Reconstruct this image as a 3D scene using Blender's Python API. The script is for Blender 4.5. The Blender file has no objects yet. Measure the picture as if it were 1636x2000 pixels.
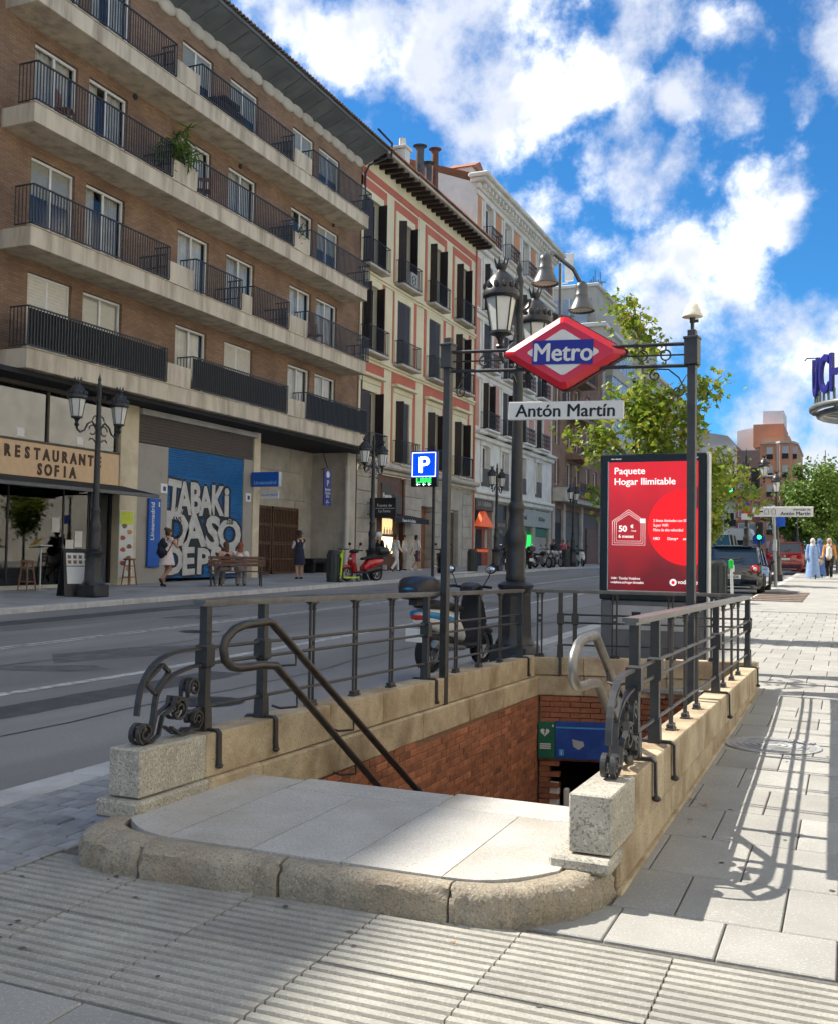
import bpy, bmesh, math, random
from mathutils import Vector, Matrix
R = math.radians
S = bpy.context.scene
COL = S.collection
random.seed(7)
# ---------------------------------------------------------------- camera
cam_d = bpy.data.cameras.new('camera'); cam = bpy.data.objects.new('camera', cam_d); COL.objects.link(cam); S.camera = cam
YAW, PITCH, ROLL, CAMH = R(23.2485), R(2.4373), .0165, 1.25
_f = Vector((-math.sin(YAW)*math.cos(PITCH), math.cos(YAW)*math.cos(PITCH), math.sin(PITCH)))
_r = Vector((math.cos(YAW), math.sin(YAW), 0)); _u = _r.cross(_f)
_r2 = _r*math.cos(ROLL) + _u*math.sin(ROLL); _u2 = _u*math.cos(ROLL) - _r*math.sin(ROLL)
cam.matrix_world = Matrix(((_r2.x, _u2.x, -_f.x, 0), (_r2.y, _u2.y, -_f.y, 0), (_r2.z, _u2.z, -_f.z, CAMH), (0, 0, 0, 1)))
cam_d.sensor_fit = 'VERTICAL'; cam_d.sensor_height = 24; cam_d.lens = 1950/2000*24; cam_d.clip_end = 3000; cam_d.clip_start = .05
# ---------------------------------------------------------------- light
SUN_AZ, SUN_EL = 88., 50.       # degrees to the left of +Y, and above the horizon
sv = Vector((-math.sin(R(SUN_AZ))*math.cos(R(SUN_EL)), math.cos(R(SUN_AZ))*math.cos(R(SUN_EL)), math.sin(R(SUN_EL))))
sl = bpy.data.lights.new('sun', 'SUN'); sl.energy = 2.35; sl.angle = R(.53); sl.color = (1, .93, .82)
so = bpy.data.objects.new('sun', sl); COL.objects.link(so); so.rotation_euler = sv.to_track_quat('Z', 'Y').to_euler(); so.location = (-30, 10, 40)
S.view_settings.view_transform = 'Standard'; S.view_settings.look = 'None'; S.view_settings.gamma = 1
S.view_settings.exposure = 1.95; S.view_settings.use_curve_mapping = False
# sky: clear Nishita blue with cumulus mixed in by direction
W = bpy.data.worlds.new('World'); S.world = W; W.use_nodes = True
W.cycles.sampling_method = 'MANUAL'; W.cycles.sample_map_resolution = 256
S.cycles.use_adaptive_sampling = True; S.cycles.adaptive_threshold = .02; S.cycles.adaptive_min_samples = 24
S.cycles.max_bounces = 6; S.cycles.diffuse_bounces = 3; S.cycles.glossy_bounces = 3; S.cycles.transparent_max_bounces = 8; S.cycles.transmission_bounces = 4
SKYTINT = (.085, .235, .34, 1)
def world():
    nt = W.node_tree; N = nt.nodes; L = nt.links; N.clear()
    def nd(t, **k):
        n = N.new(t)
        for a, b in k.items(): setattr(n, a, b)
        return n
    def val(sock, v):
        if hasattr(v, 'is_linked'): L.new(v, sock)
        else: sock.default_value = v
    def mth(op, a, b=0, c=0, clamp=False):
        n = nd('ShaderNodeMath', operation=op, use_clamp=clamp)
        val(n.inputs[0], a); val(n.inputs[1], b); val(n.inputs[2], c); return n.outputs[0]
    def vm(op, a, b=(0, 0, 0)):
        n = nd('ShaderNodeVectorMath', operation=op); val(n.inputs[0], a); val(n.inputs[1], b)
        return n.outputs['Value'] if op in ('DISTANCE', 'DOT_PRODUCT', 'LENGTH') else n.outputs[0]
    def smooth(x, a, b):
        n = nd('ShaderNodeMapRange', interpolation_type='SMOOTHSTEP'); val(n.inputs[0], x); n.inputs[1].default_value = a; n.inputs[2].default_value = b
        return n.outputs[0]
    def mix(f, a, b):
        n = nd('ShaderNodeMix', data_type='RGBA'); val(n.inputs[0], f); val(n.inputs[6], a); val(n.inputs[7], b); return n.outputs[2]
    out = nd('ShaderNodeOutputWorld'); bg = nd('ShaderNodeBackground'); bg.inputs[1].default_value = .13
    sky = nd('ShaderNodeTexSky', sky_type='NISHITA', sun_disc=False, sun_elevation=R(SUN_EL), sun_rotation=R(-SUN_AZ), air_density=1.0, dust_density=.25, ozone_density=2.6, altitude=650)
    tc = nd('ShaderNodeTexCoord'); d = vm('NORMALIZE', tc.outputs['Generated'])
    def noise(v, sc, det, rough=.55, dist=0.):
        n = nd('ShaderNodeTexNoise'); L.new(v, n.inputs['Vector']); n.inputs['Scale'].default_value = sc; n.inputs['Detail'].default_value = det; n.inputs['Roughness'].default_value = rough; n.inputs['Distortion'].default_value = dist
        return n.outputs[0], n.outputs[1]
    warpc = noise(d, 5.5, 2)[1]
    warp = vm('SCALE', vm('SUBTRACT', warpc, (.5, .5, .5))); warp.node.inputs['Scale'].default_value = .17
    dw = vm('ADD', d, warp)
    # cumulus groups standing over the street (centre direction, radius)
    field = None
    for x, y, z, r in CLOUDS:
        dist = vm('DISTANCE', dw, tuple(Vector((x, y, z)).normalized()))
        b = mth('MULTIPLY_ADD', dist, -1/r, 1)
        field = b if field is None else mth('MAXIMUM', field, b)
    # unseen rest of the sky: cumulus made denser to lift the ambient light
    view = tuple(Vector((-.42, .85, .33)).normalized())
    away = smooth(vm('DISTANCE', d, view), .55, .8)
    gen = mth('MULTIPLY', smooth(noise(d, 2.6, 3)[0], .40, .56), away)
    field = mth('MAXIMUM', field, gen)
    fine = noise(d, 10, 6, .62)[0]
    dens = mth('MULTIPLY_ADD', mth('SUBTRACT', fine, .5), 2.2, field)
    mask = smooth(dens, .42, 1.05)
    mask = mth('MULTIPLY', mask, smooth(field, .0, .2))
    # sunward side bright, thick underside greyer
    up = vm('ADD', d, (-.025, .0, .05))
    fine2 = noise(up, 9, 4, .55)[0]
    shade = smooth(mth('ADD', mth('MULTIPLY', fine2, .8), mth('MULTIPLY', field, .30)), .46, .66)
    ccol = mix(shade, (4.4, 4.25, 4.0, 1), (1.75, 1.85, 2.1, 1))
    blue = mix(1., sky.outputs[0], SKYTINT); blue.node.blend_type = 'MULTIPLY'
    fin = mix(mth('MULTIPLY', mask, .96), blue, ccol)
    L.new(fin, bg.inputs[0]); L.new(bg.outputs[0], out.inputs[0])
def cdir(px, py):      # direction of a point of the sky, from the bearings noted in the photograph
    v = _r2*((px-818)/1950) - _u2*((py-1000)/1950) + _f
    return v.normalized()
CLOUDS = []
for px, py, rp in [(540, 10, 150), (700, 30, 230), (830, 80, 270), (960, 90, 290), (1080, 70, 260), (1190, 20, 200), (860, 190, 130), (1410, 80, 150), (1630, 50, 210), (1640, 130, 130),
                   (1330, 195, 90), (1440, 200, 90), (1550, 190, 100), (1150, 330, 150), (1230, 310, 160), (1310, 330, 130), (1540, 370, 110), (1060, 460, 170), (1130, 490, 140),
                   (1350, 520, 170), (1400, 570, 210), (1310, 610, 190), (1500, 600, 170), (1620, 640, 180), (1560, 740, 200), (1490, 830, 170), (1610, 860, 180)]:
    c = cdir(px, py); CLOUDS.append((c.x, c.y, c.z, rp/1950*1.25))
world()

# ---------------------------------------------------------------- mesh helpers
class MB:
    def __init__(s): s.v = []; s.f = []; s.m = None
    def at(s, loc=(0, 0, 0), rz=0., rx=0., ry=0., sc=1.):
        s.m = Matrix.Translation(loc) @ Matrix.Rotation(rz, 4, 'Z') @ Matrix.Rotation(ry, 4, 'Y') @ Matrix.Rotation(rx, 4, 'X') @ Matrix.Scale(sc, 4); return s
    def add(s, vs, fs):
        n = len(s.v)
        if s.m is not None: vs = [tuple(s.m @ Vector(p)) for p in vs]
        s.v += [tuple(p) for p in vs]; s.f += [tuple(i+n for i in f) for f in fs]; return s
    def box(s, x0, x1, y0, y1, z0, z1, b=0.):
        if x0 > x1: x0, x1 = x1, x0
        if y0 > y1: y0, y1 = y1, y0
        if z0 > z1: z0, z1 = z1, z0
        if b <= 0:
            return s.add([(x0,y0,z0),(x1,y0,z0),(x1,y1,z0),(x0,y1,z0),(x0,y0,z1),(x1,y0,z1),(x1,y1,z1),(x0,y1,z1)],
                         [(3,2,1,0),(4,5,6,7),(0,1,5,4),(1,2,6,5),(2,3,7,6),(3,0,4,7)])
        b = min(b, (x1-x0)*.45, (y1-y0)*.45, (z1-z0)*.45)
        vs = []; ix = {}
        for i, x in enumerate((x0, x1)):
            for j, y in enumerate((y0, y1)):
                for k, z in enumerate((z0, z1)):
                    sx, sy, sz = (b if i == 0 else -b), (b if j == 0 else -b), (b if k == 0 else -b)
                    for a, p in enumerate(((x, y+sy, z+sz), (x+sx, y, z+sz), (x+sx, y+sy, z))):
                        ix[i, j, k, a] = len(vs); vs.append(p)
        f = []
        for a in range(3):
            for sd in (0, 1):
                q = []
                for (u, w) in ((0, 0), (1, 0), (1, 1), (0, 1)):
                    c = [0, 0, 0]; c[a] = sd; c[(a+1) % 3] = u; c[(a+2) % 3] = w; q.append(ix[c[0], c[1], c[2], a])
                f.append(tuple(q) if sd else tuple(reversed(q)))
        for a in range(3):
            b1, c1 = (a+1) % 3, (a+2) % 3
            for u in (0, 1):
                for w in (0, 1):
                    c = [0, 0, 0]; c[b1] = u; c[c1] = w
                    d0 = list(c); d1 = list(c); d0[a] = 0; d1[a] = 1
                    q = [ix[(*d0, b1)], ix[(*d1, b1)], ix[(*d1, c1)], ix[(*d0, c1)]]
                    f.append(tuple(q) if (u ^ w) else tuple(reversed(q)))
        for i in (0, 1):
            for j in (0, 1):
                for k in (0, 1):
                    q = (ix[i, j, k, 0], ix[i, j, k, 1], ix[i, j, k, 2])
                    f.append(q if (i+j+k) % 2 else tuple(reversed(q)))
        return s.add(vs, f)
    def prism(s, pts, z0, z1):        # polygon (x, y) extruded along z
        n = len(pts)
        return s.add([(x, y, z0) for x, y in pts] + [(x, y, z1) for x, y in pts],
                     [tuple(range(n-1, -1, -1)), tuple(range(n, 2*n))] + [(i, (i+1) % n, n+(i+1) % n, n+i) for i in range(n)])
    def slab(s, pts, a0, a1, ax):     # polygon extruded along axis ax ('x': pts=(y,z); 'y': pts=(x,z))
        n = len(pts)
        mk = (lambda p, a: (a, p[0], p[1])) if ax == 'x' else (lambda p, a: (p[0], a, p[1]))
        return s.add([mk(p, a0) for p in pts] + [mk(p, a1) for p in pts],
                     [tuple(range(n-1, -1, -1)), tuple(range(n, 2*n))] + [(i, (i+1) % n, n+(i+1) % n, n+i) for i in range(n)])
    def cyl(s, p0, p1, r0, r1=None, n=10, cap=True):
        if r1 is None: r1 = r0
        p0 = Vector(p0); p1 = Vector(p1); d = (p1-p0).normalized()
        a = d.orthogonal().normalized() if abs(d.z) < .999 else Vector((1, 0, 0)); b = d.cross(a)
        vs = []
        for p, r in ((p0, r0), (p1, r1)):
            for i in range(n):
                t = 2*math.pi*i/n; vs.append(p + a*(r*math.cos(t)) + b*(r*math.sin(t)))
        f = [(i, (i+1) % n, n+(i+1) % n, n+i) for i in range(n)]
        if cap: f += [tuple(range(n-1, -1, -1)), tuple(range(n, 2*n))]
        return s.add(vs, f)
    def lathe(s, prof, n=14, c=(0, 0, 0), cap=True):
        vs = []; k = len(prof)
        for r, z in prof:
            for i in range(n):
                t = 2*math.pi*i/n; vs.append((c[0]+r*math.cos(t), c[1]+r*math.sin(t), c[2]+z))
        f = [(j*n+i, j*n+(i+1) % n, (j+1)*n+(i+1) % n, (j+1)*n+i) for j in range(k-1) for i in range(n)]
        if cap: f += [tuple(range(n-1, -1, -1)), tuple(range((k-1)*n, k*n))]
        return s.add(vs, f)
    def tube(s, path, r, n=8, closed=False, flat=None):   # flat=(w,h): rectangular strap section
        P = [Vector(p) for p in path]; k = len(P); vs = []; up0 = None
        for i, p in enumerate(P):
            a = P[(i-1) % k] if (closed or i > 0) else p; b = P[(i+1) % k] if (closed or i < k-1) else p
            d = (b-a).normalized()
            if up0 is None: up0 = d.orthogonal().normalized() if flat is None else Vector(flat[2])
            u = (up0 - d*up0.dot(d)); u = u.normalized() if u.length > 1e-6 else d.orthogonal().normalized(); up0 = u; w = d.cross(u)
            rr = r[i] if isinstance(r, (list, tuple)) else r
            if flat is None:
                for j in range(n): t = 2*math.pi*j/n; vs.append(p + u*(rr*math.cos(t)) + w*(rr*math.sin(t)))
            else:
                for (x, y) in ((-1, -1), (1, -1), (1, 1), (-1, 1)): vs.append(p + u*(x*flat[0]/2) + w*(y*flat[1]/2))
        if flat is not None: n = 4
        m = k if closed else k-1
        f = [(i*n+j, i*n+(j+1) % n, ((i+1) % k)*n+(j+1) % n, ((i+1) % k)*n+j) for i in range(m) for j in range(n)]
        if not closed: f += [tuple(range(n-1, -1, -1)), tuple(range((k-1)*n, k*n))]
        return s.add(vs, f)
    def sph(s, c, r, n=12, m=8):
        if not isinstance(r, (tuple, list)): r = (r, r, r)
        vs = [(c[0], c[1], c[2]-r[2])]
        for j in range(1, m):
            a = math.pi*j/m - math.pi/2
            for i in range(n): t = 2*math.pi*i/n; vs.append((c[0]+r[0]*math.cos(a)*math.cos(t), c[1]+r[1]*math.cos(a)*math.sin(t), c[2]+r[2]*math.sin(a)))
        vs.append((c[0], c[1], c[2]+r[2])); l = len(vs)-1
        f = [(0, 1+(i+1) % n, 1+i) for i in range(n)]
        f += [(1+j*n+i, 1+j*n+(i+1) % n, 1+(j+1)*n+(i+1) % n, 1+(j+1)*n+i) for j in range(m-2) for i in range(n)]
        f += [(1+(m-2)*n+i, 1+(m-2)*n+(i+1) % n, l) for i in range(n)]
        return s.add(vs, f)
    def quad(s, a, b, c, d): return s.add([a, b, c, d], [(0, 1, 2, 3)])
    def loft(s, rings, cap=True, closed=True):
        n = len(rings[0]); vs = [p for r in rings for p in r]; f = []
        for j in range(len(rings)-1):
            for i in range(n if closed else n-1): f.append((j*n+i, j*n+(i+1) % n, (j+1)*n+(i+1) % n, (j+1)*n+i))
        if cap: f += [tuple(range(n-1, -1, -1)), tuple(range((len(rings)-1)*n, len(rings)*n))]
        return s.add(vs, f)
    def wall(s, X, y0, y1, z0, z1, holes, depth, back=True):   # facade in the plane x=X facing +x, openings with reveals
        ys = sorted({y0, y1, *[h[0] for h in holes], *[h[1] for h in holes]}); zs = sorted({z0, z1, *[h[2] for h in holes], *[h[3] for h in holes]})
        ys = [y for y in ys if y0 <= y <= y1]; zs = [z for z in zs if z0 <= z <= z1]
        for i in range(len(ys)-1):
            for j in range(len(zs)-1):
                cy, cz = (ys[i]+ys[i+1])/2, (zs[j]+zs[j+1])/2
                if any(h[0] < cy < h[1] and h[2] < cz < h[3] for h in holes): continue
                s.quad((X, ys[i], zs[j]), (X, ys[i+1], zs[j]), (X, ys[i+1], zs[j+1]), (X, ys[i], zs[j+1]))
        for a, b, c, d in holes:
            x = X-depth
            s.quad((X, a, c), (x, a, c), (x, b, c), (X, b, c)); s.quad((X, b, d), (x, b, d), (x, a, d), (X, a, d))
            s.quad((X, a, d), (x, a, d), (x, a, c), (X, a, c)); s.quad((X, b, c), (x, b, c), (x, b, d), (X, b, d))
        return s
    def mesh(s, name, mats, smooth=None, weld=False):
        me = bpy.data.meshes.new(name); me.from_pydata(s.v, [], s.f)
        for m in (mats if isinstance(mats, (list, tuple)) else [mats]): me.materials.append(MAT[m] if isinstance(m, str) else m)
        if smooth is not None:
            me.shade_smooth()
            if smooth < 180: me.set_sharp_from_angle(angle=R(smooth))
        me.update(); return me
    def build(s, name, mats, parent=None, smooth=None, world=True, loc=None, label=None, cat=None, group=None, kind=None):
        o = bpy.data.objects.new(name, s.mesh(name, mats, smooth)); COL.objects.link(o)
        if parent is not None:
            o.parent = parent
            if world:
                p = parent; off = Vector((0, 0, 0))
                while p is not None: off += p.location; p = p.parent
                o.location = -off
        if loc is not None: o.location = loc
        return tag(o, label, cat, group, kind)
def tag(o, label=None, cat=None, group=None, kind=None):
    if label: o['label'] = label
    if cat: o['category'] = cat
    if group: o['group'] = group
    if kind: o['kind'] = kind
    return o
def thing(name, label, cat, loc=(0, 0, 0), rz=0., group=None):
    o = bpy.data.objects.new(name, None); COL.objects.link(o); o.location = loc; o.rotation_euler = (0, 0, rz); o.empty_display_size = .1
    return tag(o, label, cat, group)
def struct(name):
    o = bpy.data.objects.new(name, None); COL.objects.link(o); return tag(o, kind='structure')
def place(me, name, parent, loc=(0, 0, 0), rz=0., sc=None, label=None):
    o = bpy.data.objects.new(name, me); COL.objects.link(o); o.parent = parent; o.location = loc; o.rotation_euler = (0, 0, rz)
    if sc: o.scale = sc
    if label: o['label'] = label
    return o
def dup(root, loc, rz=None, label=None, group=None, sc=None):
    kids = {}
    for ch in ALLKIDS(root): kids.setdefault(ch.parent, []).append(ch)
    def cp(o, par):
        c = o.copy(); COL.objects.link(c); c.parent = par
        for k in kids.get(o, []): cp(k, c)
        return c
    r = cp(root, None); r.location = loc
    if rz is not None: r.rotation_euler = (0, 0, rz)
    if sc: r.scale = (sc, sc, sc)
    if label: r['label'] = label
    if group: r['group'] = group
    return r
def ALLKIDS(o):
    res = []; st = [o]
    while st:
        x = st.pop()
        for c in x.children: res.append(c); st.append(c)
    return res
def gz(Y):                      # the street climbs gently ahead of the metro entrance
    if Y < 9: return 0.
    if Y < 55: return .014*(Y-9)
    return .644 + .0022*(min(Y, 90)-55)
_txt = {}
TS = bpy.data.scenes.new('lettering_bench')      # scratch scene in which lettering is turned into meshes
def text(txt, name, mat, parent, size, mtx, depth=.004, bold=0., align='CENTER', sx=1., label=None, spacing=1., fat=0.):
    key = (txt, size, bold, depth, align, spacing)
    if key not in _txt:
        cu = bpy.data.curves.new('t', 'FONT'); cu.body = txt; cu.size = size; cu.extrude = depth; cu.offset = bold; cu.align_x = align; cu.resolution_u = 3; cu.space_character = spacing; cu.fill_mode = 'BOTH'
        ob = bpy.data.objects.new('t', cu); TS.collection.objects.link(ob); TS.view_layers[0].update()
        me = bpy.data.meshes.new_from_object(ob.evaluated_get(TS.view_layers[0].depsgraph)); bpy.data.objects.remove(ob); bpy.data.curves.remove(cu)
        me.name = name; _txt[key] = me
    me = _txt[key].copy()
    if fat:            # heavier strokes: the same outline laid down again beside itself
        b = bmesh.new()
        for i, (dx, dy) in enumerate(((0, 0), (fat, 0), (-fat, 0), (0, fat*.6), (0, -fat*.6))):
            q = _txt[key].copy(); q.transform(Matrix.Translation((dx, dy, -.0004*i))); b.from_mesh(q); bpy.data.meshes.remove(q)
        b.to_mesh(me); b.free()
    me.materials.clear(); me.materials.append(MAT[mat] if isinstance(mat, str) else mat)
    o = bpy.data.objects.new(name, me); COL.objects.link(o); o.parent = parent
    m = mtx @ Matrix.Diagonal((sx, 1, 1, 1))
    if parent is not None:
        pm = Matrix.Identity(4); p = parent
        while p is not None: pm = p.matrix_basis @ pm; p = p.parent
        m = pm.inverted() @ m
    o.matrix_basis = m
    if label: o['label'] = label
    return o
def face_x(loc): return Matrix(((0, 0, 1, loc[0]), (1, 0, 0, loc[1]), (0, 1, 0, loc[2]), (0, 0, 0, 1)))      # text facing +x, reading along +y
def face_my(loc, a=0.): return Matrix.Translation(loc) @ Matrix.Rotation(a, 4, 'Z') @ Matrix.Rotation(R(90), 4, 'X')   # text facing -y

# ---------------------------------------------------------------- materials
MAT = {}
def mat(name, col, rough=.6, metal=0., var=.12, scale=6., bump=0., bscale=80., rv=0., speck=None, sscale=150., spec=.4, coat=0., stain=None, stscale=1.2, stretch=None, emit=0., trans=0., alpha=None):
    m = bpy.data.materials.new(name); m.use_nodes = True; nt = m.node_tree; N = nt.nodes; L = nt.links; bs = N['Principled BSDF']; MAT[name] = m
    bs.inputs['Roughness'].default_value = rough; bs.inputs['Metallic'].default_value = metal; bs.inputs['Specular IOR Level'].default_value = spec; bs.inputs['Coat Weight'].default_value = coat
    c4 = (*col, 1)
    tc = N.new('ShaderNodeTexCoord'); vec = tc.outputs['Object']
    oi = N.new('ShaderNodeObjectInfo'); ad = N.new('ShaderNodeVectorMath'); ad.operation = 'ADD'
    mu = N.new('ShaderNodeMath'); mu.operation = 'MULTIPLY'; L.new(oi.outputs['Random'], mu.inputs[0]); mu.inputs[1].default_value = 37.
    L.new(vec, ad.inputs[0]); L.new(mu.outputs[0], ad.inputs[1]); vec = ad.outputs[0]
    if stretch:
        mp = N.new('ShaderNodeMapping'); mp.inputs['Scale'].default_value = stretch; L.new(vec, mp.inputs[0]); vec2 = mp.outputs[0]
    else: vec2 = vec
    def noise(v, sc, det=4., rg=.55):
        n = N.new('ShaderNodeTexNoise'); n.inputs['Scale'].default_value = sc; n.inputs['Detail'].default_value = det; n.inputs['Roughness'].default_value = rg; L.new(v, n.inputs['Vector']); return n.outputs[0]
    def ramp(f, stops):
        r = N.new('ShaderNodeValToRGB'); L.new(f, r.inputs[0]); e = r.color_ramp.elements
        while len(e) > 1: e.remove(e[0])
        e[0].position = stops[0][0]; e[0].color = stops[0][1]
        for p, c in stops[1:]: x = e.new(p); x.color = c
        return r.outputs[0]
    def mx(f, a, b, mode='MIX'):
        n = N.new('ShaderNodeMix'); n.data_type = 'RGBA'; n.blend_type = mode
        if hasattr(f, 'is_linked'): L.new(f, n.inputs[0])
        else: n.inputs[0].default_value = f
        for i, c in ((6, a), (7, b)):
            if hasattr(c, 'is_linked'): L.new(c, n.inputs[i])
            else: n.inputs[i].default_value = c
        return n.outputs[2]
    cur = c4
    if var > 0:
        lo = tuple(max(0, c*(1-var)) for c in col) + (1,); hi = tuple(min(1, c*(1+var)) for c in col) + (1,)
        cur = ramp(noise(vec2, scale), [(.32, lo), (.68, hi)])
    if speck:
        for (sc_, amt, c2, th) in speck:
            f = ramp(noise(vec, sc_, 2.), [(th, (0, 0, 0, 1)), (th+.06, (amt, amt, amt, 1))])
            cur = mx(f, cur, (*c2, 1))
    if stain:
        f = ramp(noise(vec2, stscale, 5., .6), [(.45, (0, 0, 0, 1)), (.7, (stain[1],)*3+(1,))]); cur = mx(f, cur, (*stain[0], 1))
    if rv > 0:
        mr = N.new('ShaderNodeMapRange'); L.new(oi.outputs['Random'], mr.inputs[0]); mr.inputs[3].default_value = 1-rv; mr.inputs[4].default_value = 1+rv
        cur = mx(1., cur, mr.outputs[0], 'MULTIPLY')
    if hasattr(cur, 'is_linked'): L.new(cur, bs.inputs['Base Color'])
    else: bs.inputs['Base Color'].default_value = cur
    if bump:
        b = N.new('ShaderNodeBump'); b.inputs['Strength'].default_value = bump; b.inputs['Distance'].default_value = .01; L.new(noise(vec2, bscale, 5.), b.inputs['Height']); L.new(b.outputs[0], bs.inputs['Normal'])
    if emit: bs.inputs['Emission Color'].default_value = c4; bs.inputs['Emission Strength'].default_value = emit
    if trans: bs.inputs['Transmission Weight'].default_value = trans
    if alpha is not None: bs.inputs['Alpha'].default_value = alpha
    return m
def brickmat(name, c1, c2, mortar, bw, bh, axis='x', rough=.85, bump=.5, ms=.012):
    m = mat(name, c1, rough, var=0); nt = m.node_tree; N = nt.nodes; L = nt.links; bs = N['Principled BSDF']
    tc = N.new('ShaderNodeTexCoord'); sp = N.new('ShaderNodeSeparateXYZ'); cb = N.new('ShaderNodeCombineXYZ'); L.new(tc.outputs['Object'], sp.inputs[0])
    L.new(sp.outputs[1 if axis == 'x' else 0], cb.inputs[0]); L.new(sp.outputs[2], cb.inputs[1])
    b = N.new('ShaderNodeTexBrick'); L.new(cb.outputs[0], b.inputs[0]); b.inputs['Scale'].default_value = 1; b.inputs['Brick Width'].default_value = bw; b.inputs['Row Height'].default_value = bh; b.inputs['Mortar Size'].default_value = ms
    b.inputs['Color1'].default_value = (*c1, 1); b.inputs['Color2'].default_value = (*c2, 1); b.inputs['Mortar'].default_value = (*mortar, 1); b.inputs['Bias'].default_value = -.1
    n = N.new('ShaderNodeTexNoise'); n.inputs['Scale'].default_value = .9; n.inputs['Detail'].default_value = 5; L.new(tc.outputs['Object'], n.inputs[0])
    mr = N.new('ShaderNodeMapRange'); L.new(n.outputs[0], mr.inputs[0]); mr.inputs[1].default_value = .3; mr.inputs[2].default_value = .7; mr.inputs[3].default_value = .75; mr.inputs[4].default_value = 1.2
    mx = N.new('ShaderNodeMix'); mx.data_type = 'RGBA'; mx.blend_type = 'MULTIPLY'; mx.inputs[0].default_value = 1; L.new(b.outputs[0], mx.inputs[6]); L.new(mr.outputs[0], mx.inputs[7]); L.new(mx.outputs[2], bs.inputs['Base Color'])
    bp = N.new('ShaderNodeBump'); bp.inputs['Strength'].default_value = bump; bp.inputs['Distance'].default_value = .01; bp.invert = True; L.new(b.outputs[1], bp.inputs['Height']); L.new(bp.outputs[0], bs.inputs['Normal'])
    return m
def glassmat(name, tint, rough=.03, fac=.12):       # a window pane: mostly clear, mirrored by fresnel
    m = bpy.data.materials.new(name); m.use_nodes = True; nt = m.node_tree; N = nt.nodes; L = nt.links; N.clear(); MAT[name] = m
    o = N.new('ShaderNodeOutputMaterial'); t = N.new('ShaderNodeBsdfTransparent'); t.inputs[0].default_value = (*tint, 1); g = N.new('ShaderNodeBsdfGlossy'); g.inputs[1].default_value = rough
    fr = N.new('ShaderNodeFresnel'); fr.inputs[0].default_value = 1.6; ad = N.new('ShaderNodeMath'); ad.operation = 'ADD'; ad.use_clamp = True; ad.inputs[1].default_value = fac; L.new(fr.outputs[0], ad.inputs[0])
    mx = N.new('ShaderNodeMixShader'); L.new(ad.outputs[0], mx.inputs[0]); L.new(t.outputs[0], mx.inputs[1]); L.new(g.outputs[0], mx.inputs[2]); L.new(mx.outputs[0], o.inputs[0]); return m
GR_SPK = [(170, .75, (.07, .07, .07), .60), (110, .6, (.62, .60, .55), .62)]
mat('granite_slab', (.43, .42, .395), .8, var=.12, scale=3, speck=[(95, .5, (.24, .24, .23), .56), (120, .5, (.66, .65, .62), .58)], bump=.15, bscale=200, rv=.06, stain=((.30, .25, .17), .6), stscale=1.6)
mat('granite_block', (.37, .35, .30), .8, var=.18, scale=9, speck=[(105, .7, (.13, .125, .11), .55), (75, .55, (.62, .57, .45), .57)], bump=.2, bscale=200, rv=.05)
mat('granite_coping', (.45, .375, .26), .85, var=.18, scale=6, speck=[(110, .75, (.14, .10, .06), .60), (70, .5, (.60, .50, .36), .62)], bump=.3, bscale=140, rv=.06, stain=((.20, .13, .07), .8), stscale=2.6)
mat('granite_kerb', (.34, .30, .235), .88, var=.25, scale=10, speck=[(120, .6, (.17, .14, .10), .55), (60, .4, (.25, .20, .14), .58), (90, .5, (.55, .49, .39), .6)], bump=1., bscale=60, rv=.06, stain=((.20, .15, .09), .55), stscale=5)
mat('granite_pave', (.30, .297, .278), .8, var=.1, scale=2.5, speck=[(100, .4, (.25, .25, .24), .57), (120, .4, (.60, .59, .56), .59)], bump=.15, bscale=240, rv=.07, stain=((.22, .215, .20), .5), stscale=1.3)
mat('ridge_pave', (.34, .33, .295), .85, var=.14, scale=4, speck=[(100, .45, (.23, .225, .20), .56), (120, .4, (.58, .57, .53), .59)], bump=.25, bscale=200, rv=.05, stain=((.19, .185, .17), .55), stscale=1.7)
mat('joint', (.13, .125, .115), .95, var=.3, scale=30, bump=.3)
mat('sett', (.27, .275, .28), .85, var=.2, scale=8, bump=.4, bscale=120, rv=.14)
mat('kerbstone', (.46, .455, .44), .85, var=.15, scale=5, speck=[(120, .4, (.16, .16, .16), .6)], bump=.2, bscale=160, rv=.06)
mat('asphalt', (.25, .243, .23), .82, var=.22, scale=.7, speck=[(130, .5, (.15, .15, .15), .6), (160, .5, (.025, .025, .025), .58)], bump=.35, bscale=150, stain=((.15, .147, .14), .7), stscale=.55, stretch=(1, .18, 1))
mat('road_paint', (.55, .55, .52), .75, var=.25, scale=7, stain=((.10, .10, .10), .85), stscale=6)
mat('road_patch', (.14, .138, .132), .85, var=.25, scale=6, bump=.2, bscale=150, stain=((.085, .085, .085), .8), stscale=4)
mat('far_pave', (.34, .335, .32), .85, var=.12, scale=1.4, bump=.1, bscale=60, stain=((.19, .19, .185), .6), stscale=.8)
mat('iron', (.032, .032, .034), .42, .0, var=.2, scale=12, bump=.1, bscale=90, spec=.45)
mat('rail_pale', (.12, .12, .118), .36, .2, var=.25, scale=14, spec=.5)  # smooth top-rail iron, its colour lightened to read as sunlit
mat('iron_lamp', (.022, .023, .025), .38, .0, var=.2, scale=12, bump=.1, bscale=60, spec=.5)
mat('steel_tube', (.24, .235, .22), .42, .8, var=.15, scale=14)
mat('dark_tube', (.06, .056, .05), .34, .7, var=.2, scale=14)
mat('brick_red', (.37, .145, .075), .8, var=.2, scale=20, bump=.35, bscale=120, rv=.26, stain=((.13, .055, .035), .8), stscale=2.2)
mat('mortar', (.22, .12, .075), .95, var=.2, scale=30)
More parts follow.
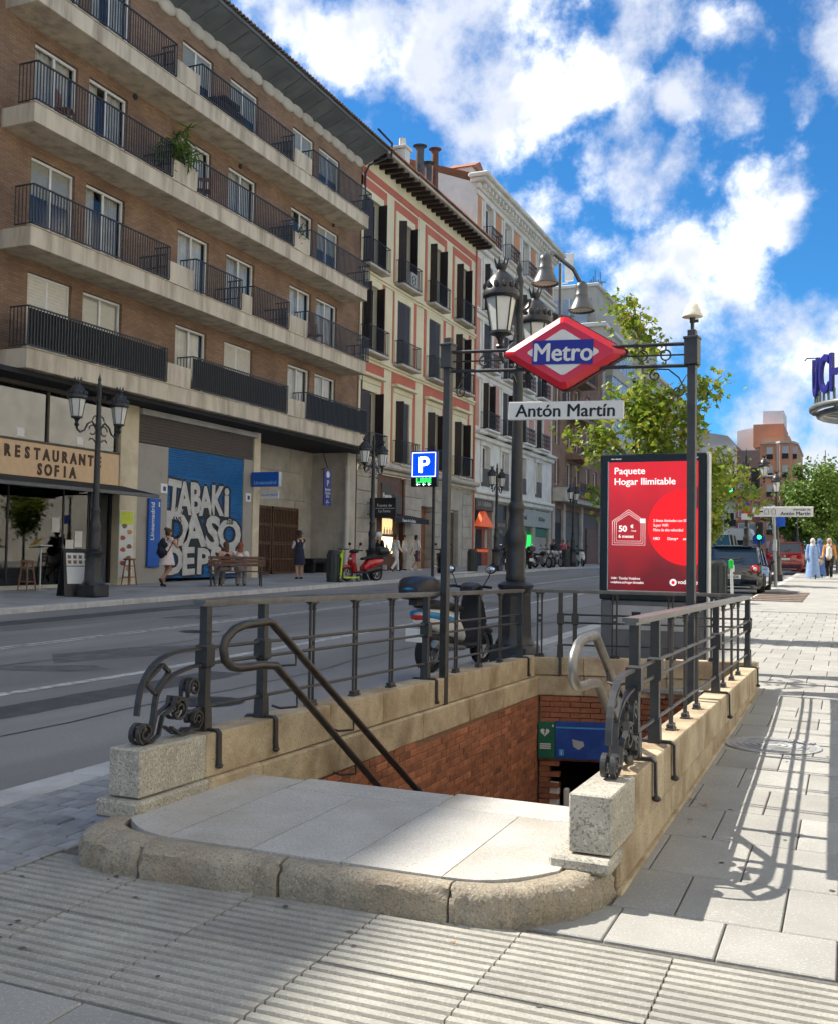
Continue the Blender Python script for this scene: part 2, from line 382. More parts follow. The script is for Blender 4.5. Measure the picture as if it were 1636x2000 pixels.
# ================================================================ ground, road, pavements
STAIR = (-2.79, -.93, 4.40, 9.95)    # opening of the stairwell in the ground
def sheet(mb, x0, x1, y0, y1, z, hole=None, ystep=4.):
    xs = {x0, x1}; ys = {y0, y1}
    y = y0
    while y < y1: ys.add(y); y += ystep
    for t in (9., 55., 90.):
        if y0 < t < y1: ys.add(t)
    if hole: xs |= {hole[0], hole[1]}; ys |= {hole[2], hole[3]}
    xs = sorted(xs); ys = sorted(ys)
    for i in range(len(xs)-1):
        for j in range(len(ys)-1):
            cx, cy = (xs[i]+xs[i+1])/2, (ys[j]+ys[j+1])/2
            if hole and hole[0] < cx < hole[1] and hole[2] < cy < hole[3]: continue
            mb.quad((xs[i], ys[j], z+gz(ys[j])), (xs[i+1], ys[j], z+gz(ys[j])), (xs[i+1], ys[j+1], z+gz(ys[j+1])), (xs[i], ys[j+1], z+gz(ys[j+1])))
    return mb
mat('earth', (.16, .15, .14), .95, var=.15, scale=.3)
sheet(MB(), -900, 900, -60, 1500, -.20, hole=STAIR, ystep=200).build('ground', 'earth', kind='structure')
KN, KF = -4.0, -14.9                  # kerb lines of the near and the far pavement
road = sheet(MB(), KF-.02, KN+.02, -30, 400, -.11, ystep=10).build('road', 'asphalt', kind='structure')
mb = MB()
def strip(mb, x0, x1, y0, y1, z): sheet(mb, x0, x1, y0, y1, z, ystep=3.)
z = -.106
for a, b in ((-10.50, -10.42), (-10.34, -10.27)):
    m = MB(); strip(m, a, b, -30, 160, z); m.build('centre_line', 'road_paint', road)
m = MB(); strip(m, -7.27, -7.12, -30, 160, z); m.build('lane_line', 'road_paint', road)
# worn patches where old markings were ground off the asphalt
def patch(pts):
    m = MB(); n = len(pts); m.add([(x, y, z-.002+gz(y)) for x, y in pts], [tuple(range(n))]); m.build('worn_patch', 'road_patch', road)
patch([(-8.6, 9.2), (-8.2, 10.1), (-7.7, 11.3), (-8.3, 11.8), (-9.0, 11.0), (-9.3, 9.9)])
patch([(-8.9, 8.3), (-7.9, 8.7), (-7.7, 9.1), (-8.1, 9.3), (-8.9, 8.8)])
patch([(-11.9, 15.3), (-11.1, 15.6), (-11.0, 16.6), (-11.8, 16.3)])
patch([(-13.4, 17.3), (-12.7, 17.7), (-12.6, 20.3), (-13.4, 19.6)])
patch([(-13.2, 22.5), (-12.6, 22.5), (-12.3, 26.0), (-13.1, 25.0)])
patch([(-6.2, 15), (-5.2, 15.6), (-5.0, 18.5), (-6.0, 17.8)])
patch([(-8.5, 20), (-7.6, 20), (-7.4, 24), (-8.4, 23.5)])
# zebra of the distant crossing
for i in range(10):
    m = MB(); strip(m, -14.2+i*1.0, -13.7+i*1.0, 62, 66, z); m.build('crossing_bar', 'road_paint', road)
# repair strips, seams and covers in the asphalt
mat('tar', (.035, .035, .036), .55, var=.3, scale=12); mat('new_asphalt', (.085, .085, .085), .85, var=.2, scale=5, bump=.3, bscale=150)
def wob(x, y0, y1, w, mt_, nm, amp=.05, n=40, dz=.0012):
    rng = random.Random(int(abs(x)*100)); m = MB(); ph = rng.uniform(0, 6); pts = [(x+amp*math.sin(k*.9+ph)+amp*.6*math.sin(k*2.3), y0+(y1-y0)*k/n) for k in range(n+1)]
    for (a, ya), (b, yb) in zip(pts[:-1], pts[1:]): m.quad((a-w/2, ya, z-.004+dz+gz(ya)), (a+w/2, ya, z-.004+dz+gz(ya)), (b+w/2, yb, z-.004+dz+gz(yb)), (b-w/2, yb, z-.004+dz+gz(yb)))
    m.build(nm, mt_, road)
wob(-5.6, 2, 30, .035, 'tar', 'tar_seam'); wob(-8.9, 4, 40, .04, 'tar', 'tar_seam'); wob(-12.2, 8, 45, .04, 'tar', 'tar_seam'); wob(-6.4, 5.5, 9.5, .5, 'new_asphalt', 'trench_patch', .01, dz=.001); wob(-13.3, 12, 24, .7, 'new_asphalt', 'trench_patch', .01, dz=.001)
for cx, cy in ((-5.3, 7.6), (-9.6, 13.5), (-8.0, 21.0), (-12.9, 27.5)):
    m = MB(); n = 24; m.add([(cx+.33*math.cos(2*math.pi*k/n), cy+.33*math.sin(2*math.pi*k/n), z-.0015+gz(cy)) for k in range(n)], [tuple(range(n))]); m.build('manhole_lid', 'tar', road)
# near pavement: bed sheet with the stair opening, kerb stones, then the pieces
KB = -2.35                            # beyond y = 24 a parking bay is cut into the pavement
m = sheet(MB(), KN+.22, 3.6, -30, 24, -.012, hole=STAIR, ystep=5.); sheet(m, KB+.2, 3.6, 24, 400, -.012, ystep=5.)
pave = m.build('near_pavement', 'joint', kind='structure')
m = MB(); sheet(m, KN+.22, 3.6, 22, 24, .004, ystep=4.); sheet(m, KB+.2, 3.6, 24, 400, .004, ystep=4.); m.build('paving_field', 'granite_pave', pave, kind='stuff')
m = MB(); sheet(m, KN+.02, KB, 24, 400, -.109, ystep=10.); m.build('parking_bay', 'asphalt', road)
kerb = struct('kerb'); 
y = -6.
while y < 60:
    L_ = .95 if y < 30 else 3.
    a, b = y+.004, y+L_-.004
    m = MB(); xk = KN if y < 23.5 else KB; m.box(xk-.02, xk+.22, a, b, -.2, 0, .012); m.v = [(x, yy, zz+gz(yy)) for x, yy, zz in m.v]
    m.build('kerb_stone', 'kerbstone', kerb); y += L_
def tile(x0, x1, y0, y1, name, mt, parent, th=.045, bev=.004, jit=.0012):
    dz = random.uniform(-jit, jit)
    m = MB(); m.box(x0, x1, y0, y1, -th, 0, bev); m.v = [(x, yy, zz+dz+gz(yy)) for x, yy, zz in m.v]
    return m.build(name, mt, parent)
g = .003
# smooth granite pavers to the right of the entrance, running bond
rows = [3.30, 3.635]
y = 4.12
while y < 22: rows.append(y); y += .5575
for i in range(len(rows)-1):
    y0, y1 = rows[i], rows[i+1]
    off = 0 if i % 2 == 0 else .178
    xmin = (-1.12 if i == 0 else -.79) if y1 < 10.15 else KN+.225
    x = -.742+off-.355*12
    while x < .42:
        x0, x1 = max(x, xmin), x+.355
        if x1-x0 > .012: tile(x0+g, x1-g, y0+g, y1-g, 'paver', 'granite_pave', pave)
        x += .355
# ridged warning pavers in front of the steps
def ridged(x0, x1, y0, y1):
    m = MB(); n = 10; w = (y1-y0)/n; dz = random.uniform(-.0015, .0015)
    prof = [(y0, -.04), (y0, -.003)]
    for i in range(n):
        a = y0+i*w
        prof += [(a+w*.06, .0), (a+w*.62, .0), (a+w*.72, -.012), (a+w*.96, -.012)]
    prof += [(y1, -.003), (y1, -.04)]
    k = len(prof); m.add([(x0, y, z+dz) for y, z in prof] + [(x1, y, z+dz) for y, z in prof], [(i, i+k, i+1+k, i+1) for i in range(k-1)] + [tuple(range(k)), tuple(range(2*k-1, k-1, -1))])
    m.build('ridged_paver', 'ridge_pave', pave)
for ix in range(-8, 7):
    x0 = -2.485+.495*ix
    for (y0, y1) in ((2.765, 3.262), (2.245, 2.757)):
        if x0 < -3.0 and x0 > -9:
            if x0+.495 < -2.96: continue
        ridged(x0+g, x0+.495-g, y0, y1)
# plain pavers nearest the camera
for j in range(3):
    y0 = 2.232-.56*(j+1)
    for ix in range(-8, 6):
        x0 = -2.3+.36*ix+(.18 if j % 2 else 0)
        tile(x0+g, x0+.36-g, y0+g, y0+.56-g, 'paver', 'granite_pave', pave)
# trodden chewing gum
mat('gum', (.075, .072, .068), .8, var=.2)
for k in range(34):
    x, y = random.uniform(-2.9, -.15), random.uniform(2.0, 3.2)
    if k > 20: x, y = random.uniform(-.7, .0), random.uniform(3.4, 8)
    m = MB(); r = random.uniform(.006, .013); m.add([(x+r*math.cos(t*.785)*random.uniform(.8, 1.2), y+r*math.sin(t*.785)*random.uniform(.8, 1.2), .0026) for t in range(8)], [tuple(range(8))]); m.build('gum_spot', 'gum', pave)
# small setts between kerb and entrance
sx, sy = .118, .132
row = 0; y = 1.2
setts = []
while y < 13.5:
    x = KN+.23 - (sx/2 if row % 2 else 0)
    lim = -2.99 if y > 3.16 else (-3.0 if y > 2.2 else -2.4)
    if y > 10.1: lim = -3.3
    while x < lim-.02:
        x0, x1 = max(x, KN+.228), min(x+sx, lim)
        if x1-x0 > .03: setts.append((x0, x1, y, y+sy))
        x += sx
    y += sy; row += 1
setts.sort(key=lambda t: (t[0])**2+(t[2]-2)**2 if t[2] > 2.4 else 999)
msett = MB()
for k, (x0, x1, y0, y1) in enumerate(setts):
    r1, r2, r3 = (random.uniform(-.006, .006) for _ in range(3))
    if k < 260:
        m = MB(); m.box(x0+.003+r1*.4, x1-.003+r2*.4, y0+.003, y1-.003, -.05, .001+r3*.4, .006); m.v = [(a, b+r1*(a-x0)*2, c+gz(b)) for a, b, c in m.v]
        m.build('sett', 'sett', pave)
    else: msett.box(x0+.005, x1-.005, y0+.005, y1-.005, -.05, .001+r3*.5+gz(y0), .009)
msett.build('sett_field', 'sett', pave, kind='stuff')
# right-hand infill beside the entrance wall (thin slabs) and mortar fillet along the wall foot
m = MB(); m.box(-.80, -.770, 3.75, 10.05, -.03, .010, .006); m.build('mortar_fillet', 'granite_coping', pave)
# manhole cover on the right pavement
mh = thing('manhole_cover', 'round cast iron manhole cover in the sunlit pavement beside the right wall', 'manhole', (-.47, 7.2, .003))
m = MB(); m.lathe([(.0, .003), (.27, .003), (.275, 0), (.29, 0), (.295, .004), (.31, .004), (.315, 0)], 36, cap=False); m.build('cover_plate', 'iron_rust' if 'iron_rust' in MAT else 'sett', mh, world=False)
for k in range(5):
    m = MB(); r = .05+.045*k; m.tube([(r*math.cos(t*.2618), r*math.sin(t*.2618), .004) for t in range(24)], .004, 4, closed=True); m.build('ring_rib', 'sett', mh, world=False)
# tree-pit style grating further up the pavement
mat('rust_grate', (.16, .12, .10), .8, var=.3, scale=10)
gr = thing('pavement_grating', 'rusty slatted grating set flush in the pavement behind the right railing', 'grating', (-1.65, 28.6, gz(28.6)+.012))
for j in range(6):
    m = MB(); m.box(-.62, .62, -2.6+j*.9, -2.6+j*.9+.62, -.01, .012); m.v = [(a, b, c+.014*b) for a, b, c in m.v]; m.build('grate_panel', 'rust_grate', gr, world=False)
# far pavement with kerb stones and large slabs
fp = sheet(MB(), -60, KF-.2, -30, 400, .0, ystep=5.).build('far_pavement', 'far_pave', kind='structure')
fk = struct('far_kerb')
y = 6.
while y < 90:
    m = MB(); m.box(KF-.2, KF+.02, y+.004, y+1.196, -.22, .004, .012); m.v = [(x, yy, zz+gz(yy)) for x, yy, zz in m.v]; m.build('kerb_stone', 'kerbstone', fk); y += 1.2
# ================================================================ metro entrance
ME = thing('metro_entrance', 'sunken metro stairway with granite walls, red brick lining and a raised stone landing', 'stairway', (-1.87, 6.5, 0))
def part(m, name, mt, parent=None, smooth=None, **k): return m.build(name, mt, parent or ME, smooth, **k)
ZP = .13
# landing slabs
xs = [-2.765, -2.46, -2.075, -1.69, -1.303, -.95]
def land_front(x):        # rounded front outline of the landing
    if x < -2.45: t = (-2.45-x)/.32; return 3.265+.17*t*t
    if x > -1.25: t = (x+1.25)/.30; return 3.29+.24*t*t
    return 3.265+.02*(x+2.45)/1.2
for i in range(len(xs)-1):
    a, b = xs[i]+.002, xs[i+1]-.002
    if i == 3: cuts = [None]
    n = 6; pts = [(a+(b-a)*k/n, land_front(a+(b-a)*k/n)) for k in range(n+1)]
    yb = 4.17 if i > 0 else 4.36
    m = MB(); m.prism(pts + [(b, yb), (a, yb)], ZP-.05, ZP+random.uniform(-.001, .001)); part(m, 'granite_slab', 'granite_slab')
for a, b in ((-2.455, -1.69), (-1.69, -.95)):
    m = MB(); m.box(a+.002, b-.002, 4.174, 4.44 if a > -2 else 4.40, ZP-.05, ZP+.001, .004); part(m, 'granite_slab', 'granite_slab')
m = MB(); m.box(-2.76, -.95, 3.45, 4.34, -.1, ZP-.052); part(m, 'landing_bed', 'joint')
# kerb stones round the landing: inner and outer outline sampled along a rounded path
def kpath(t):      # t in 0..1 from left end to right end -> (inner x,y), (outer x,y)
    P = [(-2.90, 3.46), (-2.905, 3.36), (-2.86, 3.24), (-2.76, 3.16), (-2.62, 3.13), (-2.455, 3.135), (-1.9, 3.185), (-1.25, 3.215), (-1.10, 3.235), (-.98, 3.31), (-.88, 3.43), (-.82, 3.57), (-.80, 3.75)]
    Q = [(-2.77, 3.46), (-2.76, 3.40), (-2.73, 3.345), (-2.66, 3.305), (-2.58, 3.285), (-2.455, 3.262), (-1.9, 3.268), (-1.25, 3.284), (-1.13, 3.315), (-1.05, 3.37), (-.98, 3.47), (-.94, 3.56), (-.925, 3.75)]
    f = t*(len(P)-1); i = min(int(f), len(P)-2); u = f-i
    L = lambda A: (A[i][0]*(1-u)+A[i+1][0]*u, A[i][1]*(1-u)+A[i+1][1]*u)
    return L(Q), L(P)
def kerbpiece(t0, t1):
    n = max(24, int((t1-t0)*170)); rings = []
    for k in range(n+1):
        t = t0+(t1-t0)*k/n
        if k == 0: t += .0009
        if k == n: t -= .0009
        (ix, iy), (ox, oy) = kpath(t); e = .72 if k in (0, n) else (.93 if k in (1, n-1) else 1)
        j = lambda a: random.uniform(-a, a)
        def at(u, z): return (ix+(ox-ix)*u, iy+(oy-iy)*u, z)
        h = .118
        lw = .03*math.sin(t*61)+.02*math.sin(t*137+1)
        rings.append([at(0, -.06), at(0, h+.004), at(.30, h+.006+j(.002)), at(.52, h+.005+j(.002)), at(.70+j(.03), h+.001+j(.003)), at(.82+j(.03)+lw*.5, h-.007+j(.003)), at(.90*e+.09+j(.03)+lw, h-.022+j(.004)), at(1.0+j(.05)+lw, h-.040+j(.004)), at(1.04+j(.06)+lw, .058+j(.005)), at(1.06+j(.06)+lw, .035+j(.005)), at(1.03+j(.08)+lw, .012), at(1.0, -.06)])
    m = MB(); m.loft(rings); part(m, 'kerb_stone', 'granite_kerb', smooth=50)
for a, b in ((0, .4), (.4, .5), (.5, .5833), (.5833, 1.)): kerbpiece(a, b)
# side walls: granite coping blocks whose top falls slightly towards the back
def ztop(y): return .392-.0185*(y-3.5)
def wallblock(x0, x1, y0, y1, zb0, zb1, mt, name='granite_block', top=ztop, bev=.006):
    m = MB(); m.box(x0, x1, y0+.0015, y1-.0015, 0, 1, bev)
    def zz(y, z): lo, hi = zb0(y), top(y); return lo+(hi-lo)*z
    out = []
    for x, y, z in m.v:
        h = top(y)-zb0(y)
        zr = z if 0 < z < 1 else z
        # keep chamfers true to size
        if z < .5: zn = zb0(y)+(bev if z > 0 else 0)
        else: zn = top(y)-(bev if z < 1 else 0)
        out.append((x, y, zn))
    m.v = out; return part(m, name, mt)
cb = lambda y: .185-.0155*(y-3.5)     # underside of the coping
Ly = [3.50, 3.985, 4.62, 5.22, 5.95, 6.72, 7.40, 8.02, 8.66, 9.36]
for i in range(len(Ly)-1): wallblock(-2.95, -2.782, Ly[i], Ly[i+1], cb, None, 'granite_block' if i == 0 else 'granite_coping')
Ry = [3.62, 4.05, 4.75, 5.45, 6.15, 6.95, 7.65, 8.4, 9.15, 10.0]
rb = lambda y: .175 if y < 3.7 else .172-.0185*(y-3.6)
for i in range(len(Ry)-1): wallblock(-.942, -.782, Ry[i], Ry[i+1], rb, None, 'granite_block' if i == 0 else 'granite_coping', top=lambda y: .388-.022*(y-3.6))
# plinth course under the coping
pl = lambda y: cb(y)-.001
def plin(x0, x1, y0, y1, z0, top, mt, name='plinth_stone'):
    return wallblock(x0, x1, y0, y1, (lambda y: z0) if not callable(z0) else z0, None, mt, name, top, .012)
plin(-2.985, -2.755, 3.455, 3.99, .10, lambda y: .178-.002*(y-3.5), 'granite_block'); plin(-2.985, -2.755, 3.99, 4.45, .10, lambda y: .178-.012*(y-3.9), 'granite_coping')
plin(-1.005, -.775, 3.575, 3.80, .115, lambda y: .168, 'granite_block')
# second course inside (below the coping) and the brick lining
brtop = lambda y: -.04-.0135*(y-5.1)
L2 = [4.45, 5.3, 6.55, 7.5, 8.35, 9.42]
for i in range(len(L2)-1): plin(-2.96, -2.757, L2[i], L2[i+1], brtop, lambda y: cb(y)-.004, 'granite_coping', 'granite_block')
R2 = [3.8, 5.0, 6.3, 7.6, 8.9, 10.0]
for i in range(len(R2)-1): plin(-.965, -.79, R2[i], R2[i+1], lambda y: -.12, lambda y: rb(y)-.004, 'granite_coping', 'granite_block')
# back wall, slightly skewed to the sides
def backY(x): return 9.36+(x+2.95)*.30
def skew(m): m.v = [(x, y+(x+2.95)*.30, z) for x, y, z in m.v]; return m
for a, b in ((-2.95, -2.35), (-2.35, -1.6), (-1.6, -.79)):
    m = MB(); m.box(a+.0015, b-.0015, 9.36, 9.53, .105, .275, .006); part(skew(m), 'granite_block', 'granite_coping')
    m = MB(); m.box(a+.0015, b-.0015, 9.375, 9.55, -.095, .101, .01); part(skew(m), 'granite_block', 'granite_coping')
# bricks
bricks = []
bw, bh = .185, .052
z = -.045; row = 0
while z > -2.2:
    y = 4.42-(bw/2 if row % 2 else 0)
    while y < 9.40:
        y0, y1 = max(y, 4.42), min(y+bw, 9.40)
        zt = z
        if zt-.01 < brtop((y0+y1)/2)+.004 and y1-y0 > .03:
            d = math.hypot(-2.76, y0)
            # seen over the landing edge?
            vis = zt > 1.25-(1.12)*(y0/4.42)*1.0-.05
            bricks.append((vis, d, y0, y1, zt-bh, zt))
        y += bw
    z -= bh; row += 1
bricks.sort(key=lambda t: (not t[0], t[1]))
mf = MB(); cache = {}
for k, (vis, d, y0, y1, z0, z1) in enumerate(bricks):
    px = random.uniform(-.003, .003)
    if vis and k < 300:
        L_ = round(y1-y0, 3)
        if L_ not in cache:
            b_ = MB(); b_.box(-.02, .02, .004, L_-.004, .0035, bh-.0035, .003); cache[L_] = b_.mesh('brick', 'brick_red')
        o = place(cache[L_], 'brick', ME, Vector((-2.782+px, y0, z0))-ME.location)
    else: mf.box(-2.80, -2.762+px, y0+.004, y1-.004, z0+.0035, z1-.0035)
z = -.098; row = 0
while z > -2.2:
    x = -2.75-(bw/2 if row % 2 else 0)
    while x < -.95:
        x0, x1 = max(x, -2.757), min(x+bw, -.95)
        if not (z < -.70 and x0 > -2.70) and x1-x0 > .03: (lambda k0, dy: (mf.box(x0+.004, x1-.004, 9.38+dy, 9.45, z-bh+.0035, z-.0035), mf.v.__setitem__(slice(k0, None), [(a, b+(a+2.95)*.30, c) for a, b, c in mf.v[k0:]])))(len(mf.v), random.uniform(-.003, .003))
        x += bw
    z -= bh; row += 1
mf.m = None; mf.v += []
part(mf, 'brickwork', 'brick_red', kind='stuff')
m = MB(); m.box(-2.9, -2.767, 4.40, 9.5, -2.3, -.06); m.box(-.95, -.80, 4.40, 10.0, -2.3, -.10); part(m, 'wall_backing', 'mortar')
m = MB(); m.box(-2.767, -2.70, 9.45, 9.62, -2.3, -.11); m.box(-2.767, -.95, 9.66, 9.76, -.72, -.11); part(skew(m), 'lintel_backing', 'mortar')
# steps and the passage below
mat('step_stone', (.26, .25, .235), .8, var=.15, scale=6, bump=.2, bscale=150)
for k in range(14):
    m = MB(); y0 = 4.44+k*.245; m.box(-2.765, -.95, y0-.02, y0+.30, -.03-.155*(k+1)-.2, ZP-.155*(k+1), .01)
    part(m, 'step', 'step_stone')
m = MB(); m.box(-2.8, -.9, 7.7, 16, -2.35, -2.05); part(m, 'passage_floor', 'step_stone')
mat('passage_dark', (.035, .035, .04), .4, var=.1)  # near-black colour puts the darkness of the unlit passage into its lining
m = MB(); m.box(-2.9, -2.775, 9.6, 16, -2.3, -.5); m.box(-.93, -.8, 9.9, 16, -2.3, -.5); m.box(-2.9, -.8, 10.0, 16, -.68, -.5); m.box(-2.9, -.8, 15.9, 16, -2.3, -.5); part(m, 'passage_lining', 'passage_dark')
# posts seen at the foot of the stairs
mat('white_paint', (.74, .73, .70), .5, var=.06, stain=((.4, .38, .34), .4), stscale=5)
for x, w in ((-2.62, .10), (-2.50, .05)):
    t = thing('ticket_hall_post', 'pale post at the foot of the dark stairwell' if w > .06 else 'thin pale post at the foot of the dark stairwell', 'post', (x, 9.5, -2.05))
    m = MB(); m.box(x-w/2, x+w/2, 9.5, 9.56, -2.05, -.93 if w > .06 else -.98, .01); m.build('post', 'white_paint', t)

# ---------------------------------------------------------------- iron railings
def railing(name, label, P0, P1, zw, zr, posts, bals, endscroll=None, over=.10):
    """P0->P1 line on the wall top; zw(s), zr(s): wall top and rail top height at distance s"""
    P0 = Vector(P0); P1 = Vector(P1); d = (P1-P0); Ln = d.length; d.normalize(); nrm = Vector((-d.y, d.x))
    t = thing(name, label, 'railing', (P0.x, P0.y, 0))
    def at(s, o, z): p = P0 + d*s + nrm*o; return (p.x, p.y, z)
    def bar(mb, s0, s1, o, z0, z1, w, h, round_=False):
        a = [at(s0, o-w/2, z0-h/2), at(s0, o+w/2, z0-h/2), at(s0, o+w/2, z0+h/2), at(s0, o-w/2, z0+h/2)]
        b = [at(s1, o-w/2, z1-h/2), at(s1, o+w/2, z1-h/2), at(s1, o+w/2, z1+h/2), at(s1, o-w/2, z1+h/2)]
        mb.add(a+b, [(0, 1, 2, 3), (7, 6, 5, 4), (0, 4, 5, 1), (1, 5, 6, 2), (2, 6, 7, 3), (3, 7, 4, 0)])
    m = MB(); s0, s1 = posts[0]-over, posts[-1]+.04
    for dz, w, h in ((-.009, .072, .018), (-.024, .05, .014)): bar(m, s0, s1, 0, zr(s0)+dz, zr(s1)+dz, w, h)
    m.build('top_rail', 'rail_pale', t)
    lv = (.37, .49, .82)          # lower bars: share of the height below the rail
    for f in lv:
        m = MB(); a, b = posts[0], posts[-1]
        za, zb = zr(a)+(zw(a)-zr(a))*f, zr(b)+(zw(b)-zr(b))*f
        m.tube([at(a, 0, za), at(b, 0, zb)], .0095, 6); m.build('cross_bar', 'iron', t)
    for s in posts:
        w0, r0 = zw(s), zr(s)-.03; hw = .021
        m = MB()
        def sq(z0, z1, h0, h1=None):
            h1 = h1 or h0
            a = [at(s-h0, -h0, z0), at(s+h0, -h0, z0), at(s+h0, h0, z0), at(s-h0, h0, z0)]; b = [at(s-h1, -h1, z1), at(s+h1, -h1, z1), at(s+h1, h1, z1), at(s-h1, h1, z1)]
            m.add(a+b, [(3, 2, 1, 0), (4, 5, 6, 7), (0, 1, 5, 4), (1, 2, 6, 5), (2, 3, 7, 6), (3, 0, 4, 7)])
        sq(w0, r0, hw); sq(w0+(r0-w0)*.0, w0+(r0-w0)*.20, .030, .027)
        zc = zr(s)+(zw(s)-zr(s))*.43; sq(zc-.058, zc-.048, .024, .034); sq(zc-.048, zc+.048, .034); sq(zc+.048, zc+.058, .034, .024)
        m.build('post', 'iron', t)
        for side in (-1, 1):      # strap over the coping
            m = MB(); pts = [at(s, 0, w0+.008), at(s, side*.078, w0+.008), at(s, side*.093, w0-.004), at(s, side*.095, w0-.12), at(s, side*.097, w0-.155)]
            m.tube(pts, .01, flat=(.03, .012, (d.x, d.y, 0))); q = at(s, side*.098, w0-.16); m.sph(q, (.02, .02, .014), 8, 6); m.build('strap', 'iron', t)
    for s in bals:
        w0, r0 = zw(s), zr(s)-.03
        m = MB()
        for o in (-.021, .021):
            p0 = at(s+o, 0, w0); p1 = at(s+o, 0, r0); m.cyl(p0, p1, .0085, n=7)
            for zz, r in ((w0+.02, .013), (r0-.045, .014), (r0-.03, .012), (r0-.015, .017)): m.cyl(at(s+o, 0, zz-.006), at(s+o, 0, zz+.006), r, n=7)
        m.build('baluster', 'iron', t, smooth=40)
        m = MB()
        p = at(s, 0, 0); ang = math.atan2(d.y, d.x)
        m.at((p[0], p[1], 0), ang); m.box(-.05, .05, -.022, .022, w0, w0+.012, .003); m.box(-.042, .042, -.018, .018, w0+.012, w0+.034, .004); m.build('baluster_foot', 'iron', t); m = MB(); m.at((p[0], p[1], 0), ang); m.box(-.046, .046, -.02, .02, r0-.012, r0+.004, .003); m.build('baluster_cap', 'iron', t)
        zc = zr(s)+(zw(s)-zr(s))*.43
        m = MB(); m.at((p[0], p[1], 0), ang); m.box(-.026, .026, -.006, .006, zc-.04, zc-.012); m.box(-.026, .026, -.006, .006, zc+.012, zc+.04); m.box(-.026, -.012, -.006, .006, zc-.012, zc+.012); m.box(.012, .026, -.006, .006, zc-.012, zc+.012); m.build('spacer', 'iron', t)
    if endscroll:       # double iron scroll sweeping from the first post down to the wall end
        S0 = posts[0]-.02; w = zw(0); E0 = endscroll
        def pt(s, z, o): return at(s, o, z)
        zc = zr(posts[0])+(zw(posts[0])-zr(posts[0]))*.37; zc2 = zr(posts[0])+(zw(posts[0])-zr(posts[0]))*.49
        ctr = S0-E0
        def arc(p0, p1, p2, p3, n=14): return [tuple((1-t)**3*Vector(p0)+3*(1-t)**2*t*Vector(p1)+3*(1-t)*t*t*Vector(p2)+t**3*Vector(p3)) for t in [k/n for k in range(n+1)]]
        for nm, pa in (('outer_sweep', arc((S0, zc), (S0-.22*E0/.5, zc), (E0b(S0, E0, .93), w+.42), (E0b(S0, E0, .96), w+.13))),
                       ('inner_sweep', arc((S0, zc2), (S0-.18*E0/.5, zc2-.01), (E0b(S0, E0, .60), zc2-.03), (E0b(S0, E0, .70), w+.20)) + arc((E0b(S0, E0, .70), w+.20), (E0b(S0, E0, .74), w+.12), (E0b(S0, E0, .72), w+.06), (E0b(S0, E0, .80), w+.045), 6))):
            m = MB(); m.tube([pt(s, z, 0) for s, z in pa], .01, flat=(.026, .013, (nrm.x, nrm.y, 0))); m.build(nm, 'iron', t)
        m = MB(); a = E0b(S0, E0, .80); 
        q = [(E0b(S0, E0, .62), w+.34), (E0b(S0, E0, .86), w+.27), (E0b(S0, E0, .72), w+.215), (E0b(S0, E0, .52), w+.30)]
        for u in range(4):
            p, p2 = q[u], q[(u+1) % 4]; m.tube([pt(p[0], p[1], 0), pt(p2[0], p2[1], 0)], .01, flat=(.022, .014, (nrm.x, nrm.y, 0)))
        m.build('monogram_plate', 'iron', t)
        for o in (-.019, .019):
            def ring(c, r, a0, a1, n=18): return [(c[0]+r*math.cos(a0+(a1-a0)*k/n), c[1]+r*math.sin(a0+(a1-a0)*k/n)) for k in range(n+1)]
            c1 = (E0b(S0, E0, .90), w+.048); c2 = (E0b(S0, E0, .40), w+.125); c3 = (E0b(S0, E0, .12), w+.060); c4 = (E0b(S0, E0, .20), w+.215)
            path = ring(c1, .020, R(60), R(360)) + [(c1[0]+.034, c1[1]-.01)] + ring(c1, .042, R(20), R(290), 16)
            path2 = [(c1[0]-.01, w+.006), (c1[0]+.05, w+.008), (c1[0]+.10, w+.03), ((c1[0]+c2[0])/2, w+.11)] + ring(c2, .045, R(150), R(-160), 20) + ring(c2, .022, R(-160), R(-380), 14)
            path3 = ring(c3, .018, R(-90), R(200), 12) + ring(c3, .036, R(200), R(-20), 14) + [(c3[0]+.01, w+.012), (c3[0]-.06, w+.02), (c3[0]-.10, w+.006), (c2[0]+.0, w+.012), (c2[0]-.06, w+.05)]
            path4 = ring(c4, .018, R(0), R(270), 12) + ring(c4, .038, R(-60), R(180), 16) + [(c4[0]-.04, c4[1]-.05), (c2[0]-.03, c2[1]+.06), (c2[0]-.045, c2[1])]
            for nm, pa in (('foot_scroll', path), ('wave_scroll', path2), ('base_scroll', path3), ('upper_scroll', path4)):
                m = MB(); m.tube([pt(s, z, o) for s, z in pa], .009, flat=(.021, .011, (nrm.x, nrm.y, 0))); m.build(nm, 'iron', t)
        m = MB(); m.tube([pt(S0, zr(posts[0])+(zw(posts[0])-zr(posts[0]))*.82, 0), pt(S0-.12, zr(posts[0])+(zw(posts[0])-zr(posts[0]))*.84, 0)], .0095, 6); m.build('tie_bar', 'iron', t)
    return t
def E0b(S0, E0, f): return S0-E0*f
LX, RX = -2.866, -.862
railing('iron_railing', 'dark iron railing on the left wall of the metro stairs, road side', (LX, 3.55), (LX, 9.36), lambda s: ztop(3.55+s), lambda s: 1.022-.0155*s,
        [.525, 1.045, 3.28, 5.58], [1.58, 2.14, 2.69, 3.90, 4.44, 4.99], endscroll=.50, over=.06)
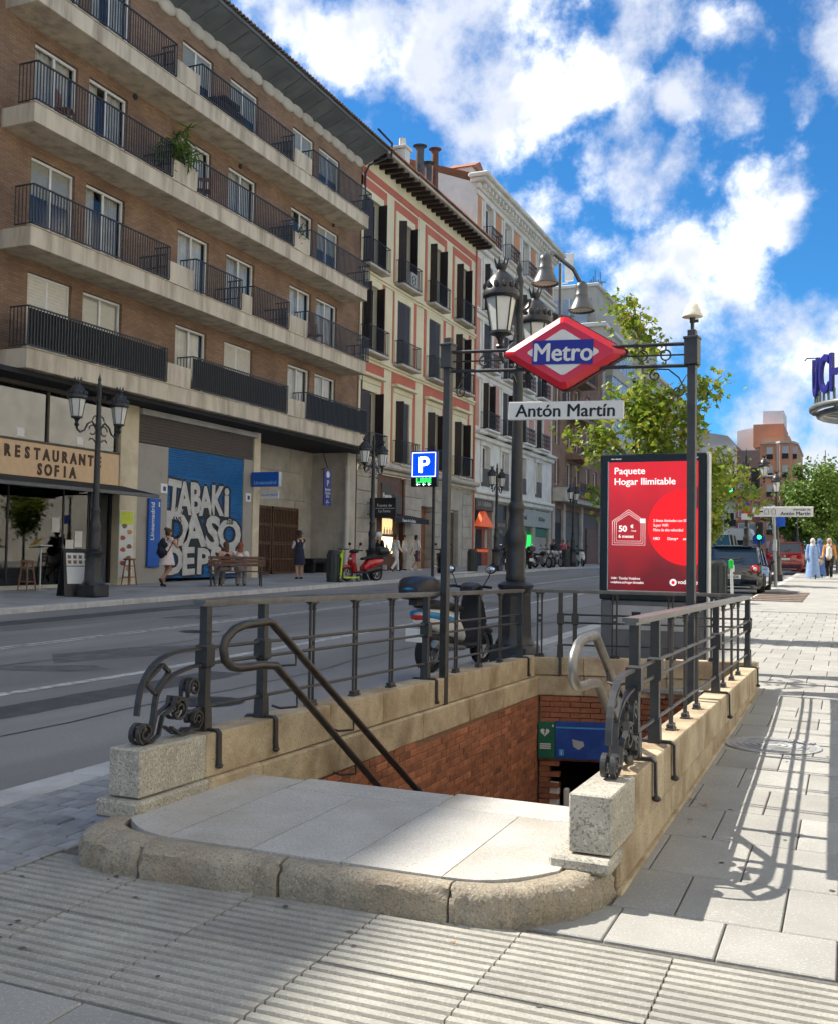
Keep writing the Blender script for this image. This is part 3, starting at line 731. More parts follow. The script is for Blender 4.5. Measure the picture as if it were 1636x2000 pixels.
railing('iron_railing', 'dark iron railing on the right wall of the metro stairs with pale sunlit top rail', (RX, 3.67), (RX, 10.0), lambda s: .388-.022*(.07+s), lambda s: 1.0-.0135*s,
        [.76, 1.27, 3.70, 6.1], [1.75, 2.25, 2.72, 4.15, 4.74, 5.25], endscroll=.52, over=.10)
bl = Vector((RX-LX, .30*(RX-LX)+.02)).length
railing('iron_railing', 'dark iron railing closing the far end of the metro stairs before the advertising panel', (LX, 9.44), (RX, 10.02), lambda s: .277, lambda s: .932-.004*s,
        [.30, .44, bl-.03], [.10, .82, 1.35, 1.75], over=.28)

# ---------------------------------------------------------------- stair handrails
def handrail(label, x, y, zoff, mt, dx):
    t = thing('stair_handrail', label, 'handrail', (x, y, 0))
    def arcpts(): 
        P = [(y+.32, .905), (y+.10, .90), (y+.02, .885), (y-.045, .845), (y-.065, .80), (y-.05, .75), (y+.0, .715), (y+.06, .70), (y+.26, .695)]
        return P
    lo = [(y+.40, .68), (y+1.7, -.22), (y+2.6, -.80)]
    up = [(y+.36, .895), (y+2.25, -.33), (y+2.9, -.80)]
    path = list(reversed([(yy, zz) for yy, zz in up])) + arcpts() + lo
    m = MB(); m.tube([(x, yy, zz+zoff) for yy, zz in path], .021, 12); m.build('rail_tube', mt, t, smooth=180)
    for (yy, zz) in ((y+.62, .50), (y+.60, .72), (y+1.32, .02), (y+1.28, .28)):
        m = MB(); m.tube([(x, yy, zz+zoff), (x, yy, zz+zoff-.055), (x+dx*.6, yy-.05, zz+zoff-.06), (x+dx, yy-.05, zz+zoff-.05)], .007, 6); m.build('bracket', 'iron', t)
    return t
handrail('dark steel handrail looping down the left side of the metro stairs', -2.64, 3.96, .0, 'dark_tube', -.12)
handrail('bright steel handrail looping down the right side of the metro stairs', -1.05, 4.14, -.005, 'steel_tube', .10)

# ---------------------------------------------------------------- gantry with the metro sign
GL, GR = Vector((-2.80, 7.03)), Vector((-.955, 6.80))
gt = thing('sign_gantry', 'dark iron gantry of two square posts and a cross-beam over the metro stairs', 'gantry', (GL.x, GL.y, .1))
gd = (GR-GL).normalized(); ga = math.atan2(gd.y, gd.x); gl = (GR-GL).length
def gp(u, z, o=0.): p = GL+gd*u; return (p.x-gd.y*o, p.y+gd.x*o, z)
for u, zb, h, side in ((0., .10, 2.86, -1), (gl, .12, 2.735, 1)):
    p = gp(u, 0); m = MB(); m.at((p[0], p[1], 0), ga); m.box(-.027, .027, -.027, .027, zb, h-.19, .003); m.build('post', 'iron', gt)
    m = MB(); m.at((p[0], p[1], 0), ga); m.box(-.045, .045, -.045, .045, h-.19, h-.015, .004); m.box(-.05, .05, -.05, .05, h-.018, h, .003); m.box(-.027, .027, -.027, .027, h, h+.045, .003); m.build('post_head', 'iron', gt)
m = MB()
zl, zr_ = 2.80, 2.695
def gz2(u): return zl+(zr_-zl)*u/gl
for dz in (-.005, -.152):
    m = MB(); m.tube([gp(.03, gz2(.03)+dz), gp(gl*.5, gz2(gl*.5)+dz), gp(gl-.03, gz2(gl-.03)+dz)], .0125, 6); m.build('cross_beam', 'iron', gt)
for u0, u1 in ((.03, .46), (1.36, gl-.03)):
    m = MB(); m.tube([gp(u0, gz2(u0)-.078), gp(u1, gz2(u1)-.078)], .006, 5); m.build('tie_bar', 'iron', gt)
for u in (.30, 1.52, 1.68):
    m = MB(); m.tube([gp(u+.034*math.cos(k*.3491), gz2(u)-.078+.034*math.sin(k*.3491)) for k in range(18)], .006, 5, closed=True)
    m.tube([gp(u, gz2(u)), gp(u, gz2(u)-.044)], .006, 5); m.tube([gp(u, gz2(u)-.112), gp(u, gz2(u)-.15)], .006, 5); m.build('ring', 'iron', gt)
def spiral(c, r0, r1, a0, a1, n=26): return [(c[0]+(r0+(r1-r0)*k/n)*math.cos(a0+(a1-a0)*k/n), c[1]+(r0+(r1-r0)*k/n)*math.sin(a0+(a1-a0)*k/n)) for k in range(n+1)]
zb = gz2(.1)-.152
m = MB(); pa = [(.20, zb-.01), (.13, zb-.05), (.085, zb-.12)] + spiral((.115, zb-.16), .04, .008, R(170), R(600)); m.tube([gp(u, z) for u, z in pa], .0055, 5); m.build('scroll_bracket', 'iron', gt)
zb = gz2(gl-.1)-.152
m = MB(); pa = list(reversed(spiral((gl-.25, zb-.055), .045, .008, R(90), R(540)))) + [(gl-.16, zb-.02), (gl-.09, zb-.08), (gl-.055, zb-.15)] + spiral((gl-.095, zb-.17), .045, .008, R(10), R(-420)); m.tube([gp(u, z) for u, z in pa], .0055, 5); m.build('scroll_bracket', 'iron', gt)
# white antenna dome on the right-hand post
mat('cream_plastic', (.72, .68, .56), .4, var=.05)
bc = thing('antenna_dome', 'small cream cone-shaped antenna on the right post of the metro gantry', 'antenna', gp(gl, 2.78))
m = MB(); m.lathe([(.0, .188), (.016, .186), (.034, .172), (.048, .145), (.060, .112), (.068, .098), (.068, .09), (.05, .085), (.02, .083)], 20, cap=False); m.build('dome', 'cream_plastic', bc, smooth=50, world=False)
m = MB(); m.cyl((0, 0, 0), (0, 0, .06), .012, n=10); m.cyl((0, 0, .05), (0, 0, .085), .018, n=10); m.box(.01, .04, -.008, .008, .052, .07); m.build('stem', 'iron', bc, world=False)
# the red diamond
mat('sign_red', (.60, .012, .028), .28, var=.05, spec=.5, coat=.4)
mat('sign_white', (.68, .68, .67), .4, var=.05, stain=((.45, .44, .42), .35), stscale=6)
mat('sign_blue', (.018, .022, .26), .35, var=.08)
mat('black_paint', (.012, .012, .013), .5, var=.1)
uc = .905; dm = thing('metro_sign', 'large red diamond sign with a blue band hanging on the gantry', 'sign', gp(uc, 2.62))
def dp(u, z, o): return (-1.857+(u-uc), 6.91+o, z)
def dbox(pts, o0, o1, bev, name, mt):       # polygon in (u,z) with a bevelled front (towards the camera, o<0)
    c = (sum(p[0] for p in pts)/len(pts), sum(p[1] for p in pts)/len(pts))
    ins = [(c[0]+(p[0]-c[0])*(1-bev), c[1]+(p[1]-c[1])*(1-bev)) for p in pts]
    m = MB(); n = len(pts)
    V = [dp(p[0], p[1], o1) for p in pts] + [dp(p[0], p[1], (o0+o1)/2) for p in pts] + [dp(p[0], p[1], o0) for p in ins]
    m.add(V, [tuple(range(n))] + [(i, i+n, (i+1) % n+n, (i+1) % n) for i in range(n)] + [(i+n, i+2*n, (i+1) % n+2*n, (i+1) % n+n) for i in range(n)] + [tuple(range(3*n-1, 2*n-1, -1))])
    return m.build(name, mt, dm)
zc = 2.70; hw, hh = .462, .272
def dia(hw, hh, r=.0, n=1, cz=zc, cu=uc):      # diamond with softened corners
    base = [(hw, 0), (0, hh), (-hw, 0), (0, -hh)]; out = []
    for i in range(4):
        p = Vector(base[i]); a = Vector(base[i-1]); b = Vector(base[(i+1) % 4]); k = .06
        out += [tuple(p+(a-p)*k), tuple(p+(a-p)*k*.35+(b-p)*k*.35), tuple(p+(b-p)*k)]
    return [(cu+x, cz+y-.042*x) for x, y in out]
dbox(dia(hw*1.03, hh*1.04), .052, -.005, 0., 'frame', 'iron') if False else None
m = dbox([(u, z) for u, z in dia(hw*1.03, hh*1.03)], -.012, .055, .0, 'casing', 'black_paint')
dbox(dia(hw, hh), -.062, -.012, .18, 'red_face', 'sign_red')
dbox(dia(hw*.585, hh*.62), -.0655, -.058, .0, 'white_diamond', 'sign_white')
def gface(u, z, o, tilt=0.): return Matrix.Translation(dp(u, z, o)) @ Matrix.Rotation(R(90), 4, 'X') @ Matrix.Rotation(tilt, 4, 'Z')
tl = -math.atan(.042)
m = MB(); m.m = gface(uc, zc, -.0665, tl); m.box(-.220, .220, -.086, .086, -.004, .004); m.build('blue_band', 'sign_blue', dm)
text('Metro', 'lettering', 'sign_white', dm, .182, gface(uc, zc-.062, -.0715, tl), .001, 0, sx=.95, fat=.0045)
# cables to the station plate and the plate
sp = thing('station_name_plate', 'white plate reading Antón Martín hanging under the red diamond', 'sign', gp(uc, 2.27))
m = MB(); pz = 2.292; m.m = gface(uc+.005, pz, .0, -.03); m.box(-.420, .420, -.066, .066, -.012, .012, .004); m.build('plate', 'sign_white', sp)
text('Antón Martín', 'lettering', 'black_paint', sp, .128, gface(uc+.005, pz-.043, -.0132, -.03), .001, .0, sx=1.04, fat=.0028)
m = MB(); m.tube([dp(uc, 2.42, .01), dp(uc, pz+.06, .01)], .02, 4); m.build('hanger', 'iron', sp)
# twin bell floodlights above
mat('lamp_grey', (.09, .095, .10), .35, .3, var=.12)
fl = thing('twin_floodlight', 'pair of grey bell lamps on a bent pipe above the metro diamond', 'lamp', gp(uc, 2.95))
m = MB(); m.tube([gp(uc, 2.93), gp(uc, 3.36)], .010, 8)
m.tube([gp(uc-.015, 3.355, -.20), gp(uc-.01, 3.41, -.10), gp(uc, 3.395, 0), gp(uc+.07, 3.33, .08), gp(uc+.11, 3.24, .11)], .015, 8); m.build('stem', 'lamp_grey', fl, smooth=60)
def bell(u, z, o):
    p = gp(u, z, o); m = MB()
    m.lathe([(.0, .215), (.025, .21), (.042, .19), (.047, .165), (.047, .12), (.052, .115), (.052, .105), (.056, .085), (.07, .055), (.092, .015), (.098, .0), (.094, -.004), (.088, .0), (.066, .045), (.03, .08), (.0, .085)], 24, c=p, cap=False)
    o_ = m.build('lamp_head', 'lamp_grey', fl, smooth=50)
    m = MB(); m.lathe([(.0, .02), (.05, .02), (.082, .012), (.086, .006)], 20, c=p, cap=False); m.build('lamp_glass', 'cream_plastic', o_)
bell(uc-.02, 3.16, -.22); bell(uc+.12, 3.03, .12)
# notice boards on the back wall of the stairwell
mat('sign_green', (.012, .13, .075), .5, var=.1); mat('panel_blue', (.015, .06, .30), .45, var=.1, stain=((.05, .16, .5), .4), stscale=3)
ag = thing('defibrillator_sign', 'green defibrillator notice with a white heart in the metro stairwell', 'sign', (-2.7, 9.35, -.5))
def bk(x, z, o=0.): return (x, backY(x)+.008-o, z)
def bbox(x0, x1, z0, z1, o, name, mt, par): 
    m = MB(); m.add([bk(x0, z0, o), bk(x1, z0, o), bk(x1, z1, o), bk(x0, z1, o), bk(x0, z0, 0), bk(x1, z0, 0), bk(x1, z1, 0), bk(x0, z1, 0)], [(0, 1, 2, 3), (7, 6, 5, 4), (0, 4, 5, 1), (1, 5, 6, 2), (2, 6, 7, 3), (3, 7, 4, 0)]); return m.build(name, mt, par)
bbox(-2.75, -2.60, -.69, -.345, .03, 'board', 'sign_green', ag)
hm = MB(); hp = []
for k in range(24):
    a = 2*math.pi*k/24; hx = 16*math.sin(a)**3/16; hz = (13*math.cos(a)-5*math.cos(2*a)-2*math.cos(3*a)-math.cos(4*a))/16
    hp.append(bk(-2.69+hx*.042, -.44+hz*.042, .033))
hm.add(hp, [tuple(range(23, -1, -1))]); hm.build('heart', 'sign_white', ag)
hm = MB(); hm.add([bk(-2.685, -.405, .035), bk(-2.70, -.44, .035), bk(-2.692, -.44, .035), bk(-2.697, -.478, .035), bk(-2.677, -.43, .035), bk(-2.687, -.43, .035), bk(-2.672, -.405, .035)], [(0, 1, 2, 3, 4, 5, 6)]); hm.build('bolt', 'sign_green', ag)
for z in (-.56, -.58, -.60): bbox(-2.735, -2.635, z, z+.011, .033, 'text_line', 'sign_white', ag)
hm = MB(); hm.m = None; bbox(-2.625, -2.609, -.383, -.375, .033, 'cross', 'sign_white', ag); bbox(-2.621, -2.613, -.391, -.367, .0335, 'cross', 'sign_white', ag)
bp_ = thing('line_panel', 'blue station panel with number 1 in the metro stairwell beside the green notice', 'sign', (-2.3, 9.4, -.5))
bbox(-2.595, -2.12, -.69, -.335, .028, 'board', 'panel_blue', bp_)
mat('panel_light', (.06, .30, .62), .5, var=.1)
bbox(-2.56, -2.515, -.66, -.60, .031, 'number_field', 'panel_light', bp_); text('1', 'number', 'sign_white', bp_, .06, Matrix.Translation(bk(-2.538, -.652, .034)) @ Matrix.Rotation(math.atan(.3), 4, 'Z') @ Matrix.Rotation(R(90), 4, 'X'), .001)
bbox(-2.59, -2.13, -.40, -.385, .031, 'stripe', 'panel_light', bp_)
mat('graffiti_scrape', (.40, .42, .45), .7)
hm = MB(); hm.add([bk(-2.44, -.50, .031), bk(-2.43, -.57, .031), bk(-2.38, -.60, .031), bk(-2.33, -.56, .031), bk(-2.34, -.52, .031), bk(-2.40, -.51, .031)], [(0, 1, 2, 3, 4, 5)]); hm.build('scraped_patch', 'graffiti_scrape', bp_)
# ================================================================ buildings on the far side
XW, XB = -19.8, -18.7
brickmat('brick_brown', (.30, .175, .10), (.21, .12, .07), (.17, .125, .09), .25, .07)
mat('concrete_cream', (.58, .51, .39), .85, var=.14, scale=1.6, bump=.12, bscale=60, stain=((.25, .20, .14), .75), stscale=2.6, stretch=(1, 1, .16))
mat('render_grey', (.40, .39, .37), .85, var=.1, scale=1.5, stain=((.26, .25, .23), .5), stscale=1.)
mat('white_frame', (.72, .71, .68), .45, var=.05)
mat('curtain', (.74, .71, .64), .9, var=.12, scale=3, rv=.12)
mat('blind', (.62, .59, .50), .7, var=.06, rv=.06)
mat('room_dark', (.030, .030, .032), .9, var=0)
mat('bar_grey', (.04, .04, .043), .5, var=.15)
mat('cover_black', (.016, .017, .016), .8, var=.15)
mat('soffit', (.13, .145, .155), .8, var=.25, scale=2, stain=((.05, .055, .06), .6), stscale=1.)
mat('roof_tile', (.33, .15, .09), .85, var=.35, scale=9, bump=.3, rv=.1)
mat('roof_tile_dark', (.12, .085, .065), .9, var=.4, scale=9, bump=.3)
mat('stone_pale', (.48, .44, .37), .85, var=.12, scale=2, bump=.15, bscale=70, stain=((.27, .235, .19), .5), stscale=.9)
glassmat('pane', (.85, .87, .86), .03, .03)
glassmat('shop_glass', (.72, .80, .78), .02, .03)
def wavy(mb, X, y0, y1, z0, z1, amp=.02, n=18):
    for i in range(n):
        a, b = y0+(y1-y0)*i/n, y0+(y1-y0)*(i+1)/n
        xa, xb = X+amp*math.sin(i*1.9), X+amp*math.sin((i+1)*1.9)
        mb.quad((xa, a, z0), (xb, b, z0), (xb, b, z1), (xa, a, z1))
    return mb
_wm = {}
def window(parent, X, y0, y1, z0, z1, leaves=2, fill='curtain', fr='white_frame', fw=.07, depth=.12):
    """frame (part) with pane and curtain or blind (sub-parts)"""
    w, h = round(y1-y0, 2), round(z1-z0, 2); key = (w, h, leaves, fr, fw)
    if key not in _wm:
        m = MB()
        m.box(-.05, .03, 0, w, h-fw, h, .006); m.box(-.05, .03, 0, w, 0, fw*.8, .006); m.box(-.05, .03, 0, fw, fw*.8, h-fw, .006); m.box(-.05, .03, w-fw, w, fw*.8, h-fw, .006)
        for k in range(1, leaves): c = w*k/leaves; m.box(-.05, .012, c-fw*.55, c+fw*.55, fw*.8, h-fw, .005)
        p = MB(); p.quad((-.02, fw, fw*.8), (-.02, w-fw, fw*.8), (-.02, w-fw, h-fw), (-.02, fw, h-fw))
        c = MB()
        wavy(c, -.14, fw, w*.36, .05, h-.02); wavy(c, -.14, w*.62, w-fw, .05, h-.02)
        c2 = MB(); wavy(c2, -.14, fw, w-fw, .05, h-.02, .025, 26)
        b = MB(); n = int((h-.1)/.09)
        for k in range(n): b.box(-.012, .004, fw, w-fw, h-fw-(k+1)*.09+.006, h-fw-k*.09)
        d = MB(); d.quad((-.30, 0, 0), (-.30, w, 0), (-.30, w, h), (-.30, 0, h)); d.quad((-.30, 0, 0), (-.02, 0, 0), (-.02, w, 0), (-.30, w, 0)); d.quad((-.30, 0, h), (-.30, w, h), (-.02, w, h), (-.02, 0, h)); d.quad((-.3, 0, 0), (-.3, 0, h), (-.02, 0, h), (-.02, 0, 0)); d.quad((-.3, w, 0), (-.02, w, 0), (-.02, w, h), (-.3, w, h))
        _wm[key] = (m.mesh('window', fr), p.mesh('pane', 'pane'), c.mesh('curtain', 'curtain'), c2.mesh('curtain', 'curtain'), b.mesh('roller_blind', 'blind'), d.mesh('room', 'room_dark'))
    fm, pm, cm, cm2, bm_, dm_ = _wm[key]
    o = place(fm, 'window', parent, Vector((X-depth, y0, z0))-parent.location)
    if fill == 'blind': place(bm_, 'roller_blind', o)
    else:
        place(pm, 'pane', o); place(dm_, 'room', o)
        if fill == 'curtain': place(cm, 'curtain', o)
        elif fill == 'net': place(cm2, 'curtain', o)
        elif fill == 'half': x = place(bm_, 'roller_blind', o, (-.05, 0, (z1-z0)*.55)); x.scale = (1, 1, .45)
    return o
AB = thing('apartment_building', 'brown brick apartment block with cream balcony bands above the shops', 'building', (-21, 20, .3))
Zs = [5.73, 8.81, 11.95, 15.05]; Zt = [8.53, 11.63, 14.70, 17.86]
Cy = [(19.78, 21.4), (21.85, 23.5), (26.08, 27.78), (28.82, 30.6), (33.08, 34.78), (35.2, 37.0)]
BAY2 = -23.0      # the same bay again, to the left of the picture
holes = []
wins = []
for f in range(4):
    for c, (a, b) in enumerate(Cy):
        z0 = Zs[f]+.58; holes.append((a, b, z0, Zt[f])); wins.append((f, c, a, b, z0, Zt[f]))
m = MB(); m.wall(XW, 16.4, 39.15, 5.73, 18.75, holes, .14); m.quad((XW, 39.15, 0), (-32, 39.15, 0), (-32, 39.15, 18.75), (XW, 39.15, 18.75)); m.quad((-32, 16.4, 0), (XW, 16.4, 0), (XW, 16.4, 18.75), (-32, 16.4, 18.75)); m.quad((-32, 16.4, 0), (-32, 16.4, 18.7), (-32, 39.15, 18.7), (-32, 39.15, 0))
m.build('brick_wall', 'brick_brown', AB)
fills = {(0, 0): 'blind', (0, 3): 'blind', (0, 1): 'half', (0, 2): 'net', (0, 4): 'net', (0, 5): 'net', (1, 0): 'half', (1, 1): 'curtain', (1, 2): 'net', (1, 3): 'net', (1, 4): 'net', (1, 5): 'net', (2, 0): 'net', (2, 1): 'curtain', (2, 2): 'net', (2, 3): 'net', (2, 4): 'curtain', (2, 5): 'half', (3, 2): 'half', (3, 3): 'half', (3, 4): 'half', (3, 5): 'half'}
for f, c, a, b, z0, z1 in wins: window(AB, XW, a, b, z0, z1, 2, fills.get((f, c % 10), 'curtain'))
segs = [[(18.7, 24.22), (25.5, 31.22), (32.6, 37.75)], [(18.74, 24.22), (25.52, 28.1), (28.86, 31.2), (32.6, 37.75)], [(18.74, 24.25), (25.55, 31.45), (32.7, 37.75)], [(18.74, 24.3), (25.58, 31.3), (32.75, 37.75)]]
_rl = {}
def rail_mesh(L_, cover):
    if (L_, cover) in _rl: return _rl[L_, cover]
    m = MB(); h = 1.06
    m.box(-.02, .025, 0, L_, h-.035, h); m.box(-.015, .015, 0, L_, .05, .08)
    n = int(L_/.105)
    for k in range(n+1): y = L_*k/n; m.box(-.009, .009, y-.014, y+.014, .08, h-.035)
    for yy in (0, L_):
        m.box(-.6, 0, yy-.015, yy+.015, h-.035, h); 
        for k in range(5): m.box(-.6+k*.12, -.582+k*.12, yy-.01, yy+.01, .08, h-.035)
        m.box(-.6, 0, yy-.012, yy+.012, .05, .08)
    _rl[L_, cover] = m.mesh('balcony_railing', 'bar_grey'); return _rl[L_, cover]
for bay in (0.,):
    for f in range(4):
        z0 = Zs[f]; y0, y1 = 18.73+bay, 37.62+bay
        m = MB(); pr = [(XW, z0+.52), (XW, z0+.10), (XB+.0-.06, z0), (XB, z0), (XB, z0+.52)]
        m.box(XW-.05, XB, y0, y1, z0, z0+.50, .012); sb = m.build('balcony_slab', 'concrete_cream', AB)
        m = MB(); m.box(XB-.14, XB+.03, y0-.03, y1+.03, z0+.50, z0+.53, .006); m.build('drip_edge', 'concrete_cream', sb)
        sg = segs[f]
        for i, (a, b) in enumerate(sg):
            L_ = round(b-a, 2); o = place(rail_mesh(L_, f == 0), 'balcony_railing', AB, Vector((XB+.045, a+bay, z0+.50))-AB.location); o['kind'] = 'stuff'
            if f == 0:
                mm = MB(); mm.quad((-.02, .02, .08), (-.02, L_-.02, .08), (-.02, L_-.02, .96), (-.02, .02, 1.0)); place(mm.mesh('rail_cover', 'cover_black'), 'rail_cover', o)
            elif i == 2 or (i == 0 and f != 3):
                pass
            if f > 0:      # low divider inside the balcony end
                mm = MB()
                for k in range(8): mm.box(-1.0+k*.13, -.98+k*.13, L_-.14, L_-.12, .05, .78)
                mm.box(-1.0, 0, L_-.145, L_-.115, .76, .80); mm.box(-1.0, 0, L_-.145, L_-.115, .40, .43); place(mm.mesh('divider_grille', 'bar_grey'), 'divider_grille', o)
            if i < len(sg)-1:
                a2, b2 = b+.03+bay, sg[i+1][0]-.03+bay
                mm = MB(); mm.box(XB-.14, XB-.002, a2, b2, z0+.531, z0+1.16, .012); mm.build('parapet', 'concrete_cream', sb)
# eaves and roof
m = MB(); m.quad((XW, 16.4, 18.62), (XW, 39.4, 18.62), (XB, 39.4, 19.06), (XB, 16.4, 19.06)); m.box(XB-.06, XB+.05, 16.4, 39.4, 19.05, 19.17); m.build('soffit', 'soffit', AB)
mr = MB()
mr = MB()
for k in range(25):
    y = 16.6+k*.9; mr.add([(XW, y, 18.60), (XB-.06, y, 19.02), (XB-.06, y+.09, 19.02), (XW, y+.09, 18.60), (XW, y, 18.68), (XB-.06, y, 19.1), (XB-.06, y+.09, 19.1), (XW, y+.09, 18.68)], [(0, 1, 2, 3), (0, 4, 5, 1), (3, 2, 6, 7), (1, 5, 6, 2)])
mr.build('eave_boards', 'soffit', AB, kind='stuff')
mc = MB()
for k in range(30): mc.sph((XW+.02, 16.9+k*.75+random.uniform(-.1, .1), 18.52+random.uniform(-.05, .04)), (.13, .50, .26), 10, 6)
mc.build('corbel_row', 'stone_pale', AB, smooth=180, kind='stuff')
m = MB(); m.add([(XB+.10, 16.4, 19.16), (XB+.10, 39.5, 19.16), (-26, 39.5, 21.6), (-26, 16.4, 21.6), (-33, 16.4, 19.0), (-33, 39.5, 19.0)], [(0, 1, 2, 3), (3, 2, 5, 4), (0, 3, 4), (1, 5, 2)]); rf = m.build('roof', 'roof_tile_dark', AB)
mt = MB(); y = 16.5
sl_ = (21.6-19.16)/(26+XB+.1)
while y < 39.5:
    for row in range(3):
        pts = []; x0 = XB+.16-row*.42; x1 = x0-.46
        for x, dz in ((x0, .05), (x1, .03)):
            pts.append([(x, y+.085*math.cos(t), 19.16+(XB+.10-x)*sl_+dz+.075*math.sin(t)) for t in [math.pi*i/5 for i in range(6)]])
        mt.loft(pts, cap=False, closed=False); mt.add(pts[0], [tuple(range(6))])
    y += .215
mt.build('eave_tiles', 'roof_tile_dark', rf, kind='stuff')
for y in (35.0, 39.0, 22.0):
    m = MB(); m.box(-21.4, -20.9, y-.3, y+.3, 19.6, 21.15); m.box(-21.5, -20.8, y-.4, y+.4, 21.15, 21.22); c = m.build('chimney', 'brick_brown', rf)
    m = MB(); m.slab([(y-.42, 21.22), (y+.42, 21.22), (y, 21.5)], -21.5, -20.8, 'x'); m.build('chimney_cap', 'roof_tile', c)
# wall vents and downpipe
for (y, z) in ((22.2, 14.95), (27.9, 14.92), (34.9, 15.0)):
    m = MB(); m.cyl((XW-.02, y+1.6, z), (XW+.04, y+1.6, z), .09, n=12); m.build('wall_vent', 'room_dark', AB)
mat('pipe_white', (.55, .52, .46), .6, var=.2, scale=3, stain=((.3, .24, .17), .6), stscale=3)
m = MB(); m.tube([(XW+.10, 38.05, .55), (XW+.10, 38.05, 5.0)], .11, 10); m.build('downpipe', 'pipe_white', AB, smooth=60)
m = MB(); m.tube([(XW+.07, 39.3, 5.9), (XW+.07, 39.3, 18.2), (XW+.2, 39.4, 18.6), (XB-.1, 39.6, 18.9), (XB, 39.8, 18.95), (XB+.02, 39.8, 19.6), (XB-.5, 39.4, 20.2)], .05, 8); m.build('downpipe', 'iron', AB, smooth=60)
# taller neighbour to the left of the picture, whose shadow lies over the entrance
LB = thing('corner_building', 'tall plain stone building left of the brown brick apartment block', 'building', (-21, 4, .1))
lh = [(a, a+1.3, z, z+2.1) for a in (-9.5, -6.0, -2.5, 1.0, 4.5, 8.0, 11.5, 14.2) for z in (1.0, 5.0, 8.4, 11.8, 15.2, 18.4)]
m = MB(); m.wall(XW, -12, 16.38, -.1, 21.3, lh, .2); m.quad((XW, 16.38, 0), (-32, 16.38, 0), (-32, 16.38, 21.3), (XW, 16.38, 21.3)); m.quad((-32, -12, 0), (XW, -12, 0), (XW, -12, 21.3), (-32, -12, 21.3)); m.quad((-32, -12, 0), (-32, -12, 21.3), (-32, 16.38, 21.3), (-32, 16.38, 0)); m.quad((XW, -12, 21.3), (XW, 16.38, 21.3), (-32, 16.38, 21.3), (-32, -12, 21.3)); m.build('wall', 'stone_pale', LB)
m = MB(); m.box(XW-.3, XW+.35, -12.2, 16.37, 21.12, 21.55, .05); m.build('cornice', 'stone_pale', LB)
for a, b, c, d in lh: window(LB, XW, a+.02, b-.02, c+.02, d-.02, 2, random.choice(('curtain', 'net', 'half')))
# ---- ground floor
G0 = .15
mat('cream_paint', (.64, .55, .38), .7, var=.1, scale=2, stain=((.36, .29, .19), .5), stscale=1.5)
mat('peach_sign', (.68, .47, .27), .6, var=.05)
mat('louvre_brown', (.085, .066, .05), .6, var=.15)
mat('panel_grey', (.36, .335, .29), .7, var=.1, scale=1.2, stain=((.23, .20, .16), .6), stscale=1.2)
mat('black_metal', (.018, .018, .02), .4, var=.1)
def bx(name, mt, x0, x1, y0, y1, z0, z1, b=.0, par=None, **k):
    m = MB(); m.box(x0, x1, y0, y1, z0, z1, b); return m.build(name, mt, par or AB, **k)
bx('pillar', 'cream_paint', -20.3, XW+.02, 23.62, 24.42, .1, 5.70, .01)
bx('grey_panel', 'panel_grey', -20.0, XW-.02, 24.42, 25.93, .1, 4.52, .005)
bx('pillar', 'cream_paint', -20.2, XW+.02, 30.86, 31.28, .3, 5.68, .01)
bx('side_jamb', 'panel_grey', -20.0, XW-.03, 30.28, 30.86, .3, 4.56, .005)
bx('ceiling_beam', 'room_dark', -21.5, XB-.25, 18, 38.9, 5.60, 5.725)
bx('fascia_strip', 'render_grey', XW-.1, XW+.16, 24.4, 30.9, 5.38, 5.56, .01)
lo = bx('louvre_band', 'louvre_brown', -20.0, XW-.06, 24.42, 30.86, 4.54, 5.40)
for k in range(9):
    bx('louvre_slat', 'louvre_brown', XW-.058, XW-.02, 24.45, 30.83, 4.56+k*.093, 4.56+k*.093+.06, .0, lo)
# blue roller shutter with sprayed lettering
mat('shutter_blue', (.012, .13, .34), .5, var=.15, scale=2)
mat('spray_silver', (.50, .49, .45), .55, var=.12, scale=5)
mat('spray_black', (.02, .02, .024), .6, var=.2, scale=5)
ms = MB(); n = 56; zz0, zz1 = .36, 4.54
for k in range(n):
    a = zz0+(zz1-zz0)*k/n; h = (zz1-zz0)/n
    ms.add([(XW-.10, 25.93, a), (XW-.10, 30.28, a), (XW-.075, 30.28, a+h*.35), (XW-.075, 25.93, a+h*.35), (XW-.075, 30.28, a+h*.75), (XW-.075, 25.93, a+h*.75), (XW-.10, 30.28, a+h), (XW-.10, 25.93, a+h)], [(0, 1, 2, 3), (3, 2, 4, 5), (5, 4, 6, 7)])
sh = ms.build('roller_shutter', 'shutter_blue', AB)
def spray(pts, mt, x, name='graffiti_fill'):
    m = MB(); m.add([(x, y, z) for y, z in pts], [tuple(range(len(pts)))]); return m.build(name, mt, sh)
def blob(y0, y1, z0, z1, n=26, j=.05): 
    cy, cz = (y0+y1)/2, (z0+z1)/2; out = []
    for k in range(n):
        t = 2*math.pi*k/n; c, s_ = math.cos(t), math.sin(t); e = .45
        out.append((cy+(y1-y0)/2*math.copysign(abs(c)**e, c)*(1+random.uniform(-j, j)), cz+(z1-z0)/2*math.copysign(abs(s_)**e, s_)*(1+random.uniform(-j, j))))
    return out
xg = XW-.070
spray(blob(26.1, 29.3, 2.30, 2.75), 'spray_black', xg); spray(blob(26.0, 29.9, 1.28, 1.62), 'spray_black', xg+.001)
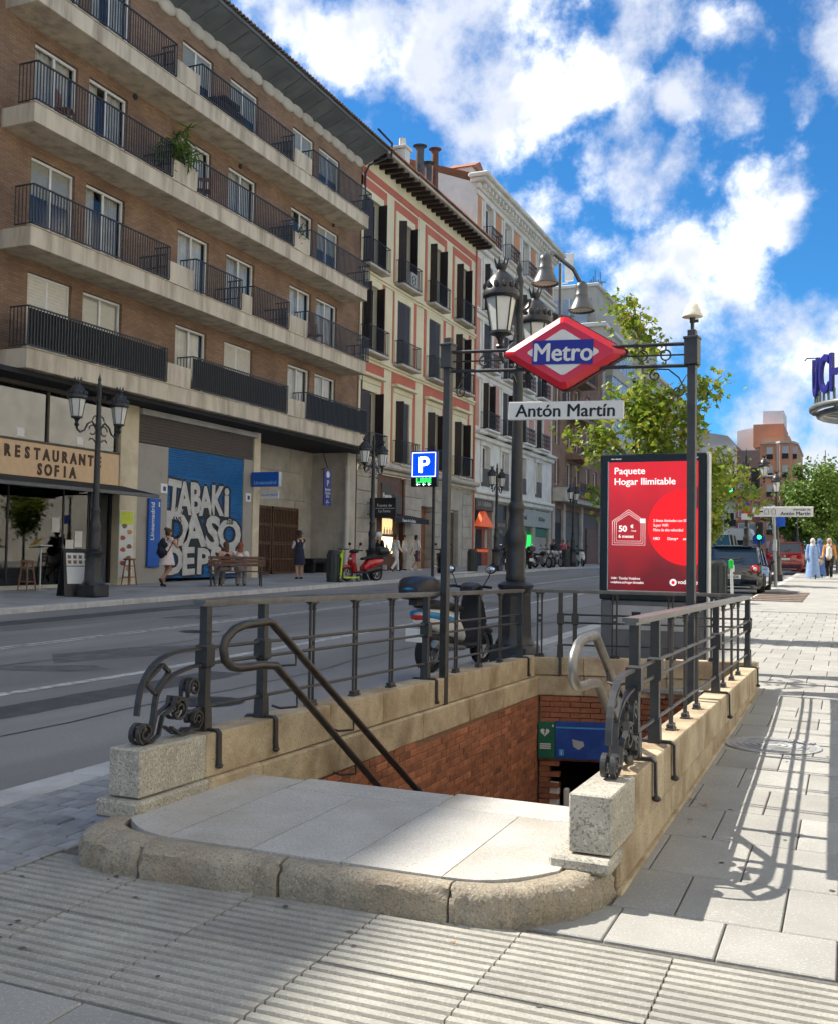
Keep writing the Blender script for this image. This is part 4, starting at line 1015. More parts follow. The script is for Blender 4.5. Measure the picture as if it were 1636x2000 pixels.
def letters(txt, y0, y1, z0, z1, x, bold, mt='spray_silver', jit=.06):
    n = len(txt); w = (y1-y0)/n
    for i, ch in enumerate(txt):
        if ch == ' ': continue
        hh = (z1-z0)*(1+random.uniform(-jit, jit)); k = hh/.72
        M_ = Matrix.Translation((x, y0+w*(i+.5), z0+random.uniform(-.03, .03)*(z1-z0))) @ Matrix(((0, 0, 1, 0), (1, 0, 0, 0), (0, 1, 0, 0), (0, 0, 0, 1))) @ Matrix.Rotation(random.uniform(-.08, .08), 4, 'Z')
        text(ch, 'graffiti_outline', 'spray_black', sh, hh*1.36, Matrix.Translation((-.0045, 0, 0)) @ M_, .001, bold*hh*1.2, sx=w/hh*1.30 if ch not in 'iI' else w/hh*1.8, fat=.11*hh)
        text(ch, 'graffiti_letter', mt, sh, hh*1.36, M_, .001, bold*hh, sx=w/hh*1.30 if ch not in 'iI' else w/hh*1.8)
letters('TABAKi', 26.0, 29.6, 2.50, 3.50, xg+.006, .055); letters('DASO', 25.98, 30.0, 1.40, 2.44, xg+.008, .055); letters('DEPSE', 25.98, 29.95, .52, 1.38, xg+.010, .055)
text('ANS', 'graffiti_letter', 'spray_black', sh, .26, face_x((xg+.014, 26.5, 2.16)), .001, .006); text('ZEIB', 'graffiti_letter', 'spray_black', sh, .22, face_x((xg+.014, 29.5, 2.2)), .001, .005); text('ocdcity', 'graffiti_letter', 'spray_silver', sh, .22, face_x((xg+.008, 26.5, 2.50)), .001, .004)
# recessed passage with stone lining and iron gate
bx('passage_back', 'stone_pale', -21.75, -21.6, 31.2, 39.1, .1, 5.62)
bx('passage_side', 'stone_pale', -21.6, XW-.02, 38.3, 39.1, .1, 5.62, .01)
for (a, b, z0, z1) in ((36.9, 39.0, .3, 1.9), (36.9, 39.0, 1.92, 3.4), (33.4, 35.6, 3.45, 4.6), (35.62, 37.6, 3.45, 4.6), (37.62, 39.0, 3.42, 4.6), (33.4, 36.4, 4.62, 5.6), (36.42, 39.0, 4.62, 5.6), (31.3, 33.38, 3.45, 5.6)):
    bx('stone_panel', 'stone_pale', -21.6, -21.57, a, b, z0, z1, .006)
mat('gate_brown', (.10, .052, .03), .6, var=.25, scale=8)
gt_ = thing('passage_gate', 'brown iron double gate at the back of the dark passage beside the shutter', 'gate', (-21.3, 35, .35))
for (a, b) in ((33.1, 34.62), (34.70, 36.75)):
    m = MB(); m.box(-21.36, -21.30, a, b, 3.02, 3.10); m.box(-21.36, -21.30, a, b, .36, .46); m.box(-21.36, -21.30, a, a+.08, .36, 3.1); m.box(-21.36, -21.30, b-.08, b, .36, 3.1)
    for z in (.95, 1.55, 1.62, 2.3, 2.36): m.box(-21.35, -21.31, a+.08, b-.08, z, z+.05)
    lf = m.build('gate_leaf', 'gate_brown', gt_)
    m = MB(); k = a+.18
    while k < b-.1: m.box(-21.345, -21.315, k, k+.035, .4, 3.05); k += .12
    m.box(-21.40, -21.395, a+.05, b-.05, .4, 3.0); m.build('gate_bars', 'gate_brown', lf, kind='stuff')
# ---- restaurant front
RS = thing('restaurant_front', 'restaurant shopfront with glass, peach sign band and dark interior at the left', 'shopfront', (XW, 18, .15))
def rb_(name, mt, x0, x1, y0, y1, z0, z1, b=0., par=None, **k): return bx(name, mt, x0, x1, y0, y1, z0, z1, b, par or RS, **k)
sb_ = rb_('sign_band', 'peach_sign', XW-.15, XW-.02, 16.45, 23.60, 3.12, 4.05, .006)
mat('letter_brown', (.055, .022, .012), .5, var=.1)
for i, ch in enumerate('RESTAURANTE'):
    text(ch, 'sign_letter', 'letter_brown', sb_, .42, face_x((XW-.012, 19.30+i*.342, 3.62)), .012, .016, sx=.82)
for i, ch in enumerate('SOFIA'): text(ch, 'sign_letter', 'letter_brown', sb_, .42, face_x((XW-.012, 20.44+i*.31, 3.22)), .012, .016, sx=.82)
glassmat('green_glass', (.42, .52, .46), .03, .16)
rb_('upper_sill', 'louvre_brown', XW-.2, XW+.0, 16.45, 23.6, 4.05, 4.11); rb_('upper_head', 'louvre_brown', XW-.2, XW+.0, 16.45, 23.6, 5.50, 5.60)
for a, b in ((16.5, 18.5), (18.56, 20.73), (20.80, 23.5)):
    p = rb_('upper_pane', 'green_glass', XW-.12, XW-.11, a, b, 4.11, 5.5); rb_('mullion', 'louvre_brown', XW-.16, XW-.06, b, b+.06, 4.11, 5.5)
m = MB(); wavy(m, XW-.5, 16.5, 23.5, 4.1, 5.5, .06, 90); m.build('drape', 'curtain', RS)
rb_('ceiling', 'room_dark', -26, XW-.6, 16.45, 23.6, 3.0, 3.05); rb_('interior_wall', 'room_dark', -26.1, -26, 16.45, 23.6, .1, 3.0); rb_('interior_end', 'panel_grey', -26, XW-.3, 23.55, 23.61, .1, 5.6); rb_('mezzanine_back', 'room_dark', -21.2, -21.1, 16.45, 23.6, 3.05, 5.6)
mat('wood_warm', (.22, .095, .045), .5, var=.25, scale=7); mat('floor_tile', (.18, .13, .10), .4, var=.1)
rb_('floor', 'floor_tile', -26, XW-.25, 16.45, 23.6, .12, .17); rb_('threshold', 'stone_pale', XW-.35, XW-.18, 16.45, 23.6, .12, .26, .01)
rb_('wainscot', 'wood_warm', -25.98, -25.9, 16.5, 23.5, .17, 1.5); rb_('counter', 'wood_warm', -24.2, -23.4, 16.5, 20.5, .17, 1.25, .01); rb_('dark_screen', 'black_metal', -21.4, -21.35, 20.0, 21.5, 1.3, 2.55); rb_('white_board', 'white_frame', -22.0, -21.95, 21.7, 22.6, 1.2, 2.5)
for a, b in ((16.95, 19.6), (19.65, 21.6), (21.65, 22.6)):
    rb_('shop_pane', 'shop_glass', XW-.27, XW-.26, a, b, .26, 3.0); rb_('mullion', 'black_metal', XW-.29, XW-.24, b, b+.05, .26, 3.0)
rb_('door_frame', 'black_metal', XW-.30, XW-.22, 22.66, 22.74, .2, 3.0); rb_('door_frame', 'black_metal', XW-.30, XW-.22, 23.48, 23.58, .2, 3.0); rb_('notice', 'white_frame', XW-.255, XW-.25, 21.75, 22.05, 1.0, 1.5); rb_('notice', 'white_frame', XW-.255, XW-.25, 22.1, 22.4, 1.3, 1.75); rb_('notice', 'white_frame', XW-.255, XW-.25, 21.2, 21.5, 1.7, 2.1)
for y in (19.7, 21.9): rb_('window_sticker', 'white_frame', XW-.108, XW-.105, y, y+.26, 4.18, 4.40)
mat('awning_black', (.02, .021, .022), .75, var=.15, scale=3)
aw = thing('shop_awning', 'long black fabric awning stretched out over the restaurant front', 'awning', (XW, 18, 2.8))
m = MB(); m.add([(XW-.02, 16.5, 3.14), (XW-.02, 23.75, 3.14), (-18.15, 23.3, 2.84), (-18.15, 16.5, 2.84), (-18.15, 23.3, 2.79), (-18.15, 16.5, 2.79), (XW-.02, 23.75, 3.09), (XW-.02, 16.5, 3.09)], [(3, 2, 1, 0), (2, 3, 5, 4), (4, 5, 7, 6), (1, 2, 4, 6)]); m.build('canopy', 'awning_black', aw)
m = MB(); m.box(-18.2, -18.1, 16.5, 23.32, 2.74, 2.84, .01); m.build('front_bar', 'lamp_grey', aw)
for y in (17.2, 19.8, 23.0): m = MB(); m.tube([(XW, y, 2.85), (-18.95, y-.35, 2.83), (-18.2, y, 2.80)], .025, 6); m.build('folding_arm', 'black_metal', aw)
# ---------------------------------------------------------------- red and cream building
mat('cream_wall', (.70, .64, .44), .85, var=.06, scale=.8, bump=.08, bscale=60, stain=((.47, .42, .28), .35), stscale=.6)
mat('red_wall', (.50, .15, .10), .85, var=.08, scale=.9, bump=.08, bscale=60)
mat('white_stone', (.70, .68, .61), .8, var=.08, scale=1.2, bump=.1, bscale=50, stain=((.44, .41, .35), .5), stscale=.8)
mat('peach_wall', (.55, .27, .14), .85, var=.1, scale=.9); mat('salmon_wall', (.50, .27, .20), .85, var=.1, scale=.9)
mat('shutter_brown', (.032, .022, .02), .55, var=.2, scale=9)
mat('ashlar', (.40, .37, .31), .85, var=.14, scale=1.5, bump=.2, bscale=60, rv=.07, stain=((.25, .22, .18), .5), stscale=1.2)
mat('iron_black', (.02, .02, .022), .5, var=.15)
RB = thing('red_building', 'cream and red plastered house with brown shutters and dark timber eaves', 'building', (-21, 46, .5))
def rx(name, mt, x0, x1, y0, y1, z0, z1, b=0., par=None, **k): return bx(name, mt, x0, x1, y0, y1, z0, z1, b, par or RB, **k)
RC = [(39.4, 40.95), (43.02, 44.60), (46.86, 48.42), (50.66, 52.24)]
RF = [(14.20, 17.30), (10.32, 13.40), (5.62, 8.57)]
rh = [(a, b, z0+.02, z1) for a, b in RC for z0, z1 in RF]
m = MB(); m.wall(XW, 39.15, 53.72, 5.2, 19.25, rh, .22); m.quad((XW, 53.72, 0), (-31, 53.72, 0), (-31, 53.72, 19.2), (XW, 53.72, 19.2)); m.build('wall', 'cream_wall', RB)
# raised red fields round each window (built as four strips) and cream frames
def ring4(name, mt, y0, y1, z0, z1, iy0, iy1, iz1, x, par=None):
    m = MB(); m.box(XW, x, y0, iy0, z0, z1); m.box(XW, x, iy1, y1, z0, z1); m.box(XW, x, iy0, iy1, iz1, z1); return m.build(name, mt, par or RB)
pil = [(41.70, 42.58), (45.38, 46.28), (49.22, 50.10), (53.02, 53.72)]
fields = [(39.15, 41.70), (42.58, 45.38), (46.28, 49.22), (50.10, 53.02)]
for c, (a, b) in enumerate(RC):
    fa, fb = fields[c]
    for r, (z0, z1) in enumerate(RF):
        top = (18.10, 13.72, 9.92)[r]; bot = z0-.05
        fo = ring4('red_field', 'red_wall', fa+(.0 if c else .05), fb, bot, top, a-.34, b+.34, z1+.34, XW+.025)
        ring4('window_surround', 'cream_wall', a-.34, b+.34, z0-.02, z1+.34, a, b, z1, XW+.06, fo)
        if r == 2:
            rx('pediment', 'cream_wall', XW, XW+.34, a-.45, b+.45, 9.16, 9.30, .03, fo); rx('pediment_frieze', 'cream_wall', XW, XW+.10, a-.34, b+.34, 8.92, 9.158, .02, fo)
        # glazed door behind, two wooden shutters ajar in front
        window(RB, XW, a+.02, b-.02, z0+.05, z1-.02, 2, 'open', 'shutter_brown', .06, .26)
        for sgn, yh in ((1, a+.02), (-1, b-.02)):
            op = random.choice((.10, 1.2, 1.35, 1.5)) if not (r == 1 and c == 1) else .1
            w = (b-a)*(.29 if op > .5 else .5)-.01; q = MB(); q.at((XW-.02, yh, 0), sgn*(R(90)-op) if sgn > 0 else -(R(90)-op))
            q.box(0, w, -.02, .02, z0+.06, z1-.04, .006)
            so_ = q.build('shutter', 'shutter_brown', RB)
            q2 = MB(); q2.at((XW-.02, yh, 0), sgn*(R(90)-op) if sgn > 0 else -(R(90)-op)); k = z0+.2
            while k < z1-.2: q2.box(.06, w-.06, -.028, .028, k, k+.05); k += .11
            q2.build('shutter_slats', 'shutter_brown', so_, kind='stuff')
def balcony(par, a, b, z, d=.48, h=1.12, x=XW, mt='iron_black', slab='stone_pale', step=.115, deco=False):
    m = MB(); m.box(x-.02, x+d+.04, a-.32, b+.32, z-.13, z, .03); s_ = m.build('balcony', slab, par)
    m = MB(); a0, b0 = a-.28, b+.28
    m.box(x+d-.015, x+d+.02, a0, b0, z+h-.03, z+h); m.box(x+d-.01, x+d+.012, a0, b0, z+.06, z+.085); m.box(x+d-.01, x+d+.012, a0, b0, z+.0, z+.18) if deco is None else None
    n = int((b0-a0)/step)
    for k in range(n+1): y = a0+(b0-a0)*k/n; m.box(x+d-.008, x+d+.008, y-.008, y+.008, z, z+h)
    for y in (a0, b0):
        m.box(x, x+d, y-.012, y+.012, z+h-.03, z+h); m.box(x, x+d, y-.01, y+.01, z+.06, z+.085)
        for k in range(4): m.box(x+.05+k*.12, x+.066+k*.12, y-.008, y+.008, z, z+h)
    if deco:
        for k in range(n):
            y = a0+(b0-a0)*(k+.5)/n
            for zc_ in (z+.3, z+.6, z+.88): m.tube([(x+d, y+.045*math.cos(t*1.0472), zc_+.06*math.sin(t*1.0472)) for t in range(6)], .008, 4, closed=True)
    m.build('balcony_railing', mt, s_, kind='stuff'); return s_
for a, b in RC:
    for z0, z1 in RF[:2]: balcony(RB, a, b, z0-.05)
    balcony(RB, a, b, RF[2][0]-.1)
for z in (13.92, 10.06): 
    rx('string_course', 'cream_wall', XW, XW+.14, 39.15, 53.72, z-.08, z+.05, .03); rx('string_course', 'cream_wall', XW, XW+.08, 39.15, 53.72, z-.20, z-.082, .02)
rx('red_band', 'red_wall', XW, XW+.03, 39.15, 53.72, 18.22, 18.55)
rx('cornice', 'stone_pale', XW, XW+.5, 39.15, 53.72, 5.15, 5.42, .08); rx('cornice', 'stone_pale', XW, XW+.25, 39.15, 53.72, 4.95, 5.148, .05)
# eaves: timber rafters, boards, tiles
m = MB(); m.add([(XW, 39.3, 19.22), (XW, 54.1, 19.22), (-18.75, 54.1, 19.12), (-18.75, 39.3, 19.12), (XW, 39.3, 19.3), (XW, 54.1, 19.3), (-18.7, 54.1, 19.22), (-18.7, 39.3, 19.22)], [(0, 1, 2, 3), (7, 6, 5, 4), (3, 2, 6, 7)]); m.build('eave_boards', 'stone_pale', RB)
for k in range(24):
    y = 39.6+k*.615; m = MB(); m.slab([(XW, 19.2), (-18.85, 19.11), (-18.85, 19.0), (-19.0, 18.94), (XW, 18.98)], y, y+.16, 'y'); m.build('rafter', 'shutter_brown', RB)
m = MB(); m.add([(-18.65, 39.4, 19.24), (-18.65, 54.15, 19.24), (-26, 54.15, 22.2), (-26, 39.4, 22.2)], [(0, 1, 2, 3)]); rrf = m.build('roof', 'roof_tile', RB)
mt = MB(); y = 39.45
while y < 54.1:
    for row in range(5):
        pts = []; x0 = -18.6-row*.42; x1 = x0-.46; s2 = (22.2-19.24)/(26-18.65)
        for x, dz in ((x0, .05), (x1, .03)): pts.append([(x, y+.085*math.cos(t), 19.24+(-18.65-x)*s2+dz+.07*math.sin(t)) for t in [math.pi*i/5 for i in range(6)]])
        mt.loft(pts, cap=False, closed=False); mt.add(pts[0], [tuple(range(6))])
    y += .215
mt.build('eave_tiles', 'roof_tile', rrf, kind='stuff')
m = MB(); m.tube([(XW+.06, 53.75, .6), (XW+.06, 53.75, 18.9)], .06, 8); m.build('downpipe', 'red_wall', RB)
# flues and chimney on the roof
mat('flue_metal', (.10, .09, .085), .5, .3, var=.3, scale=5); mat('flue_rust', (.16, .07, .045), .6, .2, var=.3, scale=5)
for (y, zt, mt_) in ((47.3, 22.6, 'flue_metal'), (48.4, 22.1, 'flue_metal'), (49.3, 23.2, 'flue_rust')):
    m = MB(); m.cyl((-20.6, y, 20.0), (-20.6, y, zt), .19, n=14); m.cyl((-20.6, y, zt), (-20.6, y, zt+.08), .24, .36, n=14); m.cyl((-20.6, y, zt+.08), (-20.6, y, zt+.16), .36, .05, n=14); m.build('flue', mt_, rrf, smooth=50)
m = MB(); m.box(-20.8, -20.2, 44.6, 45.2, 20, 21.5, .02); m.box(-20.9, -20.1, 44.5, 45.3, 21.5, 21.65, .02); m.cyl((-20.5, 44.9, 21.65), (-20.5, 44.9, 22.1), .18, n=10); m.build('chimney', 'white_stone', rrf)
rx('penthouse_wall', 'white_stone', -24, -22.6, 40.5, 49, 20.6, 22.6, .0, rrf); m = MB(); m.add([(-22.3, 40.2, 22.6), (-22.3, 49.3, 22.6), (-24.5, 49.3, 23.4), (-24.5, 40.2, 23.4)], [(0, 1, 2, 3)]); m.build('penthouse_roof', 'roof_tile', rrf)
# ground floor of the red house: ashlar piers, bar front, doors
gp_ = [(39.15, 41.25), (44.35, 46.3), (47.75, 49.0), (52.2, 53.72)]
for a, b in gp_:
    z = .35; i = 0
    while z < 4.9:
        h = min(.62, 4.95-z); rx('ashlar_block', 'ashlar', XW-.5, XW+.0+(.012 if i % 2 else .02), a+.006, b-.006, z, z+h-.012, .012); z += h; i += 1
for a, b in ((46.3, 47.75), (49.0, 52.2)): rx('wall_over_door', 'ashlar', XW-.4, XW-.01, a, b, 3.7, 4.95, .01)
rx('wood_door', 'wood_warm', XW-.45, XW-.38, 46.3, 47.75, .4, 3.7, .01); rx('shop_back', 'room_dark', XW-1.2, XW-1.1, 49, 52.2, .3, 3.7); rx('wall_pier', 'ashlar', XW-.4, XW-.02, 49.0, 50.0, .4, 3.7, .01); rx('dark_door', 'louvre_brown', XW-.4, XW-.3, 50.05, 51.6, .4, 3.6, .01); rx('wall_pier', 'ashlar', XW-.4, XW-.02, 51.6, 52.2, .4, 3.7, .01)
BF = thing('wooden_shopfront', 'wooden bar shopfront with dark sign board and lit display window', 'shopfront', (XW, 42.8, .45))
def fx(name, mt, x0, x1, y0, y1, z0, z1, b=0., par=None): return bx(name, mt, x0, x1, y0, y1, z0, z1, b, par or BF)
mat('wood_bar', (.13, .058, .03), .55, var=.25, scale=6)
fx('back_wall', 'room_dark', XW-1.3, XW-1.2, 41.2, 44.4, .4, 4.95); fx('panel', 'wood_bar', XW-.25, XW-.08, 41.25, 42.0, .42, 3.1, .01); fx('post', 'wood_bar', XW-.2, XW+.04, 41.25, 41.45, .42, 4.9, .01); fx('post', 'wood_bar', XW-.2, XW+.04, 44.15, 44.35, .42, 4.9, .01); fx('upper_board', 'wood_bar', XW-.25, XW-.05, 41.45, 44.15, 3.1, 4.93, .01)
fx('sign_panel', 'louvre_brown', XW-.05, XW-.01, 41.75, 43.0, 3.2, 4.55, .01); fx('louvre_panel', 'louvre_brown', XW-.05, XW-.01, 43.1, 44.1, 3.2, 4.1, .01)
text('Fuente', 'sign_letter', 'white_frame', BF, .34, face_x((XW-.004, 42.35, 3.85)), .003, .01); text('La Fama', 'sign_letter', 'white_frame', BF, .28, face_x((XW-.004, 42.5, 3.45)), .003, .01)
fx('door_jamb', 'wood_bar', XW-.2, XW, 43.2, 43.3, .42, 3.0); fx('display_sill', 'wood_bar', XW-.25, XW+.05, 41.95, 43.2, .42, 1.25, .01)
mat('lit_panel', (.85, .70, .35), .5, emit=1.0); mat('warm_panel', (.75, .45, .2), .5, emit=.5)
fx('display_light', 'lit_panel', XW-.1, XW-.06, 42.0, 43.15, 1.28, 2.05); fx('display_light', 'warm_panel', XW-.1, XW-.06, 42.05, 43.1, 2.2, 2.9); fx('shelf', 'wood_bar', XW-.2, XW-.02, 41.95, 43.2, 2.07, 2.17)
for k, y in enumerate((42.15, 42.45, 42.75, 43.0)):
    m = MB(); m.lathe([(.05, 0), (.05, .16), (.018, .24), (.018, .32)], 8, c=(XW-.03, y, 2.2)); m.build('bottle', 'white_frame', BF); 
m = MB(); m.lathe([(.06, 0), (.06, .3), (.02, .42), (.02, .5)], 8, c=(XW-.03, 42.45, 1.3)); m.build('bottle', 'sign_green', BF)
ba = thing('bar_awning', 'narrow black folded awning with white lettering over the bar front', 'awning', (XW+.4, 42.8, 3.0))
m = MB(); m.slab([(XW, 3.15), (XW+.9, 2.95), (XW+.9, 2.72), (XW+.86, 2.72), (XW+.86, 2.92), (XW, 3.1)], 41.2, 45.2, 'y'); m.build('canopy', 'awning_black', ba); text('Fuente de La Fama', 'sign_letter', 'white_frame', ba, .20, face_x((XW+.905, 42.9, 2.76)), .002, .004)
bs_ = thing('bar_hanging_sign', 'black projecting sign board with white script beside the bar', 'sign', (XW+.5, 40.2, 3.3))
m = MB(); m.box(XW+.15, XW+1.45, 40.15, 40.27, 2.85, 3.75, .02); m.build('board', 'black_metal', bs_); m = MB(); m.box(XW-.02, XW+.16, 40.19, 40.23, 3.5, 3.54); m.box(XW-.02, XW+.16, 40.19, 40.23, 3.0, 3.04); m.build('bracket', 'iron_black', bs_)
text('Fuente de', 'sign_letter', 'white_frame', bs_, .18, face_my((XW+.9, 40.145, 3.35)), .002); text('La Fama', 'sign_letter', 'white_frame', bs_, .18, face_my((XW+.9, 40.145, 3.1)), .002); m = MB(); m.box(XW+.45, XW+1.4, 40.145, 40.15, 3.27, 3.285); m.build('rule', 'white_frame', bs_)
# air conditioner on a balcony
ac = thing('air_conditioner', 'white air conditioner unit on a balcony of the red house', 'air conditioner', (XW+.3, 44.2, 14.2))
m = MB(); m.box(XW+.12, XW+.42, 43.75, 44.55, 14.2, 14.95, .02); m.build('casing', 'white_frame', ac); m = MB(); m.tube([(XW+.425, 44.05+.22*math.cos(t*.3927), 14.57+.22*math.sin(t*.3927)) for t in range(16)], .02, 5, closed=True); m.cyl((XW+.41, 44.05, 14.57), (XW+.43, 44.05, 14.57), .06, n=10); m.build('fan_grille', 'flue_metal', ac)

# ---------------------------------------------------------------- white building
WB = thing('white_building', 'white stuccoed corner house with peach panels between balconies and a heavy cornice', 'building', (-21, 62, .6))
def wx(name, mt, x0, x1, y0, y1, z0, z1, b=0., par=None, **k): return bx(name, mt, x0, x1, y0, y1, z0, z1, b, par or WB, **k)
WC = [(55.2, 56.6), (58.85, 60.2), (62.6, 63.95), (66.25, 67.6)]
WF = [(19.75, 22.2), (15.1, 18.3), (11.3, 14.2), (8.9-.05, 10.95)] ; WF = [(19.75, 22.2), (15.75, 18.55), (12.3, 15.0), (8.75, 11.45), (5.55, 7.75)]
wh = [(a, b, z0, z1) for a, b in WC for z0, z1 in WF]
m = MB(); m.wall(XW, 53.72, 70.3, 4.9, 23.0, wh, .25); m.quad((XW, 70.3, 0), (-31, 70.3, 0), (-31, 70.3, 23), (XW, 70.3, 23)); m.quad((-31, 53.72, 15), (XW, 53.72, 15), (XW, 53.72, 23), (-31, 53.72, 23)); m.build('wall', 'white_stone', WB)
m = MB(); m.add([(XW, 53.7, 22.9), (-22.4, 53.7, 23.9), (-27, 53.7, 22.2), (-31, 53.7, 20), (-31, 53.7, 15), (XW, 53.7, 15)], [(0, 1, 2, 3, 4, 5)]); m.build('party_wall', 'white_stone', WB)
m = MB(); m.add([(XW, 53.6, 23.4), (XW, 70.3, 23.4), (-25, 70.3, 25.2), (-25, 53.6, 25.2), (-31, 53.6, 22.8), (-31, 70.3, 22.8)], [(0, 1, 2, 3), (3, 2, 5, 4)]); wr = m.build('roof', 'roof_tile', WB)
for y in (57, 64): 
    m = MB(); m.box(-22.5, -21.0, y-.9, y+.9, 23.6, 24.9); d_ = m.build('dormer', 'white_stone', wr); m = MB(); m.slab([(y-1.1, 24.9), (y+1.1, 24.9), (y, 25.5)], -22.6, -20.8, 'x'); m.build('dormer_roof', 'roof_tile', d_)
wx('cornice', 'white_stone', XW, XW+.28, 53.6, 70.4, 22.55, 22.9, .06); wx('cornice', 'white_stone', XW-.3, XW+.62, 53.45, 70.6, 22.902, 23.15, .05); wx('cornice', 'white_stone', XW-.4, XW+.85, 53.3, 70.7, 23.152, 23.4, .06)
wx('frieze', 'white_stone', XW, XW+.1, 53.72, 70.3, 22.25, 22.548, .02)
for k in range(26): wx('modillion', 'white_stone', XW+.28, XW+.5, 53.9+k*.64, 54.12+k*.64, 22.62, 22.9, .02)
for z, d in ((19.55, .35), (15.5, .22), (12.05, .18), (8.45, .45), (5.0, .28)): wx('string_course', 'white_stone', XW, XW+d, 53.72, 70.3, z-.15, z+.05, .05); wx('string_course', 'white_stone', XW, XW+d*.5, 53.72, 70.3, z-.45, z-.152, .05)
for r, (z0, z1) in enumerate(WF):
    edges = [53.8] + [e for a, b in WC for e in (a-.45, b+.45)] + [70.2]
    if r < 4:
        for i in range(0, len(edges), 2):
            if edges[i+1]-edges[i] > .6: wx('wall_panel', 'peach_wall' if r == 0 else 'salmon_wall', XW, XW+.02, edges[i]+.15, edges[i+1]-.15, z0+.05, z1+.1)
    for c, (a, b) in enumerate(WC):
        window(WB, XW, a+.02, b-.02, z0+.02, z1-.02, 2, 'net' if r == 4 else random.choice(('curtain', 'net', 'open')), 'white_frame' if r in (0, 4) else 'shutter_brown', .07, .26)
        ring4('window_surround', 'white_stone', a-.28, b+.28, z0, z1+.3, a, b, z1, XW+.07, WB)
        if r in (1, 2, 3):
            for sgn, yh in ((1, a), (-1, b)):
                q = MB(); op = random.choice((.2, 1.2, 1.4)); q.at((XW-.02, yh, 0), sgn*(R(90)-op)); q.box(0, (b-a)*(.3 if op > .5 else .5)-.02, -.02, .02, z0+.05, z1-.03, .006); q.build('shutter', 'shutter_brown', WB)
        if r < 4: balcony(WB, a, b, z0-.08, d=.55, h=1.0, slab='white_stone', deco=(r != 1))
        if r == 3: wx('balcony_corbel', 'white_stone', XW, XW+.5, a-.3, b+.3, z0-.45, z0-.22, .1)
        if r == 4:
            m = MB(); m.tube([(XW+.06, (a+b)/2+1.0*math.cos(math.pi*k/10), z1-.05+.35*math.sin(math.pi*k/10)) for k in range(11)], .09, 6); m.build('hood_mould', 'white_stone', WB); wx('window_guard', 'louvre_brown', XW+.02, XW+.06, a-.05, b+.05, z0-.2, z0+.85)
# ground-floor shops
gs = [('tavern_front', 53.8, 57.4), ('dark_shopfront', 57.6, 60.8), ('green_shopfront', 61.0, 70.1)]
for y in (53.8, 57.5, 60.9, 66.0, 69.9): wx('pier', 'ashlar', XW-.5, XW+.03, y-.3, y+.3, .5, 4.9, .02)
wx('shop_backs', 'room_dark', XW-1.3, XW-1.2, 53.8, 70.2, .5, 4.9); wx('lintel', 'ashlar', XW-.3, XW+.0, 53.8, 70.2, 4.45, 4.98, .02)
mat('sign_orange', (.62, .10, .03), .5, var=.2, scale=5, emit=.12); mat('sign_grey', (.33, .34, .30), .6, var=.1); mat('neon_green', (.01, .50, .07), .4, emit=.45); mat('front_green', (.05, .18, .10), .5, var=.15); mat('tavern_red', (.30, .07, .03), .5, var=.2, scale=4)
TV = thing('tavern_front', 'small tavern front with orange sign and red door in the white house', 'shopfront', (XW, 55.6, .6))
m = MB(); m.box(XW-.35, XW-.25, 54.1, 57.2, .6, 3.3); m.build('door_wall', 'tavern_red', TV); m = MB(); m.box(XW-.2, XW+.1, 54.1, 57.2, 3.9, 4.7, .02); m.build('name_board', 'louvre_brown', TV); text('LA  TABERNA', 'sign_letter', 'stone_pale', TV, .38, face_x((XW+.11, 55.6, 4.15)), .003)
m = MB(); m.slab([(54.3, 2.95), (56.9, 2.95), (55.3, 3.85)], XW-.1, XW+.25, 'x'); m.build('orange_sign', 'sign_orange', TV); m = MB(); m.box(XW-.24, XW-.2, 55.0, 56.0, .65, 2.8); m.build('door', 'room_dark', TV); m = MB(); m.box(XW-.22, XW-.15, 54.1, 57.0, 1.45, 1.62); m.build('bar_rail', 'sign_orange', TV)
for y in (54.4, 56.5): m = MB(); m.box(XW-.24, XW-.18, y, y+.4, 1.7, 2.8); m.build('poster', 'stone_pale', TV)
DS = thing('dark_shopfront', 'dark shopfront with grey name board between the tavern and the green shop', 'shopfront', (XW, 59.2, .6))
m = MB(); m.box(XW-.3, XW-.2, 57.8, 60.6, .6, 4.4); m.build('front', 'black_metal', DS); m = MB(); m.box(XW-.19, XW-.1, 58.0, 60.4, 2.5, 3.5); m.build('name_board', 'louvre_brown', DS); text('CAFETERÍA', 'sign_letter', 'stone_pale', DS, .32, face_x((XW-.09, 59.2, 3.05)), .003); text('BAR', 'sign_letter', 'stone_pale', DS, .32, face_x((XW-.09, 59.2, 2.65)), .003)
GS = thing('green_shopfront', 'grey-green shopfront with a bright green light panel in the white house', 'shopfront', (XW, 65, .6))
m = MB(); m.box(XW-.3, XW-.2, 61.2, 70.0, .6, 3.3); m.build('front', 'front_green', GS); m = MB(); m.box(XW-.15, XW+.08, 61.1, 70.0, 3.25, 4.4, .02); m.build('name_board', 'sign_grey', GS); text('Holland', 'sign_letter', 'black_metal', GS, .42, face_x((XW+.09, 63.4, 3.7)), .003, .01); text('Aldi Save', 'sign_letter', 'black_metal', GS, .42, face_x((XW+.09, 67.6, 3.7)), .003, .01)
m = MB(); m.box(XW-.19, XW-.1, 64.2, 65.8, .8, 2.7); m.build('light_panel', 'neon_green', GS); m = MB(); m.box(XW-.19, XW-.15, 66.6, 69.5, .7, 2.6); m.build('shutter', 'panel_grey', GS); m = MB(); m.box(XW-.19, XW-.12, 66.6, 69.5, 2.65, 3.2); m.build('shutter_box', 'sign_green', GS)

